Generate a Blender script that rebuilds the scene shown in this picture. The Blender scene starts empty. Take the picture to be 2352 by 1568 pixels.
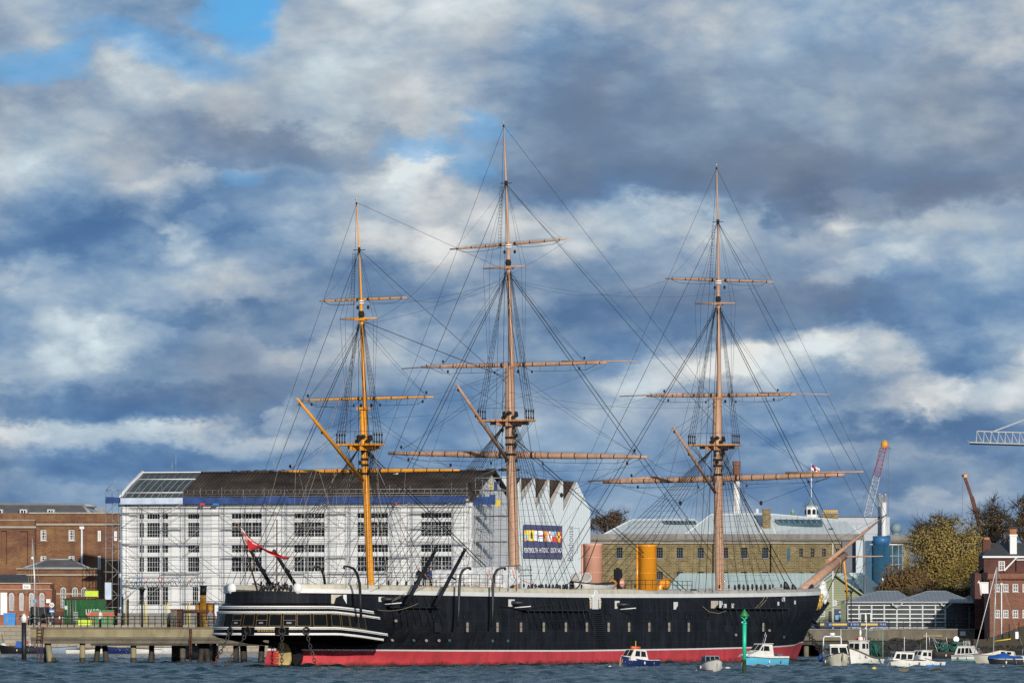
import bpy, math, random
import numpy as np
from mathutils import Vector, Matrix
random.seed(7)
sc = bpy.context.scene
COL = sc.collection
R = math.radians
# ------------------------------------------------------------------ camera
# measurements of the place were taken on a 2352 px wide print of the photo
F, CX, HZ, CH = 15200.0, 1176.0, 1427.5, 4.05
cam = bpy.data.cameras.new('camera')
cam_o = bpy.data.objects.new('camera', cam)
COL.objects.link(cam_o)
cam_o.location = (0, 0, CH)
cam_o.rotation_euler = (R(90), 0, 0)
cam.sensor_width = 36
cam.lens = 36 * F / 2352
cam.shift_y = (HZ - 784) / 2352
cam.clip_start = 1
cam.clip_end = 20000
sc.camera = cam_o
sc.view_settings.view_transform = 'Standard'
sc.view_settings.look = 'None'
sc.view_settings.exposure = 0.0
sc.view_settings.gamma = 1
sc.cycles.max_bounces = 5
sc.cycles.diffuse_bounces = 2
sc.cycles.glossy_bounces = 3
sc.cycles.transparent_max_bounces = 8
# ------------------------------------------------------------------ sun and sky
SUN_AZ, SUN_EL = R(14), R(13.8)
sdir = Vector((math.sin(SUN_AZ) * math.cos(SUN_EL), -math.cos(SUN_AZ) * math.cos(SUN_EL), math.sin(SUN_EL)))
sun = bpy.data.lights.new('sun', 'SUN')
sun.energy = 3.9
sun.angle = R(0.55)
sun.color = (1.0, 0.93, 0.83)
sun_o = bpy.data.objects.new('sun', sun)
COL.objects.link(sun_o)
sun_o.rotation_euler = sdir.to_track_quat('Z', 'Y').to_euler()
sun_o.location = (60, -60, 120)

world = bpy.data.worlds.new('World')
sc.world = world
world.use_nodes = True
NT = world.node_tree
NT.nodes.clear()


def lin(c, a=1):
    f = lambda v: (v / 255 / 12.92) if v / 255 <= 0.04045 else ((v / 255 + 0.055) / 1.055) ** 2.4
    return (f(c[0]), f(c[1]), f(c[2]), a)


def nd(nt, kind, **kw):
    n = nt.nodes.new(kind)
    for k, v in kw.items():
        if k.startswith('i_'):
            k2 = k[2:]
            n.inputs[int(k2) if k2.isdigit() else k2].default_value = v
        else:
            setattr(n, k, v)
    return n


def mth(nt, op, a, b=None, c=None, clamp=False):
    n = nt.nodes.new('ShaderNodeMath')
    n.operation = op
    n.use_clamp = clamp
    for i, v in enumerate((a, b, c)):
        if v is None:
            continue
        if isinstance(v, (int, float)):
            n.inputs[i].default_value = v
        else:
            nt.links.new(v, n.inputs[i])
    return n.outputs[0]


def build_world():
    nt = NT
    L = nt.links.new
    tc = nd(nt, 'ShaderNodeTexCoord')
    sep = nd(nt, 'ShaderNodeSeparateXYZ')
    L(tc.outputs['Generated'], sep.inputs[0])
    az = mth(nt, 'ARCTAN2', sep.outputs[0], sep.outputs[1])
    el = mth(nt, 'ARCSINE', sep.outputs[2])
    u = mth(nt, 'MULTIPLY_ADD', az, F / 1000, CX / 1000)
    v = mth(nt, 'MULTIPLY_ADD', el, -F / 1000, HZ / 1000)
    uv = nd(nt, 'ShaderNodeCombineXYZ')
    L(u, uv.inputs[0])
    L(v, uv.inputs[1])
    # domain warp so that nothing keeps a smooth outline
    n1 = nd(nt, 'ShaderNodeTexNoise', noise_dimensions='2D', i_Scale=4.2, i_Detail=8.0, i_Roughness=0.62)
    mp = nd(nt, 'ShaderNodeMapping')
    mp.inputs['Scale'].default_value = (0.75, 1.35, 1)
    mp.inputs['Rotation'].default_value = (0, 0, R(14))
    L(uv.outputs[0], mp.inputs[0])
    L(mp.outputs[0], n1.inputs['Vector'])
    wv = nd(nt, 'ShaderNodeVectorMath', operation='SUBTRACT')
    L(n1.outputs['Color'], wv.inputs[0])
    wv.inputs[1].default_value = (0.5, 0.5, 0.5)
    wm = nd(nt, 'ShaderNodeVectorMath', operation='MULTIPLY_ADD')
    L(wv.outputs[0], wm.inputs[0])
    wm.inputs[1].default_value = (0.30, 0.20, 0)
    L(uv.outputs[0], wm.inputs[2])
    P = wm.outputs[0]
    # billow detail
    n2 = nd(nt, 'ShaderNodeTexNoise', noise_dimensions='2D', i_Scale=3.4, i_Detail=9.0, i_Roughness=0.55)
    mp2 = nd(nt, 'ShaderNodeMapping')
    mp2.inputs['Scale'].default_value = (0.8, 1.5, 1)
    mp2.inputs['Rotation'].default_value = (0, 0, R(18))
    mp2.inputs['Location'].default_value = (3.1, 1.7, 0)
    L(uv.outputs[0], mp2.inputs[0])
    L(mp2.outputs[0], n2.inputs['Vector'])
    acc = mth(nt, 'MULTIPLY_ADD', n2.outputs[0], 0.85, 0.0)
    n4 = nd(nt, 'ShaderNodeTexNoise', noise_dimensions='2D', i_Scale=13.0, i_Detail=7.0, i_Roughness=0.6)
    L(mp2.outputs[0], n4.inputs['Vector'])
    acc = mth(nt, 'ADD', acc, mth(nt, 'MULTIPLY_ADD', n4.outputs[0], 0.26, -0.13))
    n5 = nd(nt, 'ShaderNodeTexNoise', noise_dimensions='2D', i_Scale=4.6, i_Detail=5.0, i_Roughness=0.5)
    L(mp2.outputs[0], n5.inputs['Vector'])
    puff = mth(nt, 'ABSOLUTE', mth(nt, 'MULTIPLY_ADD', n5.outputs[0], 2.0, -1.0))
    acc = mth(nt, 'ADD', acc, mth(nt, 'MULTIPLY_ADD', puff, 0.42, -0.06))
    # cloud masses: x, y, half width, half height, tilt (deg), brightness
    def turned(src):
        d = {0: src}
        for a in (-24, -12, 12, 30):
            vr = nd(nt, 'ShaderNodeVectorRotate', rotation_type='Z_AXIS')
            vr.inputs['Angle'].default_value = -R(a)
            L(src, vr.inputs['Vector'])
            d[a] = vr.outputs[0]
        return d

    def mass(PT, bx, by, rx, ry, an, w, lo, hi):
        a = min(PT, key=lambda k: abs(k - an))
        c, s_ = math.cos(R(a)), math.sin(R(a))
        qx, qy = bx * c + by * s_, -bx * s_ + by * c
        m = nd(nt, 'ShaderNodeVectorMath', operation='MULTIPLY_ADD')
        L(PT[a], m.inputs[0])
        m.inputs[1].default_value = (1 / rx, 1 / ry, 0)
        m.inputs[2].default_value = (-qx / rx, -qy / ry, 0)
        ln = nd(nt, 'ShaderNodeVectorMath', operation='DOT_PRODUCT')
        L(m.outputs[0], ln.inputs[0])
        L(m.outputs[0], ln.inputs[1])
        mr = nd(nt, 'ShaderNodeMapRange', interpolation_type='SMOOTHSTEP')
        mr.inputs[1].default_value = lo
        mr.inputs[2].default_value = hi
        mr.inputs[3].default_value = w
        mr.inputs[4].default_value = 0.0
        L(ln.outputs['Value'], mr.inputs[0])
        return mr.outputs[0]

    PT = turned(P)
    for ib, b in enumerate(CLOUDS):
        if ib % 30 == 29:                       # keeps the shader's stack small: later masses wait for the sum so far
            wp = nd(nt, 'ShaderNodeVectorMath', operation='MULTIPLY_ADD')
            L(acc, wp.inputs[0])
            wp.inputs[1].default_value = (1e-7, 1e-7, 0)
            L(wm.outputs[0], wp.inputs[2])
            PT = turned(wp.outputs[0])
        acc = mth(nt, 'ADD', acc, mass(PT, *b[:5], b[5] * (0.92 if b[5] > 0 else 0.74), 0.0, 1.9))
    ramp = nd(nt, 'ShaderNodeValToRGB')
    cr = ramp.color_ramp
    stops = [(-0.35, (72, 104, 146)), (0.0, (84, 116, 157)), (0.18, (99, 129, 167)), (0.36, (122, 147, 178)), (0.55, (151, 168, 190)),
             (0.72, (180, 189, 200)), (0.88, (207, 211, 216)), (1.05, (228, 230, 231))]
    stops = [((p_ + 0.35) / 1.4, c_) for p_, c_ in stops]
    cr.elements[0].position, cr.elements[0].color = stops[0][0], lin(stops[0][1])
    cr.elements[1].position, cr.elements[1].color = stops[-1][0], lin(stops[-1][1])
    for p_, c_ in stops[1:-1]:
        e = cr.elements.new(p_)
        e.color = lin(c_)
    L(mth(nt, 'MULTIPLY_ADD', acc, 1 / 1.4, 0.35 / 1.4), ramp.inputs[0])
    # clear gaps between the clouds
    gap = None
    for b in GAPS:
        g1 = mass(PT, *b, 0.0, 1.9)
        gap = g1 if gap is None else mth(nt, 'MAXIMUM', gap, g1)
    gmix = nd(nt, 'ShaderNodeMix', data_type='RGBA')
    L(gap, gmix.inputs['Factor'])
    # shaded cloud decks are slate grey, the gaps between them blue
    grey = None
    for b in GREYS:
        g1 = mass(PT, *b, 0.0, 1.9)
        grey = g1 if grey is None else mth(nt, 'MAXIMUM', grey, g1)
    hs = nd(nt, 'ShaderNodeHueSaturation')
    L(mth(nt, 'MULTIPLY_ADD', grey, -0.72, 0.98), hs.inputs['Saturation'])
    L(mth(nt, 'MULTIPLY_ADD', grey, -0.02, 1.0), hs.inputs['Value'])
    L(ramp.outputs[0], hs.inputs['Color'])
    L(hs.outputs[0], gmix.inputs['A'])
    gmix.inputs['B'].default_value = lin((98, 173, 229))
    # warm / cool drift inside the cloud decks
    n3 = nd(nt, 'ShaderNodeTexNoise', noise_dimensions='2D', i_Scale=2.3, i_Detail=3.0)
    L(uv.outputs[0], n3.inputs['Vector'])
    tint = nd(nt, 'ShaderNodeMix', data_type='RGBA', blend_type='MULTIPLY')
    tint.inputs['Factor'].default_value = 1.0
    tr = nd(nt, 'ShaderNodeValToRGB')
    tr.color_ramp.elements[0].position = 0.38
    tr.color_ramp.elements[0].color = (0.88, 1.0, 1.05, 1)
    tr.color_ramp.elements[1].position = 0.62
    tr.color_ramp.elements[1].color = (1.0, 1.0, 0.97, 1)
    L(n3.outputs[0], tr.inputs[0])
    L(gmix.outputs['Result'], tint.inputs['A'])
    L(tr.outputs[0], tint.inputs['B'])
    # the open sky above the cloud decks
    sky = nd(nt, 'ShaderNodeTexSky', sky_type='NISHITA', sun_disc=False)
    sky.sun_elevation = SUN_EL
    sky.sun_rotation = math.atan2(sdir.x, sdir.y)
    b1 = nd(nt, 'ShaderNodeBackground')
    b1.inputs[1].default_value = 0.085
    L(sky.outputs[0], b1.inputs[0])
    b2 = nd(nt, 'ShaderNodeBackground')
    b2.inputs[1].default_value = 1.0
    L(tint.outputs['Result'], b2.inputs[0])
    cov = nd(nt, 'ShaderNodeMapRange', interpolation_type='SMOOTHSTEP')
    cov.inputs[1].default_value = R(9)
    cov.inputs[2].default_value = R(38)
    cov.inputs[3].default_value = 1.0
    cov.inputs[4].default_value = 0.35
    L(el, cov.inputs[0])
    ms = nd(nt, 'ShaderNodeMixShader')
    L(cov.outputs[0], ms.inputs[0])
    L(b1.outputs[0], ms.inputs[1])
    L(b2.outputs[0], ms.inputs[2])
    out = nd(nt, 'ShaderNodeOutputWorld')
    L(ms.outputs[0], out.inputs[0])


CLOUDS = [
    # top left
    (0.10, 0.02, .30, .07, 0, .10), (0.40, 0.05, .16, .07, -10, -.22), (0.07, .33, .17, .08, -20, .22), (.34, .19, .13, .07, 0, .24),
    (.16, .40, .3, .12, 0, .10), (.33, .44, .13, .05, -28, .30), (.06, .46, .10, .10, 0, .12), (.10, .53, .30, .06, -8, -.24), (.45, .49, .22, .07, -10, -.26),
    (.345, .535, .04, .025, 35, .26), (.44, .515, .07, .03, -22, .20), (.39, .575, .045, .045, 30, .26),
    # big cloud over the middle
    (.80, .12, .50, .20, -10, .26), (1.00, .22, .35, .14, 0, .16), (1.30, .02, .42, .08, 0, .14), (1.85, .30, .70, .15, 0, -.20), (1.50, .26, .40, .14, 10, -.08), (1.2, 1.24, 1.6, .22, 0, -.16), (2.12, .47, .3, .03, 0, -.16), (.50, .335, .20, .045, 6, -.34), (.74, .345, .22, .04, 0, -.30), (.40, .30, .12, .06, 0, -.1),
    (.96, .38, .07, .05, 10, .34), (.93, .48, .20, .11, -12, .28), (1.08, .50, .10, .09, 0, .18), (.74, .45, .14, .05, -20, .06),
    # dark mass right of the tall mast
    (1.30, .36, .26, .12, 12, -.34), (1.45, .42, .38, .06, 0, -.26), (1.90, .40, .55, .07, 0, -.24), (1.40, .22, .26, .10, 15, -.16), (2.15, .455, .30, .045, 0, -.28),
    (1.60, .28, .22, .10, 0, -.10),
    # upper right
    (1.90, .05, .35, .07, -10, .10), (2.28, .05, .20, .09, -10, .34), (1.80, .25, .14, .05, 8, .24), (1.83, .475, .07, .05, 25, -.40), (2.3, .3, .12, .1, 0, -.06),
    # bright band at mid height
    (1.36, .52, .24, .06, 0, .30), (1.62, .50, .14, .05, 0, .26), (1.97, .475, .10, .045, -14, .42), (2.20, .545, .22, .07, -6, .24), (1.72, .58, .2, .05, 0, .12),
    (1.12, .60, .12, .05, 0, .10), (1.97, .62, .13, .035, -28, .22),
    (1.32, .66, .16, .05, 0, -.14), (1.38, .75, .16, .06, 0, -.30), (1.73, .72, .30, .06, 0, -.30), (2.10, .70, .28, .05, 0, -.20), (2.22, .82, .12, .045, 10, -.34), (2.30, .73, .12, .06, 0, -.12),
    (1.55, .85, .15, .04, -12, .42), (1.67, .82, .08, .045, 0, .42), (1.83, .83, .13, .06, 0, .40), (1.97, .80, .13, .055, 0, .42), (2.08, .91, .12, .05, -18, .36), (2.27, .89, .18, .05, -8, .38), (2.10, .965, .06, .03, 0, .28),
    (1.90, .985, .26, .03, 0, -.34), (2.2, 1.0, .2, .03, 0, -.30), (1.80, 1.03, .12, .04, -15, .16), (1.6, 1.0, .1, .05, -20, .1),
    (2.1, 1.09, .3, .04, 0, -.18), (2.10, 1.155, .12, .03, 0, .18), (2.32, 1.12, .1, .03, -12, .16), (1.95, 1.2, .25, .04, 0, -.1), (1.42, 1.13, .12, .05, 0, .16), (1.6, 1.17, .3, .05, 0, .14),
    # left, middle and low
    (.82, .56, .28, .04, -6, .24), (.27, .57, .3, .06, 0, -.18), (.55, .635, .12, .05, 0, .20), (.30, .65, .35, .06, 0, .14), (.05, .61, .09, .03, -8, .22), (.66, .735, .22, .035, 0, -.24), (.88, .67, .20, .05, 0, -.26), (.47, .725, .14, .02, 0, -.14),
    (.18, .80, .12, .06, 20, .28), (.07, .86, .12, .05, 0, .14), (.315, .785, .09, .04, -25, .26), (.75, .80, .18, .04, 0, .16), (.97, .78, .12, .05, 0, .12), (1.20, .72, .09, .05, 0, .26), (1.02, .60, .12, .06, 0, .1),
    (.25, .925, .30, .045, 6, -.40), (.55, .93, .30, .05, 0, -.32), (.78, .90, .18, .05, 0, -.20), (.5, .85, .25, .05, 0, -.1),
    (.16, .995, .32, .035, 4, .32), (.50, .995, .18, .03, 0, .22), (.03, .975, .10, .03, 12, .18), (.70, .955, .035, .02, -20, .30), (.63, 1.02, .12, .03, 0, .20),
    (.12, 1.08, .35, .03, 0, -.20), (.45, 1.055, .3, .025, 0, -.14), (1.02, .93, .14, .07, 0, -.26), (1.28, .92, .12, .06, 0, -.16), (1.32, 1.00, .2, .05, -15, .16), (1.30, 1.10, .2, .04, 0, -.10),
    (.1, 1.13, .3, .03, 0, .08)]
GREYS = [(1.78, .30, .70, .17, 0, .52), (.72, .27, .34, .11, 0, .5), (.2, .28, .25, .1, 0, .35), (2.15, .46, .35, .07, 0, .5), (.55, .86, .4, .07, 0, .25), (1.75, .69, .3, .05, 0, .28)]
GAPS = [(.55, .02, .09, .085, 35, 1.0), (.36, .12, .20, .04, 8, .45), (.10, .15, .12, .04, -15, .6), (.96, .345, .12, .022, -4, .55), (1.09, .375, .06, .045, 20, .4), (1.07, .30, .05, .03, 0, .45), (.53, .41, .05, .03, 0, .3)]
build_world()
world.cycles.sampling_method = 'MANUAL'
world.cycles.sample_map_resolution = 512
sc.cycles.use_adaptive_sampling = True
sc.cycles.adaptive_threshold = 0.012
sc.cycles.use_denoising = False
# ------------------------------------------------------------------ materials
MATS = {}


def M(name, rgb=None, rough=0.7, var=0.12, scale=1.2, metal=0.0, bump=0.0, stretch=(1, 1, 1), rgb2=None, spec=0.5, streak=None, extra=None):
    """A painted / weathered surface: base colour, second colour mixed in by noise."""
    m = bpy.data.materials.new(name)
    m.use_nodes = True
    nt = m.node_tree
    b = nt.nodes['Principled BSDF']
    L = nt.links.new
    b.inputs['Roughness'].default_value = rough
    b.inputs['Metallic'].default_value = metal
    b.inputs['Specular IOR Level'].default_value = spec
    c = rgb if len(rgb) == 4 else lin(rgb)
    tc = nd(nt, 'ShaderNodeTexCoord')
    mp = nd(nt, 'ShaderNodeMapping')
    mp.inputs['Scale'].default_value = stretch
    L(tc.outputs['Object'], mp.inputs[0])
    n = nd(nt, 'ShaderNodeTexNoise', i_Scale=scale, i_Detail=5.0, i_Roughness=0.6)
    L(mp.outputs[0], n.inputs['Vector'])
    mr = nd(nt, 'ShaderNodeMapRange')
    mr.inputs[1].default_value = 0.32
    mr.inputs[2].default_value = 0.68
    L(n.outputs[0], mr.inputs[0])
    mx = nd(nt, 'ShaderNodeMix', data_type='RGBA')
    L(mr.outputs[0], mx.inputs['Factor'])
    if rgb2 is None:
        mx.inputs['A'].default_value = tuple(v * (1 - var) for v in c[:3]) + (1,)
        mx.inputs['B'].default_value = tuple(min(1, v * (1 + var)) for v in c[:3]) + (1,)
    else:
        mx.inputs['A'].default_value = c
        mx.inputs['B'].default_value = lin(rgb2)
    col = mx.outputs['Result']
    if streak:
        # dirt that runs down the surface
        mp2 = nd(nt, 'ShaderNodeMapping')
        mp2.inputs['Scale'].default_value = (1.6, 1.6, 0.12)
        L(tc.outputs['Object'], mp2.inputs[0])
        n2 = nd(nt, 'ShaderNodeTexNoise', i_Scale=streak[2], i_Detail=4.0)
        L(mp2.outputs[0], n2.inputs['Vector'])
        mr2 = nd(nt, 'ShaderNodeMapRange')
        mr2.inputs[1].default_value = 0.5
        mr2.inputs[2].default_value = 0.75
        mr2.inputs[4].default_value = streak[1]
        L(n2.outputs[0], mr2.inputs[0])
        mx2 = nd(nt, 'ShaderNodeMix', data_type='RGBA')
        L(mr2.outputs[0], mx2.inputs['Factor'])
        L(col, mx2.inputs['A'])
        mx2.inputs['B'].default_value = lin(streak[0])
        col = mx2.outputs['Result']
    if extra:
        col = extra(nt, tc, col, b)
    L(col, b.inputs['Base Color'])
    if bump:
        bp = nd(nt, 'ShaderNodeBump', i_Strength=bump, i_Distance=0.05)
        n3 = nd(nt, 'ShaderNodeTexNoise', i_Scale=scale * 5, i_Detail=4.0)
        L(mp.outputs[0], n3.inputs['Vector'])
        L(n3.outputs[0], bp.inputs['Height'])
        L(bp.outputs[0], b.inputs['Normal'])
    MATS[name] = m
    return m


def courses(bw, bh, mortar, mcol, mfac=0.8, c2=None):
    """Brick or block joints laid in the wall's own run and height."""
    def f(nt, tc, col, b):
        L = nt.links.new
        sp = nd(nt, 'ShaderNodeSeparateXYZ')
        L(tc.outputs['Object'], sp.inputs[0])
        run = mth(nt, 'ADD', sp.outputs[0], sp.outputs[1])
        cb = nd(nt, 'ShaderNodeCombineXYZ')
        L(run, cb.inputs[0])
        L(sp.outputs[2], cb.inputs[1])
        br = nd(nt, 'ShaderNodeTexBrick', i_Scale=1.0)
        br.inputs['Brick Width'].default_value = bw
        br.inputs['Row Height'].default_value = bh
        br.inputs['Mortar Size'].default_value = mortar
        br.inputs['Mortar Smooth'].default_value = 0.1
        br.inputs['Color1'].default_value = (1, 1, 1, 1)
        br.inputs['Color2'].default_value = c2 or (0.72, 0.72, 0.72, 1)
        br.inputs['Mortar'].default_value = (1, 1, 1, 1)
        L(cb.outputs[0], br.inputs['Vector'])
        mu = nd(nt, 'ShaderNodeMix', data_type='RGBA', blend_type='MULTIPLY')
        mu.inputs['Factor'].default_value = 1
        L(col, mu.inputs['A'])
        L(br.outputs['Color'], mu.inputs['B'])
        mm = nd(nt, 'ShaderNodeMix', data_type='RGBA')
        fm = mth(nt, 'MULTIPLY', br.outputs['Fac'], mfac)
        L(fm, mm.inputs['Factor'])
        L(mu.outputs['Result'], mm.inputs['A'])
        mm.inputs['B'].default_value = lin(mcol)
        return mm.outputs['Result']
    return f


def ribs(axis, pitch, depth=0.6, dark=0.75):
    """Ribs of corrugated or boarded sheet along one axis of the part."""
    def f(nt, tc, col, b):
        L = nt.links.new
        sp = nd(nt, 'ShaderNodeSeparateXYZ')
        L(tc.outputs['Object'], sp.inputs[0])
        if axis == 3:
            run = mth(nt, 'ADD', sp.outputs[0], sp.outputs[1])
        else:
            run = sp.outputs[axis]
        w = mth(nt, 'SINE', mth(nt, 'MULTIPLY', run, 2 * math.pi / pitch))
        bp = nd(nt, 'ShaderNodeBump', i_Strength=depth, i_Distance=0.06)
        L(w, bp.inputs['Height'])
        L(bp.outputs[0], b.inputs['Normal'])
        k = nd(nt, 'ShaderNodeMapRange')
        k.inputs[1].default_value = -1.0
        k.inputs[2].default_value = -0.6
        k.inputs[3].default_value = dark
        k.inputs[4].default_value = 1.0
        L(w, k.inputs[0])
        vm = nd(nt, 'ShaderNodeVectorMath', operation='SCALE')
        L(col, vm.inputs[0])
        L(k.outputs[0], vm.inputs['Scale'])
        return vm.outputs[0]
    return f


M('black_paint', (0.0145, 0.0165, 0.0215, 1), 0.55, 0.35, 0.5, bump=0.12, spec=0.06, streak=((70, 71, 78), 0.3, 1.3), extra=courses(4.6, 1.05, 0.03, (46, 50, 58), 0.35, (0.86, 0.86, 0.86, 1)))
M('black_gloss', (0.006, 0.006, 0.007, 1), 0.4, 0.3, 1.0, spec=0.07)
M('glass_cabin', (0.006, 0.007, 0.008, 1), 0.15, 0.3, 1.0, spec=0.12)
M('black_iron', (0.012, 0.013, 0.015, 1), 0.5, 0.3, 2.0)
def weed_line(nt, tc, col, b):
    L = nt.links.new
    sp = nd(nt, 'ShaderNodeSeparateXYZ')
    L(tc.outputs['Object'], sp.inputs[0])
    n = nd(nt, 'ShaderNodeTexNoise', i_Scale=0.9, i_Detail=6.0, i_Roughness=0.7)
    L(tc.outputs['Object'], n.inputs['Vector'])
    h = mth(nt, 'MULTIPLY_ADD', n.outputs[0], -1.1, sp.outputs[2])
    k = nd(nt, 'ShaderNodeMapRange')
    k.inputs[1].default_value, k.inputs[2].default_value = -0.45, -0.15
    k.inputs[3].default_value, k.inputs[4].default_value = 0.85, 0.0
    L(h, k.inputs[0])
    m = nd(nt, 'ShaderNodeMix', data_type='RGBA')
    L(k.outputs[0], m.inputs['Factor'])
    L(col, m.inputs['A'])
    m.inputs['B'].default_value = lin((88, 40, 26))
    return m.outputs['Result']


M('red_boot', (0.55, 0.052, 0.066, 1), 0.6, 0.2, 0.35, streak=((150, 56, 34), 0.55, 0.6), bump=0.05, extra=weed_line)
M('rust', (0.35, 0.06, 0.02, 1), 0.8, 0.4, 1.5, rgb2=(90, 52, 30))
M('white_paint', (0.78, 0.78, 0.76, 1), 0.45, 0.05, 1.0)
M('canvas', (0.60, 0.55, 0.43, 1), 0.85, 0.14, 0.6, streak=((120, 112, 96), 0.5, 1.0))
M('canvas_grey', (0.40, 0.385, 0.35, 1), 0.9, 0.25, 0.5, streak=((110, 108, 102), 0.6, 1.0))
M('gold', (0.62, 0.40, 0.09, 1), 0.4, 0.15, 3.0, metal=0.3)
M('mast_pink', (0.48, 0.285, 0.185, 1), 0.55, 0.14, 0.9, stretch=(2, 2, 0.3), streak=((118, 72, 56), 0.35, 1.4))
M('mast_orange', (0.80, 0.33, 0.025, 1), 0.5, 0.12, 0.9, stretch=(2, 2, 0.3), streak=((140, 78, 16), 0.35, 1.4))
M('funnel_pink', (0.68, 0.35, 0.25, 1), 0.6, 0.06, 0.7, streak=((196, 140, 116), 0.4, 0.8))
M('funnel_orange', (0.78, 0.31, 0.02, 1), 0.22, 0.06, 0.7, streak=((170, 100, 10), 0.4, 0.8))
M('rope_dark', (0.013, 0.013, 0.013, 1), 0.9, 0.2)
M('rope_tan', (0.40, 0.34, 0.24, 1), 0.9, 0.15)
M('propeller_bronze', (0.42, 0.31, 0.13, 1), 0.6, 0.25, 1.2, streak=((120, 100, 52), 0.5, 1.0))
M('glass_dark', (0.014, 0.017, 0.020, 1), 0.12, 0.6, 0.8, spec=0.2)
M('black_matte', (0.007, 0.007, 0.008, 1), 0.95, 0.3, 1.0, spec=0.0)
M('gilt', (0.34, 0.22, 0.06, 1), 0.5, 0.2, 3.0)
M('glass_shop', (0.05, 0.06, 0.06, 1), 0.15, 0.6, 0.25, spec=0.5)
M('glass_blue', (0.05, 0.11, 0.14, 1), 0.15, 0.5, 0.4, spec=0.6)
M('ladder_black', (0.01, 0.01, 0.011, 1), 0.6, 0.2)
M('flag_red', (0.62, 0.025, 0.03, 1), 0.8, 0.12, 1.5)
M('flag_blue', (0.02, 0.035, 0.16, 1), 0.8, 0.1)
M('sheet_white', (0.62, 0.63, 0.64, 1), 0.5, 0.14, 1.0, bump=0.6, spec=0.4)
# buildings
M('white_wall', (0.64, 0.655, 0.665, 1), 0.7, 0.05, 0.3, extra=courses(1.95, 0.74, 0.022, (118, 122, 128), 0.75, (0.97, 0.97, 0.97, 1)))
M('white_trim', (0.72, 0.725, 0.72, 1), 0.6, 0.05, 0.6)
M('grey_trim', (0.50, 0.52, 0.53, 1), 0.7, 0.1, 0.6)
M('roof_brown', (0.062, 0.048, 0.040, 1), 0.95, 0.5, 0.22, stretch=(1, 1, 0.6), spec=0.1, streak=((92, 80, 66), 0.3, 0.6), extra=ribs(0, 0.55, 0.5, 0.8))
M('roof_glaze', (0.055, 0.07, 0.068, 1), 0.5, 0.35, 0.5)
M('roof_slate', (0.135, 0.125, 0.125, 1), 0.7, 0.2, 0.5, bump=0.3)
M('roof_dark_slate', (0.06, 0.062, 0.062, 1), 0.75, 0.25, 0.5, bump=0.3)
M('roof_pale', (0.60, 0.65, 0.65, 1), 0.55, 0.05, 0.2, extra=ribs(0, 0.9, 0.15, 0.9))
M('roof_mint', (0.55, 0.66, 0.61, 1), 0.6, 0.06, 0.3, extra=ribs(0, 0.6, 0.2, 0.92))
M('roof_zinc', (0.26, 0.28, 0.30, 1), 0.5, 0.08, 0.6, extra=ribs(0, 0.5, 0.3, 0.85))
M('lead', (0.30, 0.32, 0.34, 1), 0.6, 0.12)
M('brick_red', (0.115, 0.040, 0.030, 1), 0.9, 0.5, 0.45, rgb2=(142, 106, 68), bump=0.3, stretch=(.5, .5, 1.4), streak=((74, 46, 42), 0.75, 0.7), extra=courses(0.45, 0.15, 0.02, (150, 118, 92), 0.4, (0.62, 0.6, 0.62, 1)))
M('brick_orange', (0.28, 0.10, 0.055, 1), 0.85, 0.3, 0.5, bump=0.3, extra=courses(0.45, 0.15, 0.02, (170, 126, 96), 0.4, (0.7, 0.68, 0.66, 1)))
M('brick_dark', (0.115, 0.042, 0.032, 1), 0.85, 0.3, 0.5, bump=0.3, extra=courses(0.45, 0.15, 0.02, (90, 62, 54), 0.5, (0.7, 0.7, 0.7, 1)))
M('brick_plum', (0.19, 0.068, 0.038, 1), 0.85, 0.3, 0.7, bump=0.3, extra=courses(0.45, 0.15, 0.025, (150, 120, 104), 0.5, (0.6, 0.58, 0.6, 1)))
M('brick_yellow', (0.27, 0.215, 0.12, 1), 0.9, 0.35, 0.8, rgb2=(100, 88, 56), bump=0.5, streak=((78, 68, 46), 0.6, 0.8), extra=courses(0.7, 0.26, 0.04, (150, 136, 96), 0.5, (0.55, 0.55, 0.52, 1)))
M('stone_trim', (0.34, 0.30, 0.24, 1), 0.85, 0.2, 0.6)
M('stone_grey', (0.21, 0.20, 0.185, 1), 0.85, 0.3, 0.5, bump=0.3, streak=((70, 68, 64), 0.5, 0.8))
M('clad_blue', (0.43, 0.495, 0.53, 1), 0.55, 0.03, 0.2, extra=ribs(0, 0.4, 0.1, 0.97))
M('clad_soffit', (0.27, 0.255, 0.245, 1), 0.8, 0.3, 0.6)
M('clad_grey', (0.36, 0.40, 0.45, 1), 0.5, 0.05, 0.3, extra=courses(6.0, 1.6, 0.05, (100, 112, 126), 0.6, (0.98, 0.98, 0.98, 1)))
M('board_green', (0.32, 0.35, 0.22, 1), 0.7, 0.1, 0.5, extra=ribs(2, 0.24, 0.7, 0.72))
M('trim_green', (0.36, 0.40, 0.28, 1), 0.6, 0.1)
M('drum_dimmed', (0.025, 0.095, 0.17, 1), 0.2, 0.3, 0.3, stretch=(1, 1, .3))
M('drum_blue', (0.028, 0.125, 0.29, 1), 0.45, 0.08, 0.5)
M('radome', (0.16, 0.24, 0.28, 1), 0.6, 0.1, 0.8)
M('copper_green', (0.16, 0.34, 0.27, 1), 0.7, 0.15, 1.0)
M('steel_flue', (0.62, 0.63, 0.64, 1), 0.3, 0.05, 1.0, metal=0.7)
M('chimney_pot', (0.40, 0.16, 0.07, 1), 0.85, 0.2)
M('pot_buff', (0.50, 0.33, 0.12, 1), 0.85, 0.2)
M('steel_grey', (0.36, 0.38, 0.39, 1), 0.45, 0.12, 1.0, metal=0.3)
M('scaffold_tube', (0.30, 0.31, 0.32, 1), 0.45, 0.2, 0.8, metal=0.4)
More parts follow.
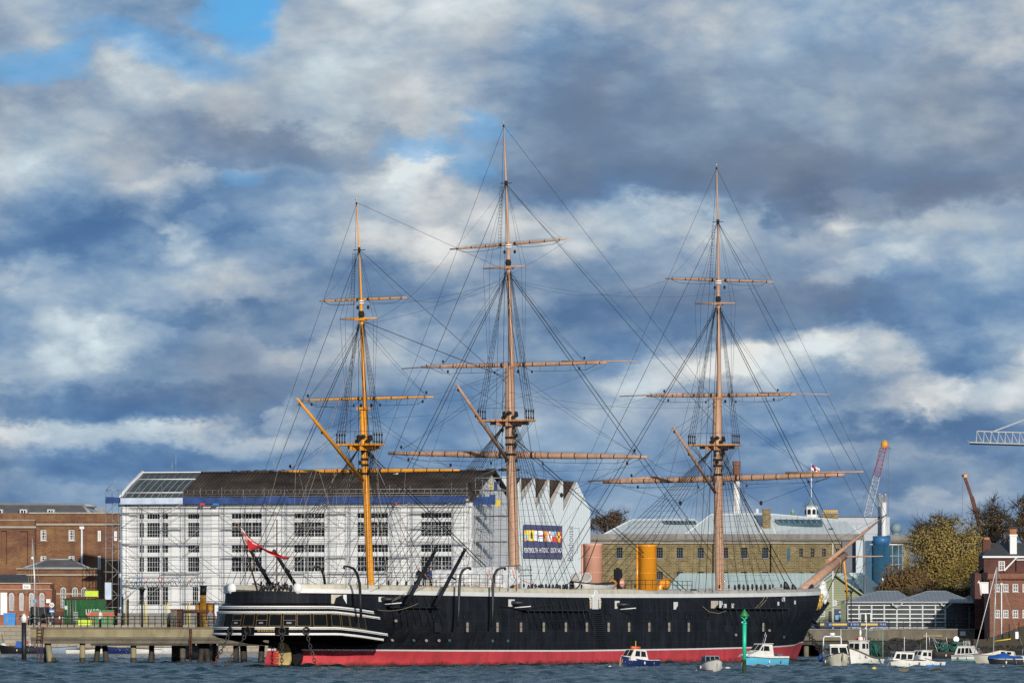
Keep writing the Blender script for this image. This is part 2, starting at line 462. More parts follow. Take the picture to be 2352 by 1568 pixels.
M('scaffold_board', (0.20, 0.19, 0.17, 1), 0.85, 0.3, 0.8)
M('net_blue', (0.022, 0.058, 0.19, 1), 0.8, 0.35, 0.6)
M('net_pale', (0.52, 0.60, 0.72, 1), 0.8, 0.2, 0.5)
M('net_yellow', (0.62, 0.45, 0.05, 1), 0.8, 0.2)
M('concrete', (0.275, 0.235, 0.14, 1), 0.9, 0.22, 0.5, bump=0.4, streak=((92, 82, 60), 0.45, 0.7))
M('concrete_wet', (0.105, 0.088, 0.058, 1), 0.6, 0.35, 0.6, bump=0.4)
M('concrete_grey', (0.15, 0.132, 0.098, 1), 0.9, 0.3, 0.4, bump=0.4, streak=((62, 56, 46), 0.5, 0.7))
M('quay_stone', (0.36, 0.31, 0.235, 1), 0.9, 0.3, 0.5, bump=0.5, rgb2=(160, 152, 138), extra=courses(1.6, 0.55, 0.04, (96, 88, 72), 0.8, (0.75, 0.75, 0.75, 1)))
M('paving', (0.20, 0.19, 0.17, 1), 0.9, 0.2, 0.3)
M('rock_dark', (0.035, 0.030, 0.022, 1), 0.8, 0.6, 0.5, rgb2=(60, 54, 40), bump=0.8)
M('pile_dark', (0.045, 0.040, 0.032, 1), 0.8, 0.4, 0.8, bump=0.4)
M('iron_rail', (0.012, 0.013, 0.016, 1), 0.5, 0.2)
# vehicles, boats, street things
M('container_green', (0.018, 0.125, 0.035, 1), 0.5, 0.2, 0.8, extra=ribs(3, 0.28, 0.5, 0.7))
M('paint_green', (0.02, 0.20, 0.05, 1), 0.5, 0.15)
M('paint_lime', (0.50, 0.66, 0.01, 1), 0.5, 0.1, 0.8)
M('paint_blue', (0.010, 0.215, 0.56, 1), 0.5, 0.12)
M('paint_red', (0.60, 0.04, 0.03, 1), 0.5, 0.15)
M('paint_yellow', (0.72, 0.58, 0.04, 1), 0.5, 0.1)
M('rust_brown', (0.085, 0.035, 0.022, 1), 0.85, 0.4)
M('van_dark', (0.014, 0.014, 0.018, 1), 0.25, 0.2)
M('tyre', (0.012, 0.012, 0.012, 1), 0.8, 0.2)
M('sign_white', (0.80, 0.80, 0.80, 1), 0.5, 0.03)
M('sign_blue', (0.03, 0.20, 0.55, 1), 0.5, 0.05)
M('banner_navy', (0.016, 0.026, 0.105, 1), 0.6, 0.12)
M('ink_white', (0.80, 0.80, 0.80, 1), 0.6, 0.02)
M('ink_yellow', (0.78, 0.56, 0.03, 1), 0.6, 0.02)
M('ink_red', (0.62, 0.03, 0.02, 1), 0.6, 0.02)
M('ink_sky', (0.25, 0.55, 0.75, 1), 0.6, 0.02)
M('ink_black', (0.015, 0.015, 0.017, 1), 0.6, 0.02)
M('ink_slate', (0.10, 0.12, 0.155, 1), 0.6, 0.02)
M('ink_orange', (0.70, 0.30, 0.02, 1), 0.6, 0.02)
M('beacon_green', (0.02, 0.56, 0.32, 1), 0.45, 0.1, 0.8, streak=((24, 150, 100), 0.4, 0.8))
M('beacon_weed', (0.016, 0.045, 0.012, 1), 0.8, 0.5, 1.5, bump=0.5)
M('boat_white', (0.74, 0.73, 0.68, 1), 0.35, 0.06, 0.9, streak=((168, 158, 130), 0.45, 1.0))
M('boat_cream', (0.70, 0.66, 0.54, 1), 0.4, 0.08, 0.9, streak=((150, 134, 96), 0.45, 1.0))
M('boat_blue', (0.010, 0.024, 0.095, 1), 0.3, 0.15)
M('boat_cyan', (0.10, 0.43, 0.62, 1), 0.4, 0.08)
M('boat_grey_blue', (0.22, 0.29, 0.38, 1), 0.5, 0.08)
M('boat_dark', (0.02, 0.02, 0.022, 1), 0.5, 0.2)
M('boat_teak', (0.14, 0.105, 0.07, 1), 0.8, 0.2)
M('tarp_blue', (0.012, 0.085, 0.36, 1), 0.6, 0.15, 1.0, bump=0.5)
M('orange_buoy', (0.80, 0.13, 0.03, 1), 0.5, 0.1)
M('net_green', (0.012, 0.09, 0.07, 1), 0.9, 0.4, 2.0, bump=0.6)
M('buoy_white', (0.72, 0.69, 0.62, 1), 0.5, 0.1, 2.0)
M('buoy_yellow', (0.75, 0.50, 0.02, 1), 0.5, 0.1)
M('alu', (0.55, 0.57, 0.58, 1), 0.35, 0.06, metal=0.5)
M('crane_red', (0.28, 0.04, 0.055, 1), 0.5, 0.15)
M('crane_white', (0.42, 0.44, 0.46, 1), 0.5, 0.1)
M('crane_brown', (0.13, 0.05, 0.032, 1), 0.6, 0.2)
M('crane_yellow', (0.60, 0.30, 0.03, 1), 0.5, 0.1)
M('cloth_dark', (0.015, 0.017, 0.021, 1), 0.9, 0.2)
M('cloth_blue', (0.015, 0.045, 0.17, 1), 0.9, 0.1)
M('skin', (0.50, 0.28, 0.20, 1), 0.6, 0.05)
M('hair', (0.02, 0.014, 0.010, 1), 0.7, 0.1)
M('jersey_white', (0.72, 0.72, 0.70, 1), 0.9, 0.05)
M('bird_white', (0.75, 0.75, 0.75, 1), 0.8, 0.05)
M('bark', (0.055, 0.042, 0.032, 1), 0.9, 0.3, 2.0, bump=0.5)
M('chain', (0.11, 0.055, 0.035, 1), 0.85, 0.5, 1.5)
M('chain_dark', (0.03, 0.028, 0.028, 1), 0.7, 0.3, 1.5)


def foliage(name, cols, rough=0.75):
    """Leaves: the colour differs from leaf cluster to leaf cluster."""
    m = bpy.data.materials.new(name)
    m.use_nodes = True
    nt = m.node_tree
    b = nt.nodes['Principled BSDF']
    L = nt.links.new
    tc = nd(nt, 'ShaderNodeTexCoord')
    n = nd(nt, 'ShaderNodeTexNoise', i_Scale=0.55, i_Detail=6.0, i_Roughness=0.7)
    L(tc.outputs['Object'], n.inputs['Vector'])
    r = nd(nt, 'ShaderNodeValToRGB')
    e = r.color_ramp.elements
    e[0].position, e[0].color = 0.30, cols[0]
    e[1].position, e[1].color = 0.70, cols[-1]
    for i, c in enumerate(cols[1:-1]):
        x = e.new(0.30 + 0.4 * (i + 1) / (len(cols) - 1))
        x.color = c
    L(n.outputs[0], r.inputs[0])
    L(r.outputs[0], b.inputs['Base Color'])
    b.inputs['Roughness'].default_value = rough
    b.inputs['Specular IOR Level'].default_value = 0.2
    MATS[name] = m


foliage('leaf_willow', [(0.15, 0.115, 0.042, 1), (0.27, 0.20, 0.062, 1), (0.38, 0.28, 0.09, 1)])
foliage('leaf_olive', [(0.11, 0.085, 0.025, 1), (0.21, 0.155, 0.038, 1), (0.31, 0.22, 0.05, 1)])
foliage('leaf_brown', [(0.08, 0.05, 0.024, 1), (0.155, 0.095, 0.04, 1), (0.19, 0.14, 0.05, 1)])
foliage('leaf_dark', [(0.018, 0.022, 0.009, 1), (0.036, 0.040, 0.014, 1), (0.065, 0.060, 0.02, 1)])
foliage('leaf_rust', [(0.09, 0.055, 0.028, 1), (0.16, 0.10, 0.05, 1)])


# ------------------------------------------------------------------ mesh helpers
class MB:
    def __init__(s):
        s.v, s.f, s.m, s.keys, s.sm = [], [], [], [], []

    def k(s, key):
        if key not in s.keys:
            s.keys.append(key)
        return s.keys.index(key)

    def add(s, vs, fs, key, smooth=False):
        o = len(s.v)
        s.v.extend([tuple(p) for p in vs])
        ki = s.k(key)
        for f in fs:
            s.f.append([i + o for i in f])
            s.m.append(ki)
            s.sm.append(smooth)
        return s

    def box(s, a, b, key):
        (x0, y0, z0), (x1, y1, z1) = a, b
        x0, x1 = min(x0, x1), max(x0, x1)
        y0, y1 = min(y0, y1), max(y0, y1)
        z0, z1 = min(z0, z1), max(z0, z1)
        vs = [(x0, y0, z0), (x1, y0, z0), (x1, y1, z0), (x0, y1, z0), (x0, y0, z1), (x1, y0, z1), (x1, y1, z1), (x0, y1, z1)]
        return s.add(vs, [(0, 3, 2, 1), (4, 5, 6, 7), (0, 1, 5, 4), (1, 2, 6, 5), (2, 3, 7, 6), (3, 0, 4, 7)], key)

    def quad(s, pts, key):
        return s.add(pts, [tuple(range(len(pts)))], key)

    def prism(s, poly, y0, y1, key):
        """Polygon given in (x, z), pushed from y0 to y1."""
        n = len(poly)
        vs = [(x, y0, z) for x, z in poly] + [(x, y1, z) for x, z in poly]
        fs = [tuple(range(n)), tuple(range(2 * n - 1, n - 1, -1))]
        fs += [(i, i + n, (i + 1) % n + n, (i + 1) % n) for i in range(n)]
        return s.add(vs, fs, key)

    def tube(s, pts, r, key, n=6, caps=True, smooth=True):
        pts = [Vector(p) for p in pts]
        rs = [r] * len(pts) if isinstance(r, (int, float)) else list(r)
        up = None
        vs, fs = [], []
        for i, p in enumerate(pts):
            t = (pts[min(i + 1, len(pts) - 1)] - pts[max(i - 1, 0)])
            if t.length < 1e-9:
                t = Vector((0, 0, 1))
            t.normalize()
            if up is None:
                up = t.orthogonal().normalized()
            else:
                up = up - t * up.dot(t)
                up = t.orthogonal().normalized() if up.length < 1e-6 else up.normalized()
            w = t.cross(up)
            for j in range(n):
                a = 2 * math.pi * j / n
                vs.append(p + (up * math.cos(a) + w * math.sin(a)) * rs[i])
        for i in range(len(pts) - 1):
            for j in range(n):
                fs.append((i * n + j, i * n + (j + 1) % n, (i + 1) * n + (j + 1) % n, (i + 1) * n + j))
        s.add(vs, fs, key, smooth)
        if caps:
            o = len(s.v) - len(vs)
            ki = s.k(key)
            for c in ([o + j for j in range(n)][::-1], [o + (len(pts) - 1) * n + j for j in range(n)]):
                s.f.append(c)
                s.m.append(ki)
                s.sm.append(False)
        return s

    def lathe(s, prof, key, c=(0, 0, 0), n=16, smooth=True):
        """(r, z) profile turned about the vertical through c."""
        return s.tube([(c[0], c[1], c[2] + z) for r, z in prof], [max(r, 1e-4) for r, z in prof], key, n, True, smooth)

    def ball(s, c, r, key, n=10, sq=(1, 1, 1)):
        vs, fs = [], []
        k = max(4, n // 2)
        for i in range(k + 1):
            th = math.pi * i / k
            for j in range(n):
                ph = 2 * math.pi * j / n
                vs.append((c[0] + r * sq[0] * math.sin(th) * math.cos(ph), c[1] + r * sq[1] * math.sin(th) * math.sin(ph), c[2] + r * sq[2] * math.cos(th)))
        for i in range(k):
            for j in range(n):
                fs.append((i * n + j, (i + 1) * n + j, (i + 1) * n + (j + 1) % n, i * n + (j + 1) % n))
        return s.add(vs, fs, key, True)

    def loft(s, rings, key, closed=False, smooth=True):
        """Rows of points with the same count joined into a skin."""
        n = len(rings[0])
        vs = [p for r in rings for p in r]
        fs = []
        for i in range(len(rings) - 1):
            for j in range(n if closed else n - 1):
                fs.append((i * n + j, i * n + (j + 1) % n, (i + 1) * n + (j + 1) % n, (i + 1) * n + j))
        return s.add(vs, fs, key, smooth)

    def mesh(s, name):
        me = bpy.data.meshes.new(name)
        me.from_pydata(s.v, [], s.f)
        for k_ in s.keys:
            me.materials.append(MATS[k_])
        me.polygons.foreach_set('material_index', s.m)
        me.polygons.foreach_set('use_smooth', s.sm)
        me.validate()
        me.update()
        return me

    def build(s, name, parent=None, label=None, cat=None, group=None, kind=None, loc=None):
        o = bpy.data.objects.new(name, s.mesh(name))
        COL.objects.link(o)
        if parent:
            o.parent = parent
        if loc:
            o.location = loc
        return tag(o, label, cat, group, kind)


def tag(o, label=None, cat=None, group=None, kind=None):
    for k_, v_ in (('label', label), ('category', cat), ('group', group), ('kind', kind)):
        if v_:
            o[k_] = v_
    return o


def thing(name, label, cat, loc=(0, 0, 0), rz=0, group=None):
    o = bpy.data.objects.new(name, None)
    COL.objects.link(o)
    o.location = loc
    o.rotation_euler = (0, 0, rz)
    o.empty_display_size = 0.5
    return tag(o, label, cat, group)


KIDS = {}


def copy_tree(o, parent=None, loc=None, rz=None, label=None, group=None):
    c = o.copy()
    COL.objects.link(c)
    c.parent = parent
    if loc is not None:
        c.location = loc
    if rz is not None:
        c.rotation_euler = (0, 0, rz)
    if label:
        c['label'] = label
    if group:
        c['group'] = group
    for ch in list(o.children):
        copy_tree(ch, c)
    return c


def at(px, py, Y):
    """World point seen at a print position, at the distance Y from the camera."""
    return Vector(((px - CX) / F * Y, Y, CH - (py - HZ) / F * Y))


def wl(px, py, z=0.0):
    """World point on the level z (water) seen at a print position."""
    return at(px, py, F * (CH - z) / (py - HZ))


class Fac:
    """A building front: base point under print x = px at distance Y, turned b degrees (right end nearer)."""
    def __init__(s, px, Y, b, name=None, label=None, cat='building', group=None, base=0.0):
        s.Y, s.b, s.X = Y, R(b), (px - CX) / F * Y
        s.base = base
        if name:
            s.o = thing(name, label, cat, (s.X, Y, base), -s.b, group)

    def u(s, px, v=0.0):
        a = (px - CX) / F
        return (a * (s.Y + v * math.cos(s.b)) - s.X - v * math.sin(s.b)) / (math.cos(s.b) + a * math.sin(s.b))

    def z(s, py, px=CX, v=0.0):
        u = s.u(px, v)
        return CH + (HZ - py) / F * (s.Y - u * math.sin(s.b) + v * math.cos(s.b)) - s.base

    def p(s, px, py, v=0.0):
        return (s.u(px, v), v, s.z(py, px, v))


def wall_holes(mb, u0, u1, z0, z1, holes, key, v=0.0, reveal=0.28, rkey=None):
    us = sorted({u0, u1, *[h[0] for h in holes], *[h[1] for h in holes]})
    zs = sorted({z0, z1, *[h[2] for h in holes], *[h[3] for h in holes]})
    us = [x for x in us if u0 <= x <= u1]
    zs = [x for x in zs if z0 <= x <= z1]
    for i in range(len(us) - 1):
        for j in range(len(zs) - 1):
            cu, cz = (us[i] + us[i + 1]) / 2, (zs[j] + zs[j + 1]) / 2
            if any(h[0] < cu < h[1] and h[2] < cz < h[3] for h in holes):
                continue
            mb.quad([(us[i], v, zs[j]), (us[i + 1], v, zs[j]), (us[i + 1], v, zs[j + 1]), (us[i], v, zs[j + 1])], key)
    for a, b, c, d in holes:
        r, w = rkey or key, v + reveal
        mb.quad([(a, v, c), (a, w, c), (a, w, d), (a, v, d)], r)
        mb.quad([(b, v, c), (b, v, d), (b, w, d), (b, w, c)], r)
        mb.quad([(a, v, d), (a, w, d), (b, w, d), (b, v, d)], r)
        mb.quad([(a, v, c), (b, v, c), (b, w, c), (a, w, c)], r)
    return mb


def window(parent, a, b, c, d, v, nx, nz, fr='white_trim', gl='glass_dark', bar=0.05, edge=0.08, name='window', mid=None):
    """One window in its opening: frame, glazing bars and panes behind them."""
    mb = MB()
    mb.quad([(a, v + .06, c), (b, v + .06, c), (b, v + .06, d), (a, v + .06, d)], gl)
    for x0, x1 in ((a, a + edge), (b - edge, b)):
        mb.box((x0, v, c), (x1, v + .055, d), fr)
    for z0, z1 in ((c, c + edge), (d - edge, d)):
        mb.box((a + edge, v, z0), (b - edge, v + .055, z1), fr)
    for i in range(1, nx):
        x = a + (b - a) * i / nx
        bw = bar * (3 if nx == 9 and i % 3 == 0 else 1)
        mb.box((x - bw / 2, v + .012, c + edge), (x + bw / 2, v + .05, d - edge), fr)
    for j in range(1, nz):
        z = c + (d - c) * j / nz
        w = bar * (2.0 if mid == j else 1)
        mb.box((a + edge, v + .015, z - w / 2), (b - edge, v + .048, z + w / 2), fr)
    return mb.build(name, parent)
# ------------------------------------------------------------------ the sea
def build_sea():
    def axis(lo, hi, step, far):
        a = list(np.arange(lo, hi + step, step))
        out, d, x = [], step, hi
        while x < far:
            d *= 1.5
            x += d
            out.append(x)
        low, d, x = [], step, lo
        while x > -far:
            d *= 1.5
            x -= d
            low.append(x)
        return np.array(low[::-1] + a + out)
    xs = axis(-62, 66, 0.30, 6000)
    ys = axis(425, 740, 0.62, 9000)
    X, Y = np.meshgrid(xs, ys)
    rng = np.random.RandomState(3)
    Z = np.zeros_like(X)
    for i in range(46):
        lam = 0.8 * (6.5 ** rng.rand())
        a = rng.normal(R(250), 0.62)
        k = 2 * math.pi / lam
        ph = rng.rand() * 6.28
        amp = 0.0135 * lam ** 0.75
        w = k * (X * math.cos(a) + Y * math.sin(a)) + ph + 0.8 * np.sin(0.11 * X + 0.07 * Y + i)
        Z += amp * (1 - np.abs(np.sin(w / 2))) * 1.6 - amp * 0.6
    fade = np.clip((70 - np.abs(X - 2)) / 8, 0, 1) * np.clip((Y - 418) / 8, 0, 1) * np.clip((752 - Y) / 12, 0, 1)
    Z *= fade
    nx, ny = len(xs), len(ys)
    co = np.stack([X, Y, Z], -1).reshape(-1, 3).astype(np.float32)
    idx = np.arange(nx * ny).reshape(ny, nx)
    q = np.stack([idx[:-1, :-1], idx[:-1, 1:], idx[1:, 1:], idx[1:, :-1]], -1).reshape(-1, 4)
    me = bpy.data.meshes.new('water')
    me.vertices.add(len(co))
    me.vertices.foreach_set('co', co.ravel())
    me.loops.add(q.size)
    me.loops.foreach_set('vertex_index', q.ravel().astype(np.int32))
    me.polygons.add(len(q))
    me.polygons.foreach_set('loop_start', np.arange(0, q.size, 4, dtype=np.int32))
    me.polygons.foreach_set('loop_total', np.full(len(q), 4, dtype=np.int32))
    me.polygons.foreach_set('use_smooth', np.ones(len(q), dtype=bool))
    me.update()
    me.validate()
    m = bpy.data.materials.new('sea_water')
    m.use_nodes = True
    nt = m.node_tree
    b = nt.nodes['Principled BSDF']
    L = nt.links.new
    tc = nd(nt, 'ShaderNodeTexCoord')
    n = nd(nt, 'ShaderNodeTexNoise', i_Scale=0.05, i_Detail=3.0)
    L(tc.outputs['Object'], n.inputs['Vector'])
    r = nd(nt, 'ShaderNodeValToRGB')
    r.color_ramp.elements[0].position = 0.35
    r.color_ramp.elements[0].color = (0.008, 0.042, 0.050, 1)
    r.color_ramp.elements[1].position = 0.7
    r.color_ramp.elements[1].color = (0.014, 0.062, 0.070, 1)
    L(n.outputs[0], r.inputs[0])
    L(r.outputs[0], b.inputs['Base Color'])
    b.inputs['Roughness'].default_value = 0.12
    b.inputs['IOR'].default_value = 1.27
    n2 = nd(nt, 'ShaderNodeTexNoise', i_Scale=2.2, i_Detail=5.0, i_Roughness=0.65)
    L(tc.outputs['Object'], n2.inputs['Vector'])
    bp = nd(nt, 'ShaderNodeBump', i_Strength=0.8, i_Distance=0.12)
    L(n2.outputs[0], bp.inputs['Height'])
    L(bp.outputs[0], b.inputs['Normal'])
    me.materials.append(m)
    o = bpy.data.objects.new('water', me)
    COL.objects.link(o)
    tag(o, kind='structure')


build_sea()

# ------------------------------------------------------------------ the warship
SC, SS_ = 0.4428, 0.8966
OX, OY = -21.2, 600.0
ship = thing('sailing_warship', 'black three masted warship with red waterline, white rail and two funnels beside the jetty', 'warship', (OX, OY, 0), math.atan2(SS_, SC))


def SP(px, py, t):
    """Ship-frame point (s, -t, z) on the plane t metres to starboard, seen at a print position."""
    a = (px - CX) / F
    s = (a * (OY - t * SC) - OX - t * SS_) / (SC - a * SS_)
    Y = OY + s * SS_ - t * SC
    return Vector((s, -t, CH - (py - HZ) / F * Y))


def SX(px, py, s):
    """Ship-frame point on the cross plane s metres from the sternpost."""
    a = (px - CX) / F
    t = (a * (OY + s * SS_) - OX - s * SC) / (SS_ + a * SC)
    Y = OY + s * SS_ - t * SC
    return Vector((s, -t, CH - (py - HZ) / F * Y))


def ip(x, xs, ys):
    return float(np.interp(x, xs, ys))


def sstep(x):
    x = min(1.0, max(0.0, x))
    return x * x * (3 - 2 * x)


def rail(s):
    return 6.42 + 0.24 * ((s - 45) / 45) ** 2


def red_top(s):
    return ip(s, [0, 3, 20, 43, 70, 95, 108, 119], [1.5, 1.45, 1.32, 1.22, 1.28, 1.45, 1.6, 1.86])


def half(s, z):
    """Half breadth of the hull at station s (measured at the rail) and height z."""
    if s < 4:
        bd = 6.4 * math.sqrt(max(0.0, 1 - ((4 - s) / 8.0) ** 2))
    else:
        bd = ip(s, [4, 8, 14, 25, 40, 85, 95, 103, 109, 113, 116, 118, 119], [6.4, 7.0, 7.7, 8.4, 8.8, 8.8, 8.4, 7.3, 5.7, 4.1, 2.5, 1.2, 0.3])
    bw = ip(s, [3, 8, 15, 25, 35, 45, 80, 90, 98, 105, 111, 116, 119], [.5, 3.3, 5.8, 7.8, 8.4, 8.75, 8.7, 7.9, 6.5, 4.7, 2.7, 1.0, .25])
    bw = min(bw, bd) if s > 3 else min(0.3, bd)
    zl = ip(s, [-4, 3, 12, 30, 85, 119], [2.6, 1.4, 0.0, -1.0, 0.0, 0.6])
    zu = ip(s, [-4, 3, 12, 30, 85, 105, 119], [5.6, 5.2, 4.6, 3.0, 4.0, 6.6, 7.2])
    b = bw + (bd - bw) * sstep((z - zl) / (zu - zl))
    return b * (1 - 0.02 * sstep((z - 4.5) / 3) * (1 if s < 100 else 0))


def stem_s(s, z):
    """The stem rakes: stations near the bow move aft towards the waterline."""
    sh = 3.7 * (1 - min(1.0, max(0.0, (z + 0.3) / 3.8))) if z < 3.5 else 0.0
    return s - sh * sstep((s - 96) / 23)


def hull_strip(s_list, zf, key, mb, side, nz):
    rings = []
    for s in s_list:
        z0, z1 = zf(s)
        row = []
        for j in range(nz + 1):
            z = z0 + (z1 - z0) * j / nz
            row.append((stem_s(s, z), -side * half(s, z), z))
        rings.append(row if side > 0 else row[::-1])
    mb.loft(rings, key)


ST = list(np.concatenate([np.linspace(3, 15, 9), np.linspace(18, 95, 24), np.linspace(97, 119, 20)]))
SA = [4 - 8 * math.cos(x) for x in np.linspace(0.0, math.pi / 2 * 0.92, 14)] + [3.0]
SA = sorted(x for x in SA if x <= 3.0)


def zbot(s):
    return ip(s, [-4, 0, 3], [3.2, 2.4, 1.58])


hb = MB()
for side in (1, -1):
    hull_strip(ST, lambda s: (red_top(s) + 0.14, rail(s) + 0.1), 'black_paint', hb, side, 14)
    hull_strip(SA, lambda s: (zbot(s), rail(s) + 0.1), 'black_paint', hb, side, 14)
hull = hb.build('hull', ship)
rb, wb = MB(), MB()
for side in (1, -1):
    hull_strip([x for x in ST if x >= 3.0], lambda s: (-1.2, red_top(s)), 'red_boot', rb, side, 7)
    hull_strip([x for x in ST if x >= 3.0], lambda s: (red_top(s), red_top(s) + 0.14), 'white_paint', wb, side, 1)
rb.build('underwater_hull', ship)
wb.build('waterline_stripe', ship)
dk = MB()
dk.loft([[(s, -half(s, rail(s)) * 0.97, rail(s) - 1.15), (s, half(s, rail(s)) * 0.97, rail(s) - 1.15)] for s in SA + ST[1:]], 'scaffold_board')
dk.build('deck', ship)


def HP(px, py, off=0.0):
    """Point on the starboard side seen at a print position, pushed off metres outboard."""
    t = 8.5
    for _ in range(12):
        p = SP(px, py, t)
        t = 0.5 * t + 0.5 * (half(min(118.9, max(-3.9, p.x)), p.z) + off)
    return SP(px, py, t)


# hammock netting along both sides: white board below, canvas roll above
for side in (1, -1):
    ss = list(np.linspace(-2.6, 4, 8)) + list(np.linspace(8, 112, 40)) + list(np.linspace(113, 118.4, 6))
    bd = MB()
    rings = []
    for s in ss:
        b, z = half(s, rail(s)), rail(s)
        rings.append([(s, -side * (b + 0.14), z - 0.02), (s, -side * (b + 0.14), z + 0.36), (s, -side * (b - 0.1), z + 0.36), (s, -side * (b - 0.1), z - 0.02)])
    bd.loft(rings if side < 0 else [r[::-1] for r in rings], 'white_paint', closed=True, smooth=False)
    e = rings[0]
    bd.quad(e, 'white_paint')
    bd.build('netting_board', ship)
    for key, part in (('canvas', [s for s in ss if s <= 62]), ('canvas_grey', [s for s in ss if s >= 60])):
        cb = MB()
        rings = []
        for i, s in enumerate(part):
            b, z = half(s, rail(s)), rail(s) + 0.36
            h = 0.46 + 0.035 * math.sin(s * 1.9) + 0.03 * math.sin(s * 0.7) - (0.12 if s > 60 else 0)
            row = []
            for j in range(7):
                a = math.pi * j / 6
                row.append((s, -side * (b - 0.22 + 0.36 * math.cos(a)), z + h * math.sin(a) ** 0.7))
            rings.append(row)
        cb.loft(rings, key)
        if key == 'canvas':
            cb.ball((part[0], -side * (half(part[0], 6.6) - 0.2), rail(part[0]) + 0.38), 0.52, 'white_paint', 10, (0.6, 0.9, 1))
        cb.build('hammock_canvas', ship)

# ---- stern gallery: bands turned about the stern in plan
def gal(phi, a, b):
    """Plan point: 0 is the stern tip, +90 deg the starboard side, beyond that straight forward."""
    if abs(phi) <= 90:
        return 4 - a * math.cos(R(phi)), b * math.sin(R(phi))
    ex = (abs(phi) - 90) / 10.0
    return 4 + ex, math.copysign(b + ex * 0.09, phi)


def gz(s):
    return -0.082 * max(0.0, s + 0.5)


GP = list(np.linspace(-118, 118, 60))


def band(mb, prof, key, lo=-118, hi=118, flat=False):
    ph = [p for p in GP if lo <= p <= hi]
    rings = []
    for p in ph:
        row = []
        for z, a, b in prof:
            s, t = gal(p, a, b)
            row.append((s, -t, z + gz(s)))
        rings.append(row[::-1])
    mb.loft(rings, key, smooth=not flat)
    return mb


g = MB()
band(g, [(5.75, 8.0, 6.42), (5.45, 8.45, 6.85), (5.0, 8.6, 7.0), (3.6, 9.0, 7.3), (3.1, 9.1, 7.38), (2.75, 8.9, 7.2)], 'black_gloss')
band(g, [(2.75, 8.9, 7.2), (2.62, 8.2, 6.4), (2.5, 6.6, 4.6), (2.4, 5.0, 2.6)], 'black_matte')
gallery = g.build('stern_gallery', ship)
for z, th, a, b, lim in ((5.50, .13, 8.5, 6.9, 103), (5.30, .05, 8.58, 6.97, 103), (5.02, .13, 8.66, 7.06, 112), (4.84, .04, 8.7, 7.1, 112), (3.60, .13, 9.06, 7.36, 118), (3.42, .05, 9.1, 7.4, 118), (3.06, .20, 9.16, 7.44, 112)):
    mb = MB()
    band(mb, [(z - th, a - .12, b - .12), (z - th, a + .05, b + .05), (z, a + .05, b + .05), (z, a - .12, b - .12)], 'white_paint', -lim, lim)
    mb.build('moulding', gallery)


def gal_phi(px, a=8.8, b=7.15):
    best = None
    for p in np.arange(-70, 118, 0.25):
        s, t = gal(p, a, b)
        x = CX + F * (OX + s * SC + t * SS_) / (OY + s * SS_ - t * SC)
        if best is None or abs(x - px) < best[0]:
            best = (abs(x - px), p)
    return best[1]


def z3(x, y):
    return (780 + x / 3.459) / 1.5918, (2080 + y / 3.459) / 1.5918


for x0, x1, lit in ((45, 150, 0), (250, 360, 1), (390, 520, 0), (550, 685, 1), (712, 860, 0), (888, 1045, 1), (1062, 1230, 0), (1266, 1430, 0), (1492, 1600, 0), (1618, 1715, 0), (1725, 1815, 0), (1832, 1918, 0)):
    p0, p1 = gal_phi(z3(x0, 0)[0]), gal_phi(z3(x1, 0)[0])
    pt = lambda p, z, o=0.04: (lambda q: (q[0], -q[1], z + gz(q[0])))(gal(p, 8.6 + (5.0 - z) * 0.286 + o, 7.0 + (5.0 - z) * 0.214 + o))
    mb = MB()
    rows = [[pt(p0 + (p1 - p0) * i / 4, z) for i in range(5)] for z in (4.72, 3.70)]
    mb.loft(rows, 'glass_cabin')
    for pa, pb, za, zb in ((p0, p1, 4.72, 4.745), (p0, p1, 3.675, 3.70)):
        mb.loft([[pt(pa + (pb - pa) * i / 4, z, .06) for i in range(5)] for z in (zb, za)], 'gilt')
    dp = 0.07
    for pa in (p0, p1):
        mb.loft([[pt(pa - dp, z, .06), pt(pa + dp, z, .06)] for z in (4.745, 3.675)], 'gilt')
    if lit:
        pm = (p0 + p1) / 2
        mb.loft([[pt(p0 + (p1 - p0) * i / 4, z, .055) for i in range(5)] for z in (4.23, 4.2)], 'stone_grey')
        mb.loft([[pt(p0 + (p1 - p0) * (.25 + .4 * i / 4), z, .05) for i in range(5)] for z in (4.05, 3.9)], 'stone_grey')
    mb.build('gallery_window', gallery)


def letters(text, size, key, parent, mat4, name='lettering', depth=0.02, align='CENTER', space=1.0):
    cu = bpy.data.curves.new(name, 'FONT')
    cu.body = text
    cu.size = size
    cu.extrude = depth
    cu.align_x = align
    cu.align_y = 'CENTER'
    cu.space_character = space
    tmp = bpy.data.objects.new(name, cu)
    COL.objects.link(tmp)
    bpy.context.view_layer.update()
    me = bpy.data.meshes.new_from_object(tmp.evaluated_get(bpy.context.evaluated_depsgraph_get()))
    bpy.data.objects.remove(tmp)
    bpy.data.curves.remove(cu)
    me.materials.clear()
    me.materials.append(MATS[key])
    me.name = name
    o = bpy.data.objects.new(name, me)
    COL.objects.link(o)
    o.parent = parent
    o.matrix_local = mat4
    return o


def facing(p, run, scale=1.0, sx=1.0):
    """Matrix that lays flat lettering at p: text runs along run, stands up in z."""
    x = Vector(run).normalized()
    z = Vector((0, 0, 1))
    n = x.cross(z).normalized()
    m = Matrix((x * scale * sx, z * scale, n * scale)).transposed().to_4x4()
    m.translation = Vector(p)
    return m


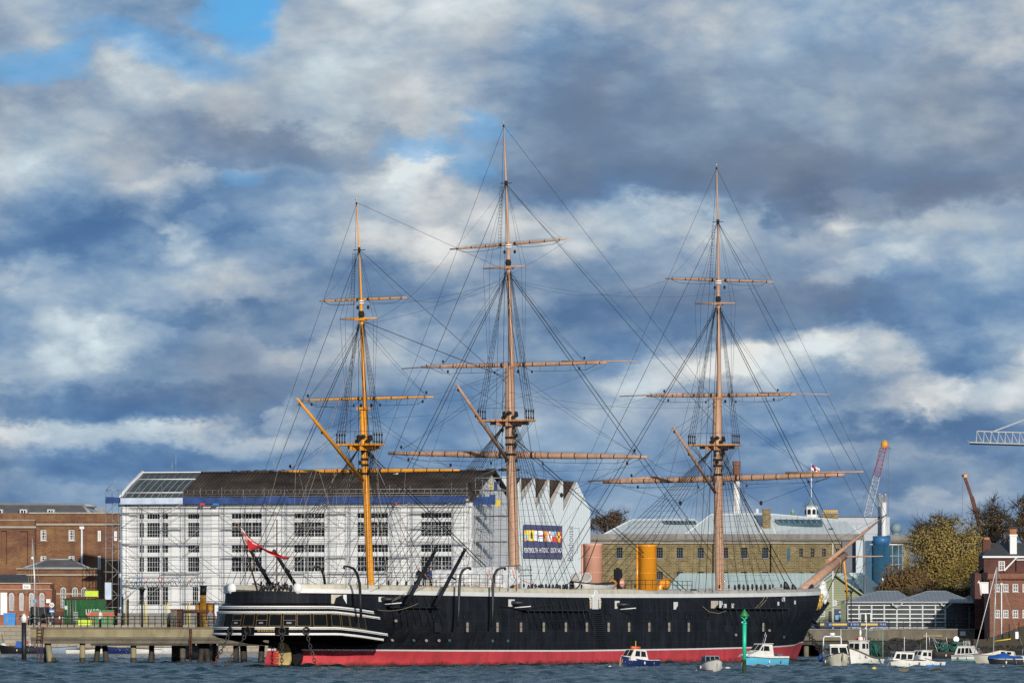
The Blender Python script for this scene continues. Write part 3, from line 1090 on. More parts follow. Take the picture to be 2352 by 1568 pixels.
ph = gal_phi(611, 9.15, 7.4)
q0, q1 = gal(ph - 3, 9.18, 7.45), gal(ph + 3, 9.18, 7.45)
qm = gal(ph, 9.2, 7.46)
letters('WARRIOR', 0.30, 'gold', gallery, facing((qm[0], -qm[1], 3.25), (q1[0] - q0[0], -(q1[1] - q0[1]), 0), 1.0, 1.05), 'nameplate', 0.02, space=1.2)
for i, (x, y) in enumerate(((230, 755), (445, 755), (870, 755), (1168, 770))):
    p = gal_phi(z3(x, y)[0], 9.15, 7.4)
    c = gal(p, 9.2, 7.46)
    d = (gal(p + 2, 9.2, 7.46)[0] - gal(p - 2, 9.2, 7.46)[0], -(gal(p + 2, 9.2, 7.46)[1] - gal(p - 2, 9.2, 7.46)[1]))
    an = math.atan2(d[1], d[0])
    mb = MB()
    if i in (1, 2):
        mb.box((-.62, -.10, -.34), (.62, .1, .34), 'black_matte')
    mb.tube([(.30 * math.cos(a), -.12, .30 * math.sin(a)) for a in np.linspace(0, 2 * math.pi, 17)], .08, 'black_iron', 6)
    o = mb.build('hawse_plate', gallery, loc=(c[0], -c[1], 3.24))
    o.rotation_euler = (0, 0, an)

# ---- rudder, propeller and sternpost
def pl(mb, pts, t0, t1, key):
    """Flat plate cut to an outline in the ship's centre plane, thickness from t0 to t1."""
    n = len(pts)
    vs = [(p.x, -t0, p.z) for p in pts] + [(p.x, -t1, p.z) for p in pts]
    fs = [tuple(range(n)), tuple(range(2 * n - 1, n - 1, -1))] + [(i, i + n, (i + 1) % n + n, (i + 1) % n) for i in range(n)]
    return mb.add(vs, fs, key)


mb = MB()
P3 = lambda x, y, t=0.0: SP(*z3(x, y), t)
pl(mb, [P3(727, 868), P3(745, 868), P3(770, 1000), P3(712, 1000)], -.18, .18, 'black_paint')
pl(mb, [P3(712, 1000), P3(770, 1000), P3(770, 1026), P3(708, 1026)], -.19, .19, 'white_paint')
pl(mb, [P3(708, 1026), P3(745, 1026), P3(745, 1250), P3(655, 1250)], -.18, .18, 'red_boot')
pl(mb, [P3(745, 1026), P3(800, 1026), P3(800, 1250), P3(745, 1250)], -.22, .22, 'red_boot')
pl(mb, [P3(745, 870), P3(795, 900), P3(800, 1000), P3(770, 1000)], -.2, .2, 'black_paint')
for k in range(6):
    y = 1040 + k * 34
    pl(mb, [P3(762, y), P3(796, y), P3(796, y + 16), P3(762, y + 16)], -.25, .25, 'orange_buoy' if k % 2 else 'gold')
mb.build('rudder', ship)
mb = MB()
n = 28
ring0 = []
for i in range(n):
    a = 2 * math.pi * i / n
    x = 880 + 106 * math.cos(a) + 10 * math.sin(a)
    y = 1085 + 172 * math.sin(a)
    ring0.append(SX(*z3(x, y), 1.3 + 0.25 * math.cos(a)))
mb.add([(p.x - .12, p.y, p.z) for p in ring0] + [(p.x + .12, p.y, p.z) for p in ring0],
       [tuple(range(n)), tuple(range(2 * n - 1, n - 1, -1))] + [(i, i + n, (i + 1) % n + n, (i + 1) % n) for i in range(n)], 'propeller_bronze')
mb.build('propeller', ship)
mb = MB()
n = 16
rg = [SX(*z3(1010 + 82 * math.cos(2 * math.pi * i / n), 1100 + 130 * math.sin(2 * math.pi * i / n)), 2.4) for i in range(n)]
mb.add([(p.x, p.y, p.z) for p in rg] + [(p.x + .7, p.y, p.z) for p in rg], [tuple(range(n)), tuple(range(2 * n - 1, n - 1, -1))] + [(i, i + n, (i + 1) % n + n, (i + 1) % n) for i in range(n)], 'black_iron')
mb.build('aperture_dark_plate', ship)  # black plate added to show the dark of the propeller aperture

# ---- bow: knee, rails, figurehead, catheads, anchor
def zb(x, y):
    return (2700 + x / 4.48) / 1.5918, (2050 + y / 4.48) / 1.5918


PB = lambda x, y, t=0.0: SP(*zb(x, y), t)
mb = MB()
pl(mb, [PB(*p) for p in ((1040, 1245), (1105, 1130), (1235, 985), (1455, 690), (1420, 655), (1290, 790), (1150, 900), (1000, 980), (960, 1250))], -.28, .28, 'black_paint')
pl(mb, [PB(*p) for p in ((1020, 640), (1110, 600), (1330, 480), (1372, 545), (1330, 700), (1280, 800), (1150, 900), (1000, 980))], -.5, .5, 'black_paint')
mb.build('knee_of_the_head', ship)
mb = MB()
pl(mb, [PB(*p) for p in ((1100, 592), (1325, 462), (1340, 482), (1125, 618))], -.56, .56, 'white_paint')
mb.build('head_rail', ship)
fig = MB()
FT = .75
for (x, y, r, q) in ((1392, 385, 36, (1, 1, 1.25)), (1378, 455, 58, (1, .9, 1.2)), (1385, 530, 66, (1, .9, 1.25)), (1425, 575, 46, (1, .9, 1.1)), (1352, 590, 54, (1, .9, 1.4)), (1305, 640, 52, (1, .9, 1.5)), (1415, 630, 30, (.9, .9, 1.9)), (1290, 720, 40, (1, .9, 1.6))):
    fig.ball(tuple(PB(x, y, FT)), r / 4.48 / 1.5918 / 21.2 * 1.35, 'white_paint', 10, (q[0] * 1.3, q[1], q[2]))
fig.tube([PB(1340, 440, FT), PB(1385, 505, FT), PB(1435, 545, FT), PB(1430, 640, FT)], .2, 'white_paint')
for (x, y) in ((1365, 585), (1340, 650), (1352, 700), (1305, 720), (1278, 755), (1330, 735)):
    fig.ball(tuple(PB(x, y, FT + .55)), .26, 'gold', 8, (1.3, .7, 1.4))
fig.build('figurehead', ship)
for a_, b_, t0, t1 in (((945, 490), (690, 720), 3.8, 5.6), ((1205, 405), (985, 690), 1.8, 3.2)):
    mb = MB()
    mb.tube([PB(*a_, t0), PB(*b_, t1)], .2, 'black_iron', 8)
    mb.build('cathead', ship)
mb = MB()
mb.tube([PB(1000, 715, 2.6), PB(1300, 1060, 1.6)], [.14, .17], 'black_iron', 8)
mb.tube([PB(1225, 1035, 1.9), PB(1300, 1075, 1.6), PB(1330, 1010, 1.4)], [.08, .24, .08], 'black_iron', 8)
mb.tube([PB(1010, 760, 3.4), PB(1030, 700, 1.6)], .1, 'black_iron', 6)
mb.build('anchor', ship)
for x0, y0, x1, y1, z0_, z1_, tt in ((712, 590, 762, 660, 0, 0, 0), (638, 665, 668, 725, 0, 0, 0), (912, 645, 940, 705, 0, 0, 0)):
    c = HP(*zb((x0 + x1) / 2, (y0 + y1) / 2), .03)
    mb = MB()
    a, b = HP(*zb(x0, y1), .05), HP(*zb(x1, y0), .05)
    mb.quad([(a.x, a.y, a.z), (b.x, b.y, a.z), (b.x, b.y, b.z), (a.x, a.y, b.z)], 'white_paint')
    mb.build('bow_port', ship)

# bowsprit, jib boom, martingale, spritsail yard
bsp = MB()
B0, B1 = SP(1840, 1358, 0), SP(1940.5, 1274.5, 0)
bsp.tube([B0, B0.lerp(B1, .5), B1], [.50, .50, .42], 'mast_pink', 12)
for k in (.25, .6, .82):
    p = B0.lerp(B1, k)
    d = (B1 - B0).normalized() * .1
    bsp.tube([p - d * .5, p + d * .5], .515, 'mast_pink', 12)
bowsprit = bsp.build('bowsprit', ship)
mb = MB()
J0, J1 = SP(1900.7, 1289, 0), SP(2036, 1181, 0)
mb.tube([J0, J0.lerp(J1, .35), J0.lerp(J1, .62), J1], [.24, .21, .15, .05], 'mast_pink', 8)
mb.build('jib_boom', bowsprit)
mb = MB()
D0, D1 = SP(1937, 1278, 0), SP(1947.5, 1379, 0)
mb.tube([D0, D1], [.13, .08], 'mast_orange', 6)
mb.build('dolphin_striker', bowsprit)
mb = MB()
sb = SP(1938, 1278, 0)
W0, W1 = SX(1843.3, 1279.5, sb.x), SX(2029, 1276.6, sb.x)
mb.tube([W0, sb, W1], [.05, .11, .05], 'mast_pink', 6)
mb.build('spritsail_yard', bowsprit)


def rope(parent, name, pts, r=0.025, sag=0.0, key='rope_dark', n=4, seg=8):
    pts = [Vector(p) for p in pts]
    if sag and len(pts) == 2:
        a, b = pts
        pts = [a.lerp(b, i / seg) + Vector((0, 0, -sag * 4 * (i / seg) * (1 - i / seg))) for i in range(seg + 1)]
    return MB().tube(pts, r * .74, key, n, False).build(name, parent)


rope(bowsprit, 'bobstay', [B1, PB(1225, 1000)], .07, key='chain_dark')
rope(bowsprit, 'martingale_stay', [J1, D1], .03)
rope(bowsprit, 'martingale_stay', [J0.lerp(J1, .6), D1], .03)
for w in (W0, W1):
    rope(bowsprit, 'guy', [J1, w], .022)
    rope(bowsprit, 'guy', [w, PB(1010, 560, 3.0 if w is W1 else -3.0)], .022)
rope(bowsprit, 'martingale_stay', [D1, PB(1200, 900, 1.0)], .03)
rope(bowsprit, 'martingale_stay', [D1, PB(1200, 900, -1.0)], .03)

# ---- ports, portholes, side fittings on the starboard side
for x in (1002.6, 1073.6, 1142.7, 1196.7, 1249, 1299.8, 1348, 1398, 1445, 1491.4, 1537, 1582, 1625, 1667.7, 1753):
    c = HP(x, 1437.5, .0)
    s, t, z = c.x, -c.y, c.z
    top = half(s, z + .7)
    mb = MB()
    mb.quad([(s - .45, -(t + .02), z - .55), (s + .75, -(half(s + .75, z) + .02), z - .55), (s + .75, -(half(s + .75, z) + .02), z + .05), (s + .15, -(t + .02), z + .62), (s - .45, -(t + .02), z + .62)], 'ladder_black')  # black panel for the port recess, with the open lid's cast shade painted in
    dim = x in (1002.6, 1625, 1667.7)
    mb.box((s - .26, -(t + .05), z - .52), (s + .14, -(t + .02), z + .36), 'black_iron' if dim else 'stone_trim')
    mb.box((s - .28, -(t + .055), z - .08), (s + .16, -(t + .02), z - .03), 'ladder_black')
    arc = [(s - .1 + .62 * math.cos(a), -(t + .05), z + .78 + .5 * math.sin(a)) for a in np.linspace(-.3, math.pi + .3, 10)]
    mb.tube(arc, .045, 'ladder_black', 4)
    mb.build('gunport', ship)
for x, y in ((841.5, 1423), (872, 1424), (909, 1425), (848, 1468), (872, 1469), (901, 1469), (950, 1469.5), (979, 1470), (1008, 1470), (1032, 1470), (1690, 1457), (1767, 1447), (1800, 1462), (1131, 1471), (1166, 1471)):
    c = HP(x, y, .02)
    mb = MB()
    n = 10
    mb.add([(c.x + .26 * math.cos(2 * math.pi * i / n), c.y, c.z + .14 * math.sin(2 * math.pi * i / n)) for i in range(n)] + [(c.x + .26 * math.cos(2 * math.pi * i / n), c.y - .05, c.z + .14 * math.sin(2 * math.pi * i / n)) for i in range(n)],
           [tuple(range(n, 2 * n))] + [(i, i + n, (i + 1) % n + n, (i + 1) % n) for i in range(n)], 'glass_blue' if y > 1460 and x not in (1008, 901, 979) else 'stone_trim')
    mb.build('porthole', ship)
for x0, x1, y0, y1, gun in ((760.6, 796, 1364.8, 1388, 0), (869.6, 883, 1370, 1381, 1), (1167.6, 1182, 1375.6, 1392, 1), (1412, 1423, 1379, 1397, 1), (1547, 1557, 1381.7, 1398.6, 0), (1633, 1650, 1379, 1396, 0), (1652, 1660, 1379, 1396, 0), (1662, 1669, 1386, 1396, 0), (1680, 1686, 1385, 1396, 0)):
    a, b = HP(x0, y1, .03), HP(x1, y0, .03)
    mb = MB()
    big = x1 - x0 > 30
    w = a.lerp(b, .78) if big else b
    mb.quad([(a.x, a.y, a.z), (w.x, w.y, a.z), (w.x, w.y, b.z), (a.x, a.y, b.z)], 'canvas' if big or x0 == 1633 else 'white_paint')
    if big:
        mb.quad([(w.x, w.y - .01, a.z), (b.x, b.y - .01, a.z), (b.x, b.y - .01, b.z), (w.x, w.y - .01, b.z)], 'white_paint')
        for k in range(1, 6):
            z = a.z + (b.z - a.z) * k / 6
            mb.box((a.x, a.y - .03, z - .015), (w.x, a.y - .005, z + .015), 'stone_trim')
    if gun:
        m_ = (a + b) / 2
        mb.tube([m_ + Vector((0, .6, -.02)), m_ + Vector((.25, -1.1, .02))], [.24, .16], 'black_iron', 8)
        mb.tube([m_ + Vector((.1, -.3, -.45)), m_ + Vector((.7, -1.7, -.32))], .05, 'white_paint', 5)
    mb.build('upper_gunport', ship)
# boarding ladder of slats and the white entry port above it
mb = MB()
for k in range(17):
    y = 1408 + k * 4.65
    x = 1371 + k * 0.72
    c = HP(x, y, .02)
    wd = 1.1 if k != 11 else 1.4
    mb.box((c.x - wd * .8, c.y - .16, c.z - .035), (c.x + wd * .8, c.y + .1, c.z + .035), 'ladder_black')
mb.build('side_ladder', ship)
mb = MB()
for x0, x1, y0, y1, o_ in ((1363, 1372, 1366, 1398, .12),):
    a, b = HP(x0, y1, o_), HP(x1, y0, o_)
    mb.box((a.x, a.y, a.z), (b.x, a.y + .12, b.z), 'white_paint')
c = HP(1369, 1363, .14)
mb.tube([(c.x, c.y - .06, c.z), (c.x, c.y + .2, c.z)], .42, 'white_paint', 14)
for x in (1357, 1378):
    for y, r in ((1376, .15), (1382, .19), (1389, .16), (1394, .13)):
        c = HP(x, y, .08)
        mb.ball(tuple(c), r, 'canvas', 8, (1.4, .6, 1.2))
    c = HP(x, 1372, .1)
    mb.tube([c + Vector((.3 * math.cos(a), 0, .25 * math.sin(a))) for a in np.linspace(.2, 5, 8)], .05, 'white_paint', 5)
mb.build('entry_port', ship)
# channels with chain plates
CHAN = {}
for nm, x0, x1, y, npl in (('mizzen', 884, 1002, 1394, 8), ('main', 1196, 1347, 1401, 12), ('fore', 1644, 1806, 1396.5, 12)):
    a, b = HP(x0, y, 0), HP(x1, y, 0)
    CHAN[nm] = (a.x, b.x, a.z)
    for side in (1, -1):
        mb = MB()
        rings = []
        for i in range(9):
            s = a.x + (b.x - a.x) * i / 8
            z = a.z + (b.z - a.z) * i / 8
            t = half(s, z)
            rings.append([(s, -side * (t - .1), z + .06), (s, -side * (t + .55), z + .06), (s, -side * (t + .55), z - .06), (s, -side * (t - .1), z - .06)])
        mb.loft(rings if side < 0 else [r[::-1] for r in rings], 'black_iron', closed=True, smooth=False)
        ch = mb.build('channel', ship)
        for i in range(npl):
            s = a.x + (b.x - a.x) * (i + .5) / npl
            z = a.z
            t = half(s, z)
            pm = MB()
            pm.tube([(s, -side * (t + .5), z), (s + 1.5 + .3 * math.sin(i * 3), -side * (half(s, z - 1.2) + .05), z - 1.75)], .028, 'black_iron', 4)
            pm.build('chain_plate', ch)
# spars of the boats' gear: quarter booms and davits
for a_, b_, t0, t1 in (((575.4, 1263.7), (626, 1349), -6.2, -6.0), ((629.7, 1265.4), (682, 1349), -6.0, -5.6), ((1000.9, 1262), (931.4, 1389), 10.2, 9.0), ((1067.7, 1262), (998.2, 1392.6), 10.2, 9.1)):
    mb = MB()
    p0, p1 = SP(*a_, t0), SP(*b_, t1)
    mb.tube([p0, p1], [.15, .19], 'black_paint', 8)
    m_ = p0.lerp(p1, .47)
    mb.tube([m_, m_ + Vector((.9, 0, -.25))], .1, 'black_iron', 6)
    mb.ball(tuple(p0), .2, 'black_iron', 8)
    mb.build('boat_boom', ship)
for pts, t in ((((1051, 1437), (1053.5, 1400), (1055, 1345), (1057.5, 1320), (1063, 1309), (1071, 1304), (1080, 1303)), 9.35), (((1130, 1440), (1131.5, 1400), (1132, 1345), (1135, 1320), (1141, 1309), (1149, 1304), (1160, 1303)), 9.35),
               (((746.6, 1343), (744, 1325), (739, 1308), (733, 1302), (724.6, 1299.3)), -5.5), (((829, 1420), (828, 1380), (826, 1340), (820, 1317), (812, 1305), (802, 1301), (790.7, 1299.3)), 8.2)):
    mb = MB()
    q = [SP(x, y, t + (.5 if i > len(pts) - 3 else 0)) for i, (x, y) in enumerate(pts)]
    mb.tube(q, [.13] * (len(q) - 2) + [.1, .07], 'black_iron', 7)
    mb.ball(tuple(q[-1] + Vector((0, 0, -.12))), .14, 'black_iron', 6)
    mb.build('davit', ship)
for x0 in (596.8, 640):
    mb = MB()
    a, b = SP(x0 - 17, 1340, -6.2), SP(x0 + 8, 1349, -6.0)
    mb.tube([a, a.lerp(b, .5) + Vector((0, 0, .18)), b], .07, 'black_iron', 5)
    mb.box((b.x - .3, b.y - .15, b.z - .15), (b.x + .5, b.y + .15, b.z + .12), 'black_iron')
    mb.build('stern_chock', ship)

# ---- funnels and ventilators
def funnel(px, top, key, r, pipe):
    c = SP(px, 1350, 0)
    zt = SP(px, top, 0).z
    mb = MB()
    mb.lathe([(r, 5.4), (r, zt - .22), (r + .03, zt - .2), (r + .03, zt - .08), (r, zt - .06), (r, zt), (r - .1, zt), (r - .1, zt - 1.2)], key, (c.x, c.y, 0), 28)
    o = mb.build('funnel', ship)
    pm = MB()
    d = Vector((-SC, SS_, 0)) * (r + .1)
    d = Vector((-.35, .9, 0)).normalized() * (r + .12)
    pm.tube([(c.x + d.x, c.y + d.y, 5.4), (c.x + d.x, c.y + d.y, zt - .04)], .13, key, 8)
    pm.build('steam_pipe', o)
    for zz in (zt - 1.4, zt - 2.9):
        bm = MB()
        bm.lathe([(r + .004, zz - .03), (r + .02, zz - .02), (r + .02, zz + .02), (r + .004, zz + .03)], key, (c.x, c.y, 0), 28)
        bm.build('hoop', o)
    return o


funnel(1362, 1247.5, 'funnel_pink', .95, 1)
funnel(1487.5, 1250, 'funnel_orange', .93, 1)


def cowl(px, py, key, d, r, mouth='ladder_black', up=0.35):
    p = SP(px, py, 0.8)
    d = Vector(d).normalized()
    mb = MB()
    mb.tube([(p.x, p.y, 5.4), (p.x, p.y, p.z - r * .5), p + d * r * .3, p + d * r * 1.1, p + d * r * 1.7], [r * .55, r * .55, r * .7, r * .95, r * 1.08], key, 14, True)
    q = p + d * (r * 1.71)
    x = d.orthogonal().normalized()
    y = d.cross(x)
    mb.add([q + (x * math.cos(a) + y * math.sin(a)) * r * .98 for a in np.linspace(0, 2 * math.pi, 15)[:-1]], [tuple(range(14))], mouth)
    mb.build('ventilator', ship)


aft = (-SC, SS_, 0)
cowl(1325, 1336, 'sheet_white', (-.85, -.2, .55), .52, 'canvas_grey')
cowl(1350, 1336, 'sheet_white', (-.85, -.2, .55), .52, 'canvas_grey')
cowl(1400, 1340, 'funnel_orange', (.9, -.1, 0), .42)
cowl(1413, 1339, 'funnel_pink', (.75, -.55, .05), .50, 'funnel_pink')
cowl(1515, 1341, 'funnel_orange', (.95, -.25, .05), .58)
mb = MB()
p = SP(1419, 1345, 1.0)
mb.box((p.x - .35, p.y - .3, 5.4), (p.x + .35, p.y + .3, SP(1419, 1306, 1).z), 'black_iron')
mb.tube([(p.x, p.y, 7), (p.x, p.y, SP(1419, 1303, 1).z)], .2, 'black_iron', 8)
mb.build('galley_chimney', ship)


def railing(parent, pts, h=1.0, key='iron_rail', rows=(1.0, .5), r=.03, name='railing', posts=1.6):
    mb = MB()
    for a, b in zip(pts[:-1], pts[1:]):
        a, b = Vector(a), Vector(b)
        n = max(1, int((b - a).length / posts))
        for i in range(n + 1):
            p = a.lerp(b, i / n)
            mb.tube([p, p + Vector((0, 0, h))], r, key, 5)
        for k in rows:
            mb.tube([a + Vector((0, 0, h * k)), b + Vector((0, 0, h * k))], r * .85, key, 5)
    return mb.build(name, parent)


# fore bridge deck rails and the walkway amidships
railing(ship, [SP(1419, 1352, 4), SP(1545, 1352, 4)], .9)
railing(ship, [SP(1545, 1352, 4), SP(1590, 1352, 3)], .8)
wk = MB()
W0_, W1_ = SP(930, 1345, 3.4), SP(1130, 1346, 3.4)
wk.box((W0_.x, W0_.y - 1.2, W0_.z - .16), (W1_.x, W0_.y + 2.4, W0_.z), 'mast_orange')
wk.box((W0_.x + 2, W0_.y + .2, 5.3), (W1_.x - 4, W0_.y + 2.0, W0_.z - .16), 'white_paint')
walk = wk.build('walkway', ship)
railing(walk, [(W0_.x, W0_.y - 1.15, W0_.z), (W1_.x, W0_.y - 1.15, W0_.z)], 1.15, rows=(1.0, .66, .33))
# ------------------------------------------------------------------ masts and rigging
MD = {
    'mizzen': dict(name='mizzenmast', key='mast_orange', base=(852, 1352), top=(836, 1021), cap=(833, 938), tm=[(840.5, 1026), (837.5, 915), (830, 733), (829.3, 690)],
                   tg=[(832.6, 740), (830, 690), (825, 571), (818.6, 462)], r=(.34, .31, .29), rt=(.20, .15), rg=(.11, .045),
                   yards=[((646.3, 1082.3), (1055.6, 1079.2), .19, 0, 'lower'), ((692, 919), (994.7, 910.9), .135, 0, 'topsail'), ((733.8, 691.6), (934.5, 683), .105, 0, 'topgallant')],
                   cross=((780.7, 733), (866.5, 730.5)), gaff=((682.5, 914.7), (832.9, 1103.2), .17), topw=2.05, ns=6),
    'main': dict(name='mainmast', key='mast_pink', base=(1183, 1352), top=(1171, 966), cap=(1170.5, 843), tm=[(1177, 972), (1175.5, 830), (1167.5, 614), (1167.6, 562)],
                 tg=[(1170, 622), (1167.5, 560), (1162.4, 418), (1156.7, 284)], r=(.51, .47, .43), rt=(.25, .19), rg=(.15, .055),
                 yards=[((892.3, 1040.3), (1487.9, 1049), .33, 0, 'lower'), ((967, 843), (1394, 832.5), .21, (923.6, 846.5, 1460.6, 829), 'topsail'), ((1033.3, 572.6), (1302, 548.9), .15, 0, 'topgallant')],
                 cross=((1110, 617), (1207.7, 610.8)), gaff=((1048.6, 882.7), (1166, 1057), .17), topw=2.75, ns=8),
    'fore': dict(name='foremast', key='mast_pink', base=(1653.6, 1360), top=(1648, 1022), cap=(1646.5, 914), tm=[(1653.5, 1028), (1652, 899), (1649.6, 697), (1649.8, 645)],
                 tg=[(1652, 705), (1650.2, 643), (1649, 507), (1645.8, 381.5)], r=(.48, .44, .41), rt=(.24, .19), rg=(.15, .055),
                 yards=[((1385, 1107), (1939.3, 1089.7), .33, (1350, 1104.5, 1983.7, 1082.9), 'lower'), ((1485, 909), (1828, 906), .20, (1422.8, 909.8, 1905, 905.8), 'topsail'), ((1529, 639.6), (1777, 647.3), .15, 0, 'topgallant')],
                 cross=((1596.4, 697.5), (1689, 695.8)), gaff=((1545.5, 979.7), (1642.8, 1131), .16), topw=2.65, ns=8)}
TOPS = {}
ZX = Vector((0, 0, 1))


def spar(mb, p0, p1, r, key, tip=.42, n=10, hoops=0):
    q = [p0.lerp(p1, k) for k in (0, .08, .3, .5, .7, .92, 1)]
    mb.tube(q, [r * tip, r * .62, r * .93, r, r * .93, r * .62, r * tip], key, n)
    for i in range(hoops):
        k = (i + .5) / hoops
        if abs(k - .5) < .04:
            continue
        rr = r * (1 - .5 * (abs(k - .5) * 2) ** 2) + .012
        c = p0.lerp(p1, k)
        d = (p1 - p0).normalized()
        mb.tube([c - d * .05 + ZX * 0, c + d * .05], rr, 'rope_dark', n, False)


def block(parent, p, r=.17):
    return MB().ball(tuple(p), r, 'rope_dark', 7, (.8, .8, 1.15)).build('block', parent)


rnd = random.Random(5)
for key_, d in MD.items():
    base, top, cap = SP(*d['base'], 0), SP(*d['top'], 0), SP(*d['cap'], 0)
    mk = d['key']
    mb = MB()
    mb.tube([base + ZX * -1.5, base, top, cap], [d['r'][0], d['r'][0], d['r'][1], d['r'][2]], mk, 14)
    for k in np.linspace(.12, .97, 13):
        c = base.lerp(top, k)
        mb.tube([c - ZX * .05, c + ZX * .05], d['r'][0] * (1 - k) + d['r'][1] * k + .014, mk, 14, False)
    mb.box((cap.x - .45, cap.y - .42, cap.z - .12), (cap.x + .75, cap.y + .42, cap.z + .12), mk)
    mast = mb.build(d['name'], ship)
    d['o'] = mast
    # topmast stands ahead of the lower mast head, topgallant ahead of the topmast
    tm = [SP(*p, 0) for p in d['tm']]
    mb = MB()
    mb.tube(tm, [d['rt'][0], d['rt'][0], d['rt'][1], d['rt'][1] * .9], mk, 10)
    c = tm[-1]
    for k in (0, .22):
        mb.tube([c + ZX * (-.1 - k), c + ZX * (.02 - k)], d['rt'][1] * 1.9, 'white_paint', 10)
    mb.build('topmast', mast)
    tg = [SP(*p, 0) for p in d['tg']]
    mb = MB()
    mb.tube(tg, [d['rg'][0], d['rg'][0], d['rg'][0] * .72, d['rg'][1]], mk, 8)
    mb.tube([tg[2] - ZX * .35, tg[2] + ZX * .12], d['rg'][0] * 1.15, 'rope_dark', 8)
    mb.tube([tg[3] - ZX * .35, tg[3] - ZX * .1], d['rg'][1] * 1.6, 'rope_dark', 6)
    mb.tube([tg[3] + ZX * .1, tg[3] + ZX * .2], .14, 'alu', 8)
    mb.build('topgallant_mast', mast)
    mb = MB()
    mb.tube([tg[2] + Vector((0, -.62, -.12)), tg[2] + Vector((0, .62, -.12))], .035, 'rope_dark', 5)
    mb.build('spreader', mast)
    # top (platform) with trestle trees and rim
    w = d['topw']
    out = [(-1.9, w * .95), (-.6, w), (.5, w * .92), (1.25, w * .5), (1.4, 0), (1.25, -w * .5), (.5, -w * .92), (-.6, -w), (-1.9, -w * .95)]
    mb = MB()
    n = len(out)
    for z0, z1, sc_, kk in ((-.1, .0, 1.0, mk), (.0, .07, 1.03, 'mast_orange')):
        vs = [(top.x + x * sc_, top.y + y * sc_, top.z + z0) for x, y in out] + [(top.x + x * sc_, top.y + y * sc_, top.z + z1) for x, y in out]
        mb.add(vs, [tuple(range(n - 1, -1, -1)), tuple(range(n, 2 * n))] + [(i, (i + 1) % n, (i + 1) % n + n, i + n) for i in range(n)], kk)
    for y in (-.5, .5):
        mb.box((top.x - 1.7, top.y + y - .13, top.z - .55), (top.x + 1.3, top.y + y + .13, top.z - .1), mk)
    for x in (-.75, .6):
        mb.box((top.x + x - .13, top.y - w * .62, top.z - .4), (top.x + x + .13, top.y + w * .62, top.z - .1), mk)
    plat = mb.build('top_platform', mast)
    mb = MB()
    for k in range(9):
        a = k * .7
        mb.ball((top.x + .62 * math.cos(a), top.y + .62 * math.sin(a), top.z + .3 + .22 * (k % 3)), .26, 'rope_dark', 7, (1, 1, .8))
    mb.build('rigging_collar', mast)
    railing(mast, [(top.x - 1.8, top.y - w * .9, top.z + .05), (top.x - 1.8, top.y + w * .9, top.z + .05)], 1.15, rows=(1.0,), r=.02, name='top_rail')
    for side in (1, -1):
        rope(mast, 'top_guardline', [(top.x - 1.8, top.y - side * w * .9, top.z + 1.15), (top.x + .6, top.y - side * w * .9, top.z + 1.15)], .02)
    # crosstrees
    cx = SP(*d['tm'][2], 0)
    X0, X1 = SX(*d['cross'][0], cx.x), SX(*d['cross'][1], cx.x)
    mb = MB()
    mb.tube([X0, X0.lerp(X1, .5), X1], [.05, .13, .05], mk, 6)
    mb.box((cx.x - .8, cx.y - .3, cx.z - .16), (cx.x + .6, cx.y + .3, cx.z + .08), mk)
    mb.ball((cx.x, cx.y, cx.z + .45), .32, 'rope_dark', 8, (1, 1, 1.3))
    mb.build('crosstrees', mast)
    # yards
    ybase = [top.z - .5, 0, 0]
    d['yp'] = []
    for i, (a, b, r, boom, kind) in enumerate(d['yards']):
        ref = top if i == 0 else (tm[1] if i == 1 else tg[1])
        s = ref.x + (.85 if i == 0 else .5 if i == 1 else .3)
        p0, p1 = SX(*a, s), SX(*b, s)
        mb = MB()
        spar(mb, p0, p1, r, mk, hoops=(20 if r > .25 else 14 if r > .16 else 8))
        if boom:
            for e, oth, (bx, by) in ((p0, p1, boom[:2]), (p1, p0, boom[2:])):
                q = SX(bx, by, s)
                st = e.lerp(oth, .24) + ZX * (r * 1.05)
                mb.tube([st, q], [r * .42, r * .22], mk, 6)
                for k in (.05, .95):
                    c = e.lerp(oth, .03 if k > .5 else .18)
                    mb.tube([c, c + ZX * r * 1.3], .05, 'rope_dark', 5)
        mid = p0.lerp(p1, .5)
        mb.tube([Vector((mid.x, mid.y, mid.z)), Vector((ref.x, ref.y, mid.z))], r * .7, 'rope_dark', 6)
        for k in (.44, .56):
            c = p0.lerp(p1, k)
            dd = (p1 - p0).normalized() * .12
            mb.tube([c - dd, c + dd], r + .02, 'rope_dark', 10, False)
        yard = mb.build(kind + '_yard', mast)
        d['yp'].append((p0, p1))
        # jackstay, footropes, lifts, blocks
        rope(mast, 'jackstay', [p0.lerp(p1, .05) + ZX * (r * .8 + .08), p0.lerp(p1, .5) + ZX * (r + .08), p0.lerp(p1, .95) + ZX * (r * .8 + .08)], .018)
        for e, oth in ((p0, p1), (p1, p0)):
            a1, b1 = e.lerp(oth, .04), e.lerp(oth, .47)
            sag = .55 if i < 2 else .75
            drop = ZX * (-.62 if i < 2 else -.3)
            mbf = MB()
            pts = [a1] + [a1.lerp(b1, k) + drop * min(1, k * 6, (1 - k) * 6) * (1 + (.5 if i == 2 else .12) * math.sin(k * math.pi)) for k in np.linspace(.08, .92, 10)] + [b1]
            mbf.tube(pts, .026, 'rope_dark', 4, False)
            if i < 2:
                for k in (2, 4, 6, 8, 10):
                    base_ = a1.lerp(b1, np.linspace(.08, .92, 10)[k - 1])
                    mbf.tube([base_, pts[k]], .014, 'rope_dark', 4, False)
            mbf.build('footrope', mast)
            tip = e.lerp(oth, .04)
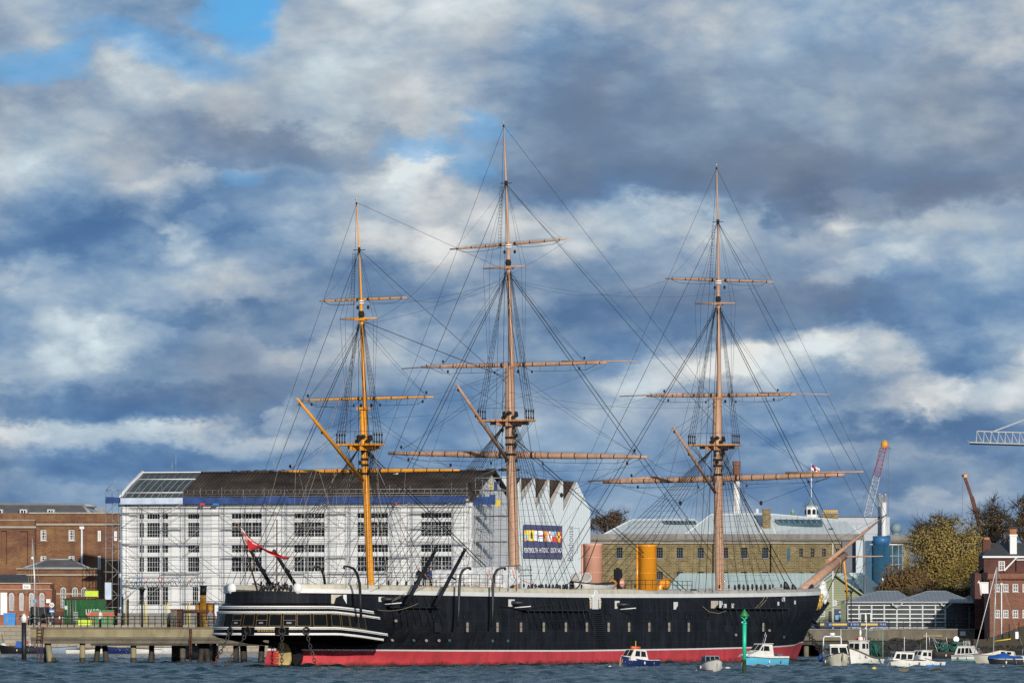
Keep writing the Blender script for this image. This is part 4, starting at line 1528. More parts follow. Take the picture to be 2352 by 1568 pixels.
            if i == 0:
                lt = cap + Vector((.3, -.35 if e is p1 else .35, -.3))
            elif i == 1:
                lt = cx + Vector((0, -.3 if e is p1 else .3, -.4))
            else:
                lt = tg[2] + Vector((0, -.1 if e is p1 else .1, -.3))
            inn = e.lerp(oth, .12 if boom else .05)
            rope(mast, 'lift', [inn + ZX * r, lt], .022 if i < 2 else .013, .2)
            if i < 2:
                rope(mast, 'lift', [inn + ZX * r, lt + Vector((.2, .1, -.5))], .018, .35)
                block(mast, inn + ZX * (r + .28), .16 if i == 0 else .14)
                block(mast, inn.lerp(oth, .03) - ZX * (r + .28), .16 if i == 0 else .14)
                block(mast, e.lerp(oth, .40) - ZX * (r + .5), .13)
        for y in (-.55, .55):
            block(mast, Vector((ref.x + .3, ref.y + y, mid.z - .55 - .1 * i)), .17)
    # gaff
    g0, g1 = SP(*d['gaff'][0], 0.2), SP(*d['gaff'][1], 0.2)
    mb = MB()
    mb.tube([g0, g0.lerp(g1, .4), g1], [d['gaff'][2] * .55, d['gaff'][2], d['gaff'][2]], mk, 8)
    mb.build('gaff', mast)
    for k, h in ((.04, 0), (.38, .4)):
        rope(mast, 'peak_halyard', [g0.lerp(g1, k), cap + Vector((-.3, 0, -.4 - h))], .022)
        block(mast, g0.lerp(g1, k) + Vector((-.1, 0, -.25)), .13)
    for side in (1, -1):
        rope(mast, 'vang', [g0, Vector((base.x - 14 if key_ == 'mizzen' else base.x - 12, -side * 5.5 if key_ == 'mizzen' else -side * 8, 7.4))], .018, key='rope_tan' if key_ == 'mizzen' else 'rope_dark')
    # lower shrouds with deadeyes, ratlines
    c0, c1, cz = CHAN[key_]
    ns = d['ns']
    for side in (1, -1):
        ends = []
        for i in range(ns):
            s = c0 + (c1 - c0) * (i + .5) / ns
            t = half(s, rail(s)) - .02
            lo = Vector((s, -side * t, rail(s) + 1.05))
            hi = Vector((top.x - .25 + .06 * i, top.y - side * .42, top.z - .35 + .05 * i))
            ends.append((hi, lo))
            rope(mast, 'shroud', [hi, lo], .034)
            if True:
                dm = MB()
                dm.ball(tuple(lo), .19, 'rope_dark', 7, (.8, .5, 1.2))
                dm.ball((lo.x, lo.y, lo.z - .55), .18, 'rope_dark', 7, (.8, .5, 1.2))
                dm.tube([(s, -side * (half(s, rail(s)) + .1), rail(s) - .03), Vector((s, -side * (half(s, cz) + .5), cz + .06))], .035, 'rope_dark', 4, False)
                dm.build('deadeye', mast)
        rt = MB()
        nr = 26
        for k in range(2, nr):
            f = k / nr
            rt.tube([e[0].lerp(e[1], f) for e in ends], .011, 'rope_dark', 3, False)
        rt.build('ratlines', mast)
        # futtock and topmast shrouds
        te = []
        for i in range(4):
            sx = top.x - 1.7 + i * .52
            rim = Vector((sx, top.y - side * w * .95, top.z + .9))
            hi = Vector((cx.x - .2 + .08 * i, cx.y - side * .26, cx.z - .5 + .05 * i))
            te.append((hi, rim))
            rope(mast, 'topmast_shroud', [hi, rim], .028)
            rope(mast, 'futtock_shroud', [rim - ZX * .95, Vector((top.x - .2, top.y - side * .5, top.z - 2.6 - .1 * i))], .03)
            dm = MB()
            dm.ball(tuple(rim), .14, 'rope_dark', 6, (.9, .6, 1.2))
            dm.ball((rim.x, rim.y, rim.z - .68), .14, 'rope_dark', 6, (.9, .6, 1.2))
            dm.tube([rim, rim - ZX * .95], .05, 'rope_dark', 4, False)
            dm.build('deadeye', mast)
        rt = MB()
        for k in range(2, 26):
            rt.tube([e[0].lerp(e[1], k / 26) for e in te], .011, 'rope_dark', 3, False)
        rt.build('ratlines', mast)
        # topgallant rigging over the crosstree ends
        xe = X1 if side > 0 else X0
        for j in (0, 1):
            rope(mast, 'topgallant_shroud', [tg[2] + Vector((-.1 * j, -side * .1, -.3)), xe.lerp(cx, .25 * j), top.lerp(cx, .25) + Vector((-.6, -side * (w * .7), 0))], .018)
        # backstays
        for j, (pt, r_) in enumerate(((cx + ZX * -.4, .04), (cx + ZX * -.2, .04), (tg[2] + ZX * -.2, .032), (tg[3] + ZX * -.3, .022))):
            s = c0 - 1.2 - 1.7 * j
            t = half(s, rail(s)) + .3
            rope(mast, 'backstay', [pt, Vector((s, -side * t, rail(s) + .5))], r_)
    # rope ladder up the topgallant mast
    mb = MB()
    l0, l1 = tg[2] + Vector((-.15, .25, -.4)), tg[1] + Vector((-.6, .45, -.5))
    for dy in (0, .38):
        mb.tube([l0 + Vector((-dy, dy * .4, 0)), l1 + Vector((-dy, dy * .4, 0))], .014, 'rope_dark', 3, False)
    for k in np.linspace(.03, .99, 19):
        p = l0.lerp(l1, k)
        mb.tube([p, p + Vector((-.38, .152, 0))], .02, 'rope_dark', 3, False)
    mb.build('rope_ladder', mast)
    # coils, dark bands and gear on the lower mast
    mb = MB()
    for k in (.80, .86, .9):
        c = base.lerp(top, k)
        mb.tube([c - ZX * .12, c + ZX * .1], d['r'][1] + .05, 'rope_dark', 10, False)
    for k in range(7):
        c = base.lerp(top, .88 + .015 * k)
        block(mast, Vector((c.x + rnd.uniform(-.5, .7), c.y + rnd.uniform(-.8, .8), c.z + rnd.uniform(-.8, .6))), .2)
    mb.build('mast_bands', mast)
    # running rigging from the tops to the deck
    for k in range(12 if key_ == 'mizzen' else 10):
        st = (top, cap, cx)[k % 3] + Vector((rnd.uniform(-.5, .7), rnd.uniform(-.7, .7), -.6))
        sd = rnd.choice((-1, 1))
        en = Vector((base.x + rnd.uniform(-7, 3), -sd * rnd.uniform(1.0, 8.3), 7.1))
        tan = key_ == 'mizzen' and k % 4 != 0
        rope(mast, 'halyard', [st, en], rnd.choice((.012, .018, .022)) * (1.3 if tan else 1), rnd.uniform(0, .3), 'rope_tan' if tan else 'rope_dark')
    for k in range(5):
        y0, y1 = d['yp'][0]
        e = y0.lerp(y1, rnd.choice((.1, .3, .7, .9, .4, .6)))
        rope(mast, 'clew_line', [e, Vector((base.x + rnd.uniform(-8, 2), (-1 if e.y < base.y else 1) * rnd.uniform(2, 8.2) + 0, 7.1))], .014, 0, 'rope_tan' if key_ == 'mizzen' else 'rope_dark')

TOP = {k: SP(*d['top'], 0) for k, d in MD.items()}


def stay(mast, a, b, r, sag=.0, name='stay', t=0.0):
    rope(MD[mast]['o'], name, [SP(*a, t), SP(*b, t)], r, sag)


for mast, a, b, r in (
        ('mizzen', (819, 465), (1164, 622), .022), ('mizzen', (826, 574), (1164, 880), .030), ('mizzen', (832, 737), (1158, 865), .045), ('mizzen', (832, 742), (1160, 935), .018), ('mizzen', (838, 1030), (1165, 1347), .06), ('mizzen', (838, 1038), (1160, 1352), .05),
        ('main', (1157, 289), (1648, 930), .022), ('main', (1163, 424), (1644, 975), .032), ('main', (1169, 622), (1640, 1275), .045), ('main', (1169, 630), (1634, 1290), .04), ('main', (1175, 1000), (1578, 1357), .055), ('main', (1176, 1010), (1566, 1357), .045),
        ('main', (1163, 430), (1646, 940), .015),
        ('fore', (1646, 386), (2035, 1181), .022), ('fore', (1650, 512), (2027, 1188), .032), ('fore', (1650, 514), (1996, 1212), .026), ('fore', (1651, 704), (1940, 1270), .045), ('fore', (1651, 708), (1930, 1280), .04), ('fore', (1651, 1036), (1803, 1336), .055), ('fore', (1652, 1040), (1821, 1342), .055)):
    stay(mast, a, b, r)
for a in ((1803, 1336), (1821, 1342)):
    p = SP(*a, 0)
    mb = MB()
    mb.tube([p, p + Vector((.3, 0, -.5)), p + Vector((.8, 0, -1.1)), p + Vector((1.1, 0, -1.5))], [.14, .34, .36, .2], 'black_iron', 8)
    mb.build('stay_heart', MD['fore']['o'])
# braces: from the yard arms to the next mast
for mast, i, to, (tx, ty), sg in (('mizzen', 0, 'main', (1172, 1060), .8), ('mizzen', 1, 'main', (1170, 860), 1.0), ('mizzen', 2, 'main', (1168, 640), 1.0), ('main', 1, 'mizzen', (837, 960), 1.4), ('main', 2, 'mizzen', (832, 745), 1.2), ('main', 0, 'fore', (1648, 1045), 1.6),
                                  ('fore', 0, 'main', (1176, 1080), 1.6), ('fore', 1, 'main', (1171, 900), 1.4), ('fore', 2, 'main', (1168, 640), 1.6)):
    for e in MD[mast]['yp'][i]:
        o = e + Vector((0, 0, -.2))
        rope(MD[mast]['o'], 'brace', [o, SP(tx, ty, .35 if e.y < 0 else -.35)], .016 if i else .02, sg)
# tackles slung between lower yard arms and the mast
for mast, pts, t in (('fore', ((1409, 1112), (1562.8, 1155), (1630, 1110)), -4), ('fore', ((1912.6, 1093), (1748, 1154.6), (1672, 1105)), 4), ('main', ((905, 1047), (1079.5, 1113), (1160, 1075)), -4), ('main', ((1470, 1054), (1289.7, 1136.6), (1190, 1070)), 4)):
    s0 = TOP[mast].x + .6
    q = [SX(*p, s0) for p in pts]
    rope(MD[mast]['o'], 'tackle', q, .03)
    block(MD[mast]['o'], q[1], .22)
rope(MD['mizzen']['o'], 'flag_halyard', [SP(838, 745, 0), SP(640, 1345, -2)], .02, 0, 'rope_tan')
rope(MD['mizzen']['o'], 'flag_halyard', [SP(683, 918, 0), SP(672, 1345, 1)], .016, 0, 'rope_tan')
for a, b, t in (((998, 1263), (862, 1345), 8), ((1065, 1263), (905, 1375), 9), ((960, 1385), (868, 1400), 9.2), ((1210, 1218), (900, 1380), 8)):
    rope(ship, 'boom_guy', [SP(*a, t), SP(*b, t)], .025, .3, 'rope_tan')
rope(ship, 'mooring_rope', [SP(1330, 1346, 7.5), HP(1270, 1388, .1), HP(1200, 1399, .12), HP(1150, 1390, .1)], .08)
rope(ship, 'mooring_rope', [SP(1330, 1346, 7.5), SP(1372, 1238, 2)], .06)
for x in (0, 7):
    rope(ship, 'mooring_rope', [HP(1764 + x, 1352, .1), HP(1752 + x, 1378, .12), HP(1736 + x, 1395, .12), HP(1712 + x, 1398, .12)], .035, 0, 'rope_tan')
rope(ship, 'mooring_rope', [HP(1614, 1392, .1), HP(1628, 1404, .12), HP(1650, 1408, .12), HP(1668, 1402, .12)], .035, 0, 'rope_tan')
# blocks and pins along the rail in gaps of the netting
for x in list(range(605, 705, 9)):
    mb = MB()
    p = SP(x, 1350 - (x % 4), -5.2 + (x - 605) * .055)
    mb.ball(tuple(p), .24, 'black_iron', 7, (.8, .6, 1.4))
    mb.tube([p - ZX * .7, p + ZX * .2], .07, 'black_iron', 5)
    mb.build('belaying_block', ship)
for x in list(range(1214, 1312, 8)) + list(range(1688, 1776, 10)):
    mb = MB()
    p = SP(x, 1347 + (x % 3), 6.6)
    mb.ball(tuple(p), .22, 'black_iron', 7, (.8, .6, 1.4))
    mb.tube([p - ZX * .7, p + ZX * .3], .07, 'black_iron', 5)
    mb.build('belaying_block', ship)
# ensign at the stern
e0, e1 = SP(547.5, 1200, -1.0), SP(591.3, 1357, -1.0)
mb = MB()
mb.tube([e1, e0], [.09, .05], 'brick_dark', 7)
mb.ball(tuple(e0), .1, 'gold', 6)
staff = mb.build('ensign_staff', ship)


def c2(x, y):
    return (700 + x / 1.853) / 1.5918, (1650 + y / 1.853) / 1.5918


fl = MB()
up_ = [(332, 508), (362, 545), (400, 585), (440, 615), (480, 648), (520, 668), (560, 680), (600, 700), (640, 712), (666, 712)]
lo_ = [(392, 668), (400, 668), (428, 662), (452, 655), (490, 668), (525, 690), (560, 704), (600, 722), (630, 730), (655, 728)]
rows = []
for i in range(10):
    row = []
    for j in range(7):
        k = j / 6
        x = up_[i][0] * (1 - k) + lo_[i][0] * k
        y = up_[i][1] * (1 - k) + lo_[i][1] * k
        row.append(SP(*c2(x, y), -1.0 + .22 * math.sin(i * 1.3 + j * 1.1) * min(1, i / 2)))
    rows.append(row)
n = 7
vs = [p for r_ in rows for p in r_]
cols = {}
for i in range(9):
    for j in range(6):
        if i < 3 and j < 3:
            kx = 'white_paint' if (i == j or i + j == 2) else 'flag_blue'
            kx = 'flag_red' if (i == 1 or j == 1) and not (i == 1 and j == 1) and (i + j) % 2 else kx
        else:
            kx = 'flag_red'
        cols.setdefault(kx, []).append((i * n + j, i * n + j + 1, (i + 1) * n + j + 1, (i + 1) * n + j))
for kx, fs in cols.items():
    fl.add(vs, fs, kx, True)
flag = fl.build('ensign_flag', staff)
# canvas tent of white sheeting over scaffold on the deck: lies on the ship
tent = thing('tarpaulin_shelter', 'torn white plastic sheeting hung over a scaffold frame at the foot of the tallest mast', 'tarpaulin', ship.matrix_basis @ Vector((0, 0, 0)), math.atan2(SS_, SC))


def c3(x, y):
    return (1400 + x / 1.853) / 1.5918, (1650 + y / 1.853) / 1.5918


tt = [(330, 812), (400, 800), (480, 800), (540, 790), (600, 784), (680, 782), (760, 779), (830, 780), (900, 782), (918, 800), (935, 850)]
tb = [(330, 862), (400, 872), (480, 865), (540, 890), (600, 905), (680, 915), (740, 935), (800, 940), (880, 905), (925, 895), (938, 880)]
mb = MB()
rows = []
rr = random.Random(2)
NU = 41
for i in range(NU):
    u = i / (NU - 1) * 10
    a = min(9, int(u))
    f = u - a
    T = [tt[a][q] * (1 - f) + tt[a + 1][q] * f for q in (0, 1)]
    Bt = [tb[a][q] * (1 - f) + tb[a + 1][q] * f for q in (0, 1)]
    row = []
    p = SP(*c3(*T), 1.0)
    row.append(p + Vector((0, 1.1, -.9)))
    row.append(p + Vector((0, .6, 0.05)))
    for j in range(9):
        k = j / 8
        x, y = T[0] * (1 - k) + Bt[0] * k, T[1] * (1 - k) + Bt[1] * k
        fold = .16 * math.sin(i * 2.4) + .10 * math.sin(i * 0.9 + j * 1.7) + rr.uniform(-.10, .10)
        row.append(SP(*c3(x, y), 1.6 + k * .5 + fold))
    rows.append(row[::-1])
mb.loft(rows, 'sheet_white')
mb.build('plastic_sheet', tent)
for k, (x0, y0, x1, y1) in enumerate(((360, 800, 360, 945), (555, 790, 555, 945), (745, 778, 745, 945), (935, 772, 935, 945), (1000, 770, 1000, 940), (330, 812, 930, 770), (920, 800, 1010, 800), (920, 840, 1010, 838), (720, 800, 745, 860))):
    mb = MB()
    mb.tube([SP(*c3(x0, y0), 1.0), SP(*c3(x1, y1), 1.0)], .05, 'scaffold_tube' if k < 8 else 'orange_buoy', 5)
    mb.build('scaffold_pole', tent)
mb = MB()
for a, b in (((720, 800), (735, 880)), ((875, 790), (890, 860)), ((940, 870), (1080, 925))):
    mb.tube([SP(*c3(*a), 2.4), SP(*c3(*b), 2.4)], .04, 'orange_buoy', 4)
mb.build('orange_strap', tent)
# small boat stowed on deck
bo = thing('stowed_boat', 'white wooden boat with a black cover stowed at the foot of the pink funnel', 'boat', ship.matrix_basis @ Vector((0, 0, 0)), math.atan2(SS_, SC))
b0, b1 = SP(1313, 1352, 6.5), SP(1409, 1352, 6.5)
rings = []
rings2 = []
for i in range(13):
    k = i / 12
    x = b0.x + (b1.x - b0.x) * k
    w = 1.15 * math.sin(math.pi * min(1, max(0.0, k * .96 + .02))) ** .55
    z = 7.02 + .22 * (2 * k - 1) ** 2
    rings.append([(x, b0.y + w * math.cos(a), z + .62 - 1.02 * math.sin(a) ** .8 * (.55 + .45 * math.sin(math.pi * k))) for a in np.linspace(0, math.pi, 9)])
    rings2.append([(x, b0.y + w * c * 1.03, z + .62 + .16 * (1 - c * c) + .05 * math.sin(i * 2.1 + c * 3)) for c in np.linspace(1, -1, 7)])
MB().loft([r[::-1] for r in rings], 'boat_white').build('boat_hull', bo)
MB().loft(rings2, 'cloth_dark').build('boat_cover', bo)
# ------------------------------------------------------------------ land and quay
def slab(name, x0, y0, x1, y1, z, key, depth=0.0):
    mb = MB()
    if depth:
        mb.box((x0, y0, z - depth), (x1, y1, z), key)
    else:
        mb.quad([(x0, y0, z), (x1, y0, z), (x1, y1, z), (x0, y1, z)], key)
    return tag(mb.build(name), kind='structure')


QY = 902.0
slab('ground', -2500, QY + 1.2, 2500, 5200, 3.55, 'paving')


def c1(x, y):
    return x / 1.853 / 1.5918, (1650 + y / 1.853) / 1.5918


# old stone quay wall on the left
mb = MB()
xl, xr = -600.0, at(1320, 1400, QY).x
mb.box((xl, QY, -2), (xr, QY + 1.2, 3.62), 'quay_stone')
mb.build('quay_wall', None, 'pale weathered stone quay wall on the far left with the brick buildings standing on it', 'wall')

# ------------------------------------------------------------------ white boathouse under repair
WB = Fac(278, 930, 15, 'boathouse', 'long white three storey boathouse with brown roof, wrapped in scaffolding', 'boathouse', base=3.55)
U = WB.u
ZW = lambda y: WB.z(y, 700)
uR = U(1083)
zE, zG = ZW(1150), 0.0
holes, wins = [], []
rowsA = ((1178, 1190.5, 1), (1198.6, 1232.6, 4), (1250.9, 1268, 2), (1278, 1312, 3))
bays = [((318, 330.5, 2), (336.7, 366.8, 5), (372, 385.8, 2)), ((430.6, 457.7, 5),), ((531, 601, 9),), ((674.4, 745, 9),), ((819.5, 891, 9),), ((966, 1038, 9),)]
for bi, bay in enumerate(bays):
    for (xa, xb, nx) in bay:
        rr_ = rowsA
        for ya, yb, nz in rr_:
            holes.append((U(xa), U(xb), ZW(yb), ZW(ya)))
            wins.append((U(xa), U(xb), ZW(yb), ZW(ya), nx, nz))
        if bi == 0:
            holes.append((U(xa), U(xb), ZW(1388), ZW(1347)))
            wins.append((U(xa), U(xb), ZW(1388), ZW(1347), nx, 4))
    if bi == 1:
        holes.append((U(441), U(455), ZW(1388), ZW(1347)))
        wins.append((U(441), U(455), ZW(1388), ZW(1347), 3, 4))
    if bi > 1:
        xa, xb, nx = bay[0]
        holes.append((U(xa + 4), U(xb - 4), ZW(1390), ZW(1347)))
        wins.append((U(xa + 4), U(xb - 4), ZW(1390), ZW(1347), nx, 4))
mb = MB()
wall_holes(mb, 0, uR, zG, zE, holes, 'white_wall', 0, .35, 'white_trim')
DEP = 21.0
mb.quad([(uR, 0, zG), (uR, DEP, zG), (uR, DEP, zE), (uR, 0, zE)], 'white_wall')
mb.quad([(0, DEP, zG), (0, 0, zG), (0, 0, zE), (0, DEP, zE)], 'white_wall')
mb.quad([(uR, DEP, zG), (0, DEP, zG), (0, DEP, zE), (uR, DEP, zE)], 'white_wall')
zR = ZW(1086) + .4
mb.add([(0, 0, zE), (0, DEP, zE), (0, DEP / 2, zR - .5)], [(1, 0, 2)], 'white_wall')
mb.add([(uR, 0, zE), (uR, DEP, zE), (uR, DEP / 2, zR - .5)], [(0, 1, 2)], 'white_wall')
mb.build('wall', WB.o)
for k in wins:
    window(WB.o, k[0], k[1], k[2], k[3], .2, k[4], k[5], 'white_trim', 'glass_dark', .03, .04)
for bay in bays:
    xa, xb = U(bay[0][0]) - .35, U(bay[-1][1]) + .35
    for ya, yb in ((1172, 1234), (1247, 1314)):
        pass
    for yy in (1236, 1315.5):
        mb = MB()
        mb.box((xa, -.22, ZW(yy) - .12), (xb, .05, ZW(yy) + .12), 'white_trim')
        mb.build('sill', WB.o)
for xp in (291, 402, 494, 638, 782, 929, 1068):
    mb = MB()
    mb.box((U(xp) - .5, -.16, 0), (U(xp) + .5, .02, zE - .4), 'white_trim')
    mb.build('pilaster', WB.o)
for yy, h, pr in ((1160, .5, .5), (1240, .22, .2), (1320, .5, .35), (1395, .3, .2)):
    mb = MB()
    mb.box((-.2, -pr, ZW(yy) - h / 2), (uR + .2, .03, ZW(yy) + h / 2), 'white_trim')
    mb.build('cornice', WB.o)
# roof: shallow bowed slopes
rf = MB()
prof = [(-.7, zE - .1), (2.2, zE + 1.25), (5.0, zE + 2.35), (7.8, zE + 3.25), (DEP / 2, zR), (DEP - 7.8, zE + 3.25), (DEP + .7, zE - .1)]
uG = U(410)
rf.loft([[(u, v, z) for v, z in prof] for u in (uG, uR + .4)], 'roof_brown')
roof = rf.build('roof', WB.o)
rg = MB()
rg.loft([[(u, v, z) for v, z in prof] for u in (-.3, uG - .004)], 'roof_glaze')
for k in range(9):
    u = .2 + (uG - .6) * k / 8
    rg.tube([(u, v, z + .03) for v, z in prof[:5]], .05, 'lead', 4)
for v, z in (prof[1], prof[3]):
    rg.tube([(0, v, z + .07), (uG, v, z + .07)], .09, 'white_trim', 4)
rg.build('glazed_roof', WB.o)
mb = MB()
mb.tube([(-.35, v, z + .12) for v, z in prof], .26, 'white_trim', 5)
mb.build('barge_board', WB.o)
mb = MB()
mb.tube([(uR + .4, v, z + .1) for v, z in prof], .2, 'roof_brown', 5)
mb.build('barge_board', WB.o)
mb = MB()
mb.box((-.3, DEP / 2 - .25, zR), (uG, DEP / 2 + .25, zR + .14), 'white_trim')
mb.box((uG, DEP / 2 - .25, zR), (uR, DEP / 2 + .25, zR + .14), 'roof_brown')
mb.build('ridge', WB.o)
for xa in (540, 850, 1085):
    mb = MB()
    rr = random.Random(xa)
    for k in range(26):
        u = U(xa) + rr.uniform(-4, 4)
        mb.ball((u, DEP / 2 + rr.uniform(-.3, .3), zR + .15), rr.uniform(.12, .3), 'rock_dark', 5, (1.6, 1, .8))
    mb.build('moss_clump', WB.o)
for xa, h in ((311, 1.6), (320, 2.6), (547, 2.2)):
    mb = MB()
    mb.tube([(U(xa) + 2, DEP / 2, zR), (U(xa) + 2, DEP / 2, zR + h)], .035, 'steel_grey', 4)
    mb.build('aerial', WB.o)
mb = MB()
for xa, r in ((287, .32), (295, .2)):
    mb.tube([(U(xa), -.45, 0), (U(xa), -.45, zE)], r, 'white_trim', 8)
mb.build('downpipe', WB.o)

# ------------------------------------------------------------------ scaffolding in front of it
SCF = thing('scaffolding', 'tall steel tube scaffolding with blue netting around the white boathouse', 'scaffold', WB.o.location, -WB.b)


def sp_box(name, a, b, key):
    mb = MB()
    mb.box(a, b, key)
    return mb.build(name, SCF)


rr = random.Random(11)
zTop = ZW(1119)
ups = [288, 330, 380, 429, 469, 518, 567, 615, 662, 711, 760, 808, 855, 903, 950, 998, 1045, 1080]
for i, x in enumerate(ups):
    for v, dz in ((-.6, 0), (-1.75, rr.uniform(-.6, .5))):
        mb = MB()
        mb.tube([(U(x), v, -.1), (U(x), v, zTop + dz - (1.2 if v > -1 else 0))], .04, 'scaffold_tube', 5)
        mb.build('upright', SCF)
lifts = (1155.5, 1176.7, 1211, 1247.5, 1277, 1314.6, 1343.4, 1380.7)
uL0, uL1 = U(286), U(1084)
for i, y in enumerate(lifts):
    z = ZW(y)
    for v in (-.6, -1.75):
        for dz in (0, 1.0):
            if dz and (v > -1 or i in (4, 6, 7)):
                continue
            mb = MB()
            mb.tube([(uL0, v, z + dz), (uL1, v, z + dz)], .03 if dz else .038, 'scaffold_tube', 5)
            mb.build('ledger', SCF)
    n = 0
    for a, b in zip(ups[:-1], ups[1:]):
        if rr.random() < (.7 if i in (0, 3) else .3):
            sp_box('scaffold_board', (U(a) + .05, -1.7, z + .05), (U(b) - .05, -1.2, z + .09), 'scaffold_board')
        if rr.random() < .42:
            z2 = ZW(lifts[i + 1]) if i + 1 < len(lifts) else 0
            mb = MB()
            q = [(U(a), -1.8, z), (U(b), -1.8, z2)]
            if rr.random() < .5:
                q = [(U(b), -1.8, z), (U(a), -1.8, z2)]
            mb.tube(q, .034, 'scaffold_tube', 5)
            mb.build('brace', SCF)
# guard rails and blue debris netting along the top lift
for y in (1124.5, 1133.5):
    mb = MB()
    mb.tube([(U(425), -1.75, ZW(y)), (uL1, -1.75, ZW(y))], .036, 'scaffold_tube', 5)
    mb.build('ledger', SCF)
for k in range(46):
    x = 425 + k * 14.3
    mb = MB()
    mb.tube([(U(x), -1.75, ZW(1134)), (U(x), -1.75, ZW(1124))], .028, 'scaffold_tube', 4)
    mb.build('guard_post', SCF)
segs = [286] + [429 + 48.5 * k for k in range(14)] + [1084]
for a, b in zip(segs[:-1], segs[1:]):
    mb = MB()
    nn = 7
    rows = [[(U(a) + (U(b) - U(a)) * i / nn, -1.86 + .05 * math.sin(i * 2.2 + a), z) for i in range(nn + 1)] for z in (ZW(1156), ZW(1141 + rr.uniform(-1, 2)))]
    mb.loft(rows, 'net_pale' if a < 300 else 'net_blue')
    mb.build('debris_netting', SCF)
for a, b, y, kx in ((469, 480, 1157, 'paint_red'), (499, 512, 1157.2, 'paint_blue'), (915, 921, 1157, 'paint_red'), (1078, 1084, 1150, 'net_yellow')):
    sp_box('banner_strip', (U(a), -1.96, ZW(y) - .12), (U(b), -1.9, ZW(y) + .14), kx)
# lattice beams half way up
mb = MB()
for ya, yb in ((1326, 1337),):
    z0, z1 = ZW(yb), ZW(ya)
    mb.tube([(U(295), -1.95, z0), (U(484), -1.95, z0)], .05, 'scaffold_tube', 5)
    mb.tube([(U(295), -1.95, z1), (U(484), -1.95, z1)], .05, 'scaffold_tube', 5)
    n = 34
    for k in range(n):
        a, b = U(295 + 189 * k / n), U(295 + 189 * (k + 1) / n)
        kx = 'paint_red' if k in (9, 14, 15, 27) else 'paint_blue' if k in (5, 6, 22) else 'scaffold_tube'
        mb.tube([(a, -1.95, z0 if k % 2 else z1), (b, -1.95, z1 if k % 2 else z0)], .035 if kx == 'scaffold_tube' else .06, kx, 4)
mb.build('lattice_beam', SCF)
# stair towers at both ends
for xs, v0, top in (((243, 258, 272), .0, 1117), ((1092, 1108, 1126, 1146, 1164), 2.0, 1088)):
    zt = WB.z(top, xs[0])
    for j, x in enumerate(xs):
        for v in (v0 - 1.2 + j * .4, v0 + 1.4 + j * .4):
            mb = MB()
            mb.tube([(WB.u(x, v), v, -.1), (WB.u(x, v), v, zt - rr.uniform(0, 1.5))], .045, 'scaffold_tube', 5)
            mb.build('upright', SCF)
    for k in range(12):
        z = .9 + k * (zt - 1.4) / 11
        for v in (v0 - 1.2, v0 + 1.4):
            mb = MB()
            mb.tube([(WB.u(xs[0], v), v, z), (WB.u(xs[-1], v), v + (len(xs) - 1) * .4, z)], .038, 'scaffold_tube', 5)
            mb.build('ledger', SCF)
        mb = MB()
        a, b = (xs[0], xs[-1]) if k % 2 else (xs[-1], xs[0])
        mb.tube([(WB.u(a, v0), v0, z), (WB.u(b, v0), v0, z + (zt - 1.4) / 11)], .036, 'scaffold_tube', 5)
        mb.build('brace', SCF)
        if k % 2 == 0:
            sp_box('scaffold_board', (WB.u(xs[0], v0), v0 - 1.0, z + .05), (WB.u(xs[-1], v0), v0 + 1.2, z + .1), 'scaffold_board')
for a, b, ya, yb, kx, v in ((242, 262, 1141, 1156, 'net_blue', -1.3), (262, 284, 1142, 1155, 'net_blue', -1.3), (241, 256, 1337, 1376, 'net_pale', -1.3), (1086, 1124, 1140, 1158, 'net_blue', .6), (1124, 1138, 1135, 1158, 'net_blue', .8), (1138, 1149, 1147, 1161, 'net_yellow', .9), (1124, 1134, 1106, 1109, 'net_yellow', .9), (1124, 1134, 1113, 1116, 'net_yellow', .9), (1124, 1134, 1121, 1124, 'net_yellow', .9), (1135, 1143, 1105, 1124, 'net_blue', .9)):
    mb = MB()
    mb.quad([(WB.u(a, v), v, WB.z(yb, a)), (WB.u(b, v), v, WB.z(yb, a)), (WB.u(b, v), v, WB.z(ya, a)), (WB.u(a, v), v, WB.z(ya, a))], kx)
    mb.build('debris_netting', SCF)

# ------------------------------------------------------------------ pale blue clad boathouse with saw-tooth gable wall
B4 = Fac(1150, 952, 0, 'clad_boathouse', 'pale blue clad boathouse with a saw toothed roof line beside the scaffolding', 'boathouse', base=-1.0)
u4, z4 = B4.u, (lambda y: B4.z(y, 1250))
bot = [1165, 1197.5, 1230.4, 1262.6, 1294]
tpx = [1196.5, 1229.5, 1261.7, 1293.3, 1325]
tpy = [1096, 1098, 1100.5, 1103, 1106]
bpy_ = [1155, 1152, 1168, 1171, 1173]
out = [(u4(1150), 0), (u4(1150), z4(1093)), (u4(1164.5), z4(1094)), (u4(1165), z4(bpy_[0]))]
for i in range(5):
    out.append((u4(tpx[i]), z4(tpy[i])))
    if i < 4:
        out.append((u4(bot[i + 1]), z4(bpy_[i + 1])))
out += [(u4(1356), z4(1172)), (u4(1356), 0)]
mb = MB()
mb.prism(out, 0, .4, 'clad_blue')
mb.quad([(u4(1356), .4, 0), (u4(1356), 40, 0), (u4(1356), 40, z4(1172)), (u4(1356), .4, z4(1172))], 'clad_blue')
mb.quad([(u4(1356), .4, z4(1172)), (u4(1356), 40, z4(1172)), (u4(1325), 40, z4(1106)), (u4(1325), .4, z4(1106))], 'clad_blue')
mb.build('wall', B4.o)
mb = MB()
for i in range(5):
    # each tooth: sloping roof behind the wall, and the upright glazing at its high side
    a, b = bot[i], tpx[i]
    za, zb_ = z4(bpy_[i]), z4(tpy[i])
    mb.quad([(u4(a), .4, za), (u4(b), .4, zb_), (u4(b), 38, zb_), (u4(a), 38, za)], 'clad_soffit')
mb.build('sawtooth_roof', B4.o)
mb = MB()
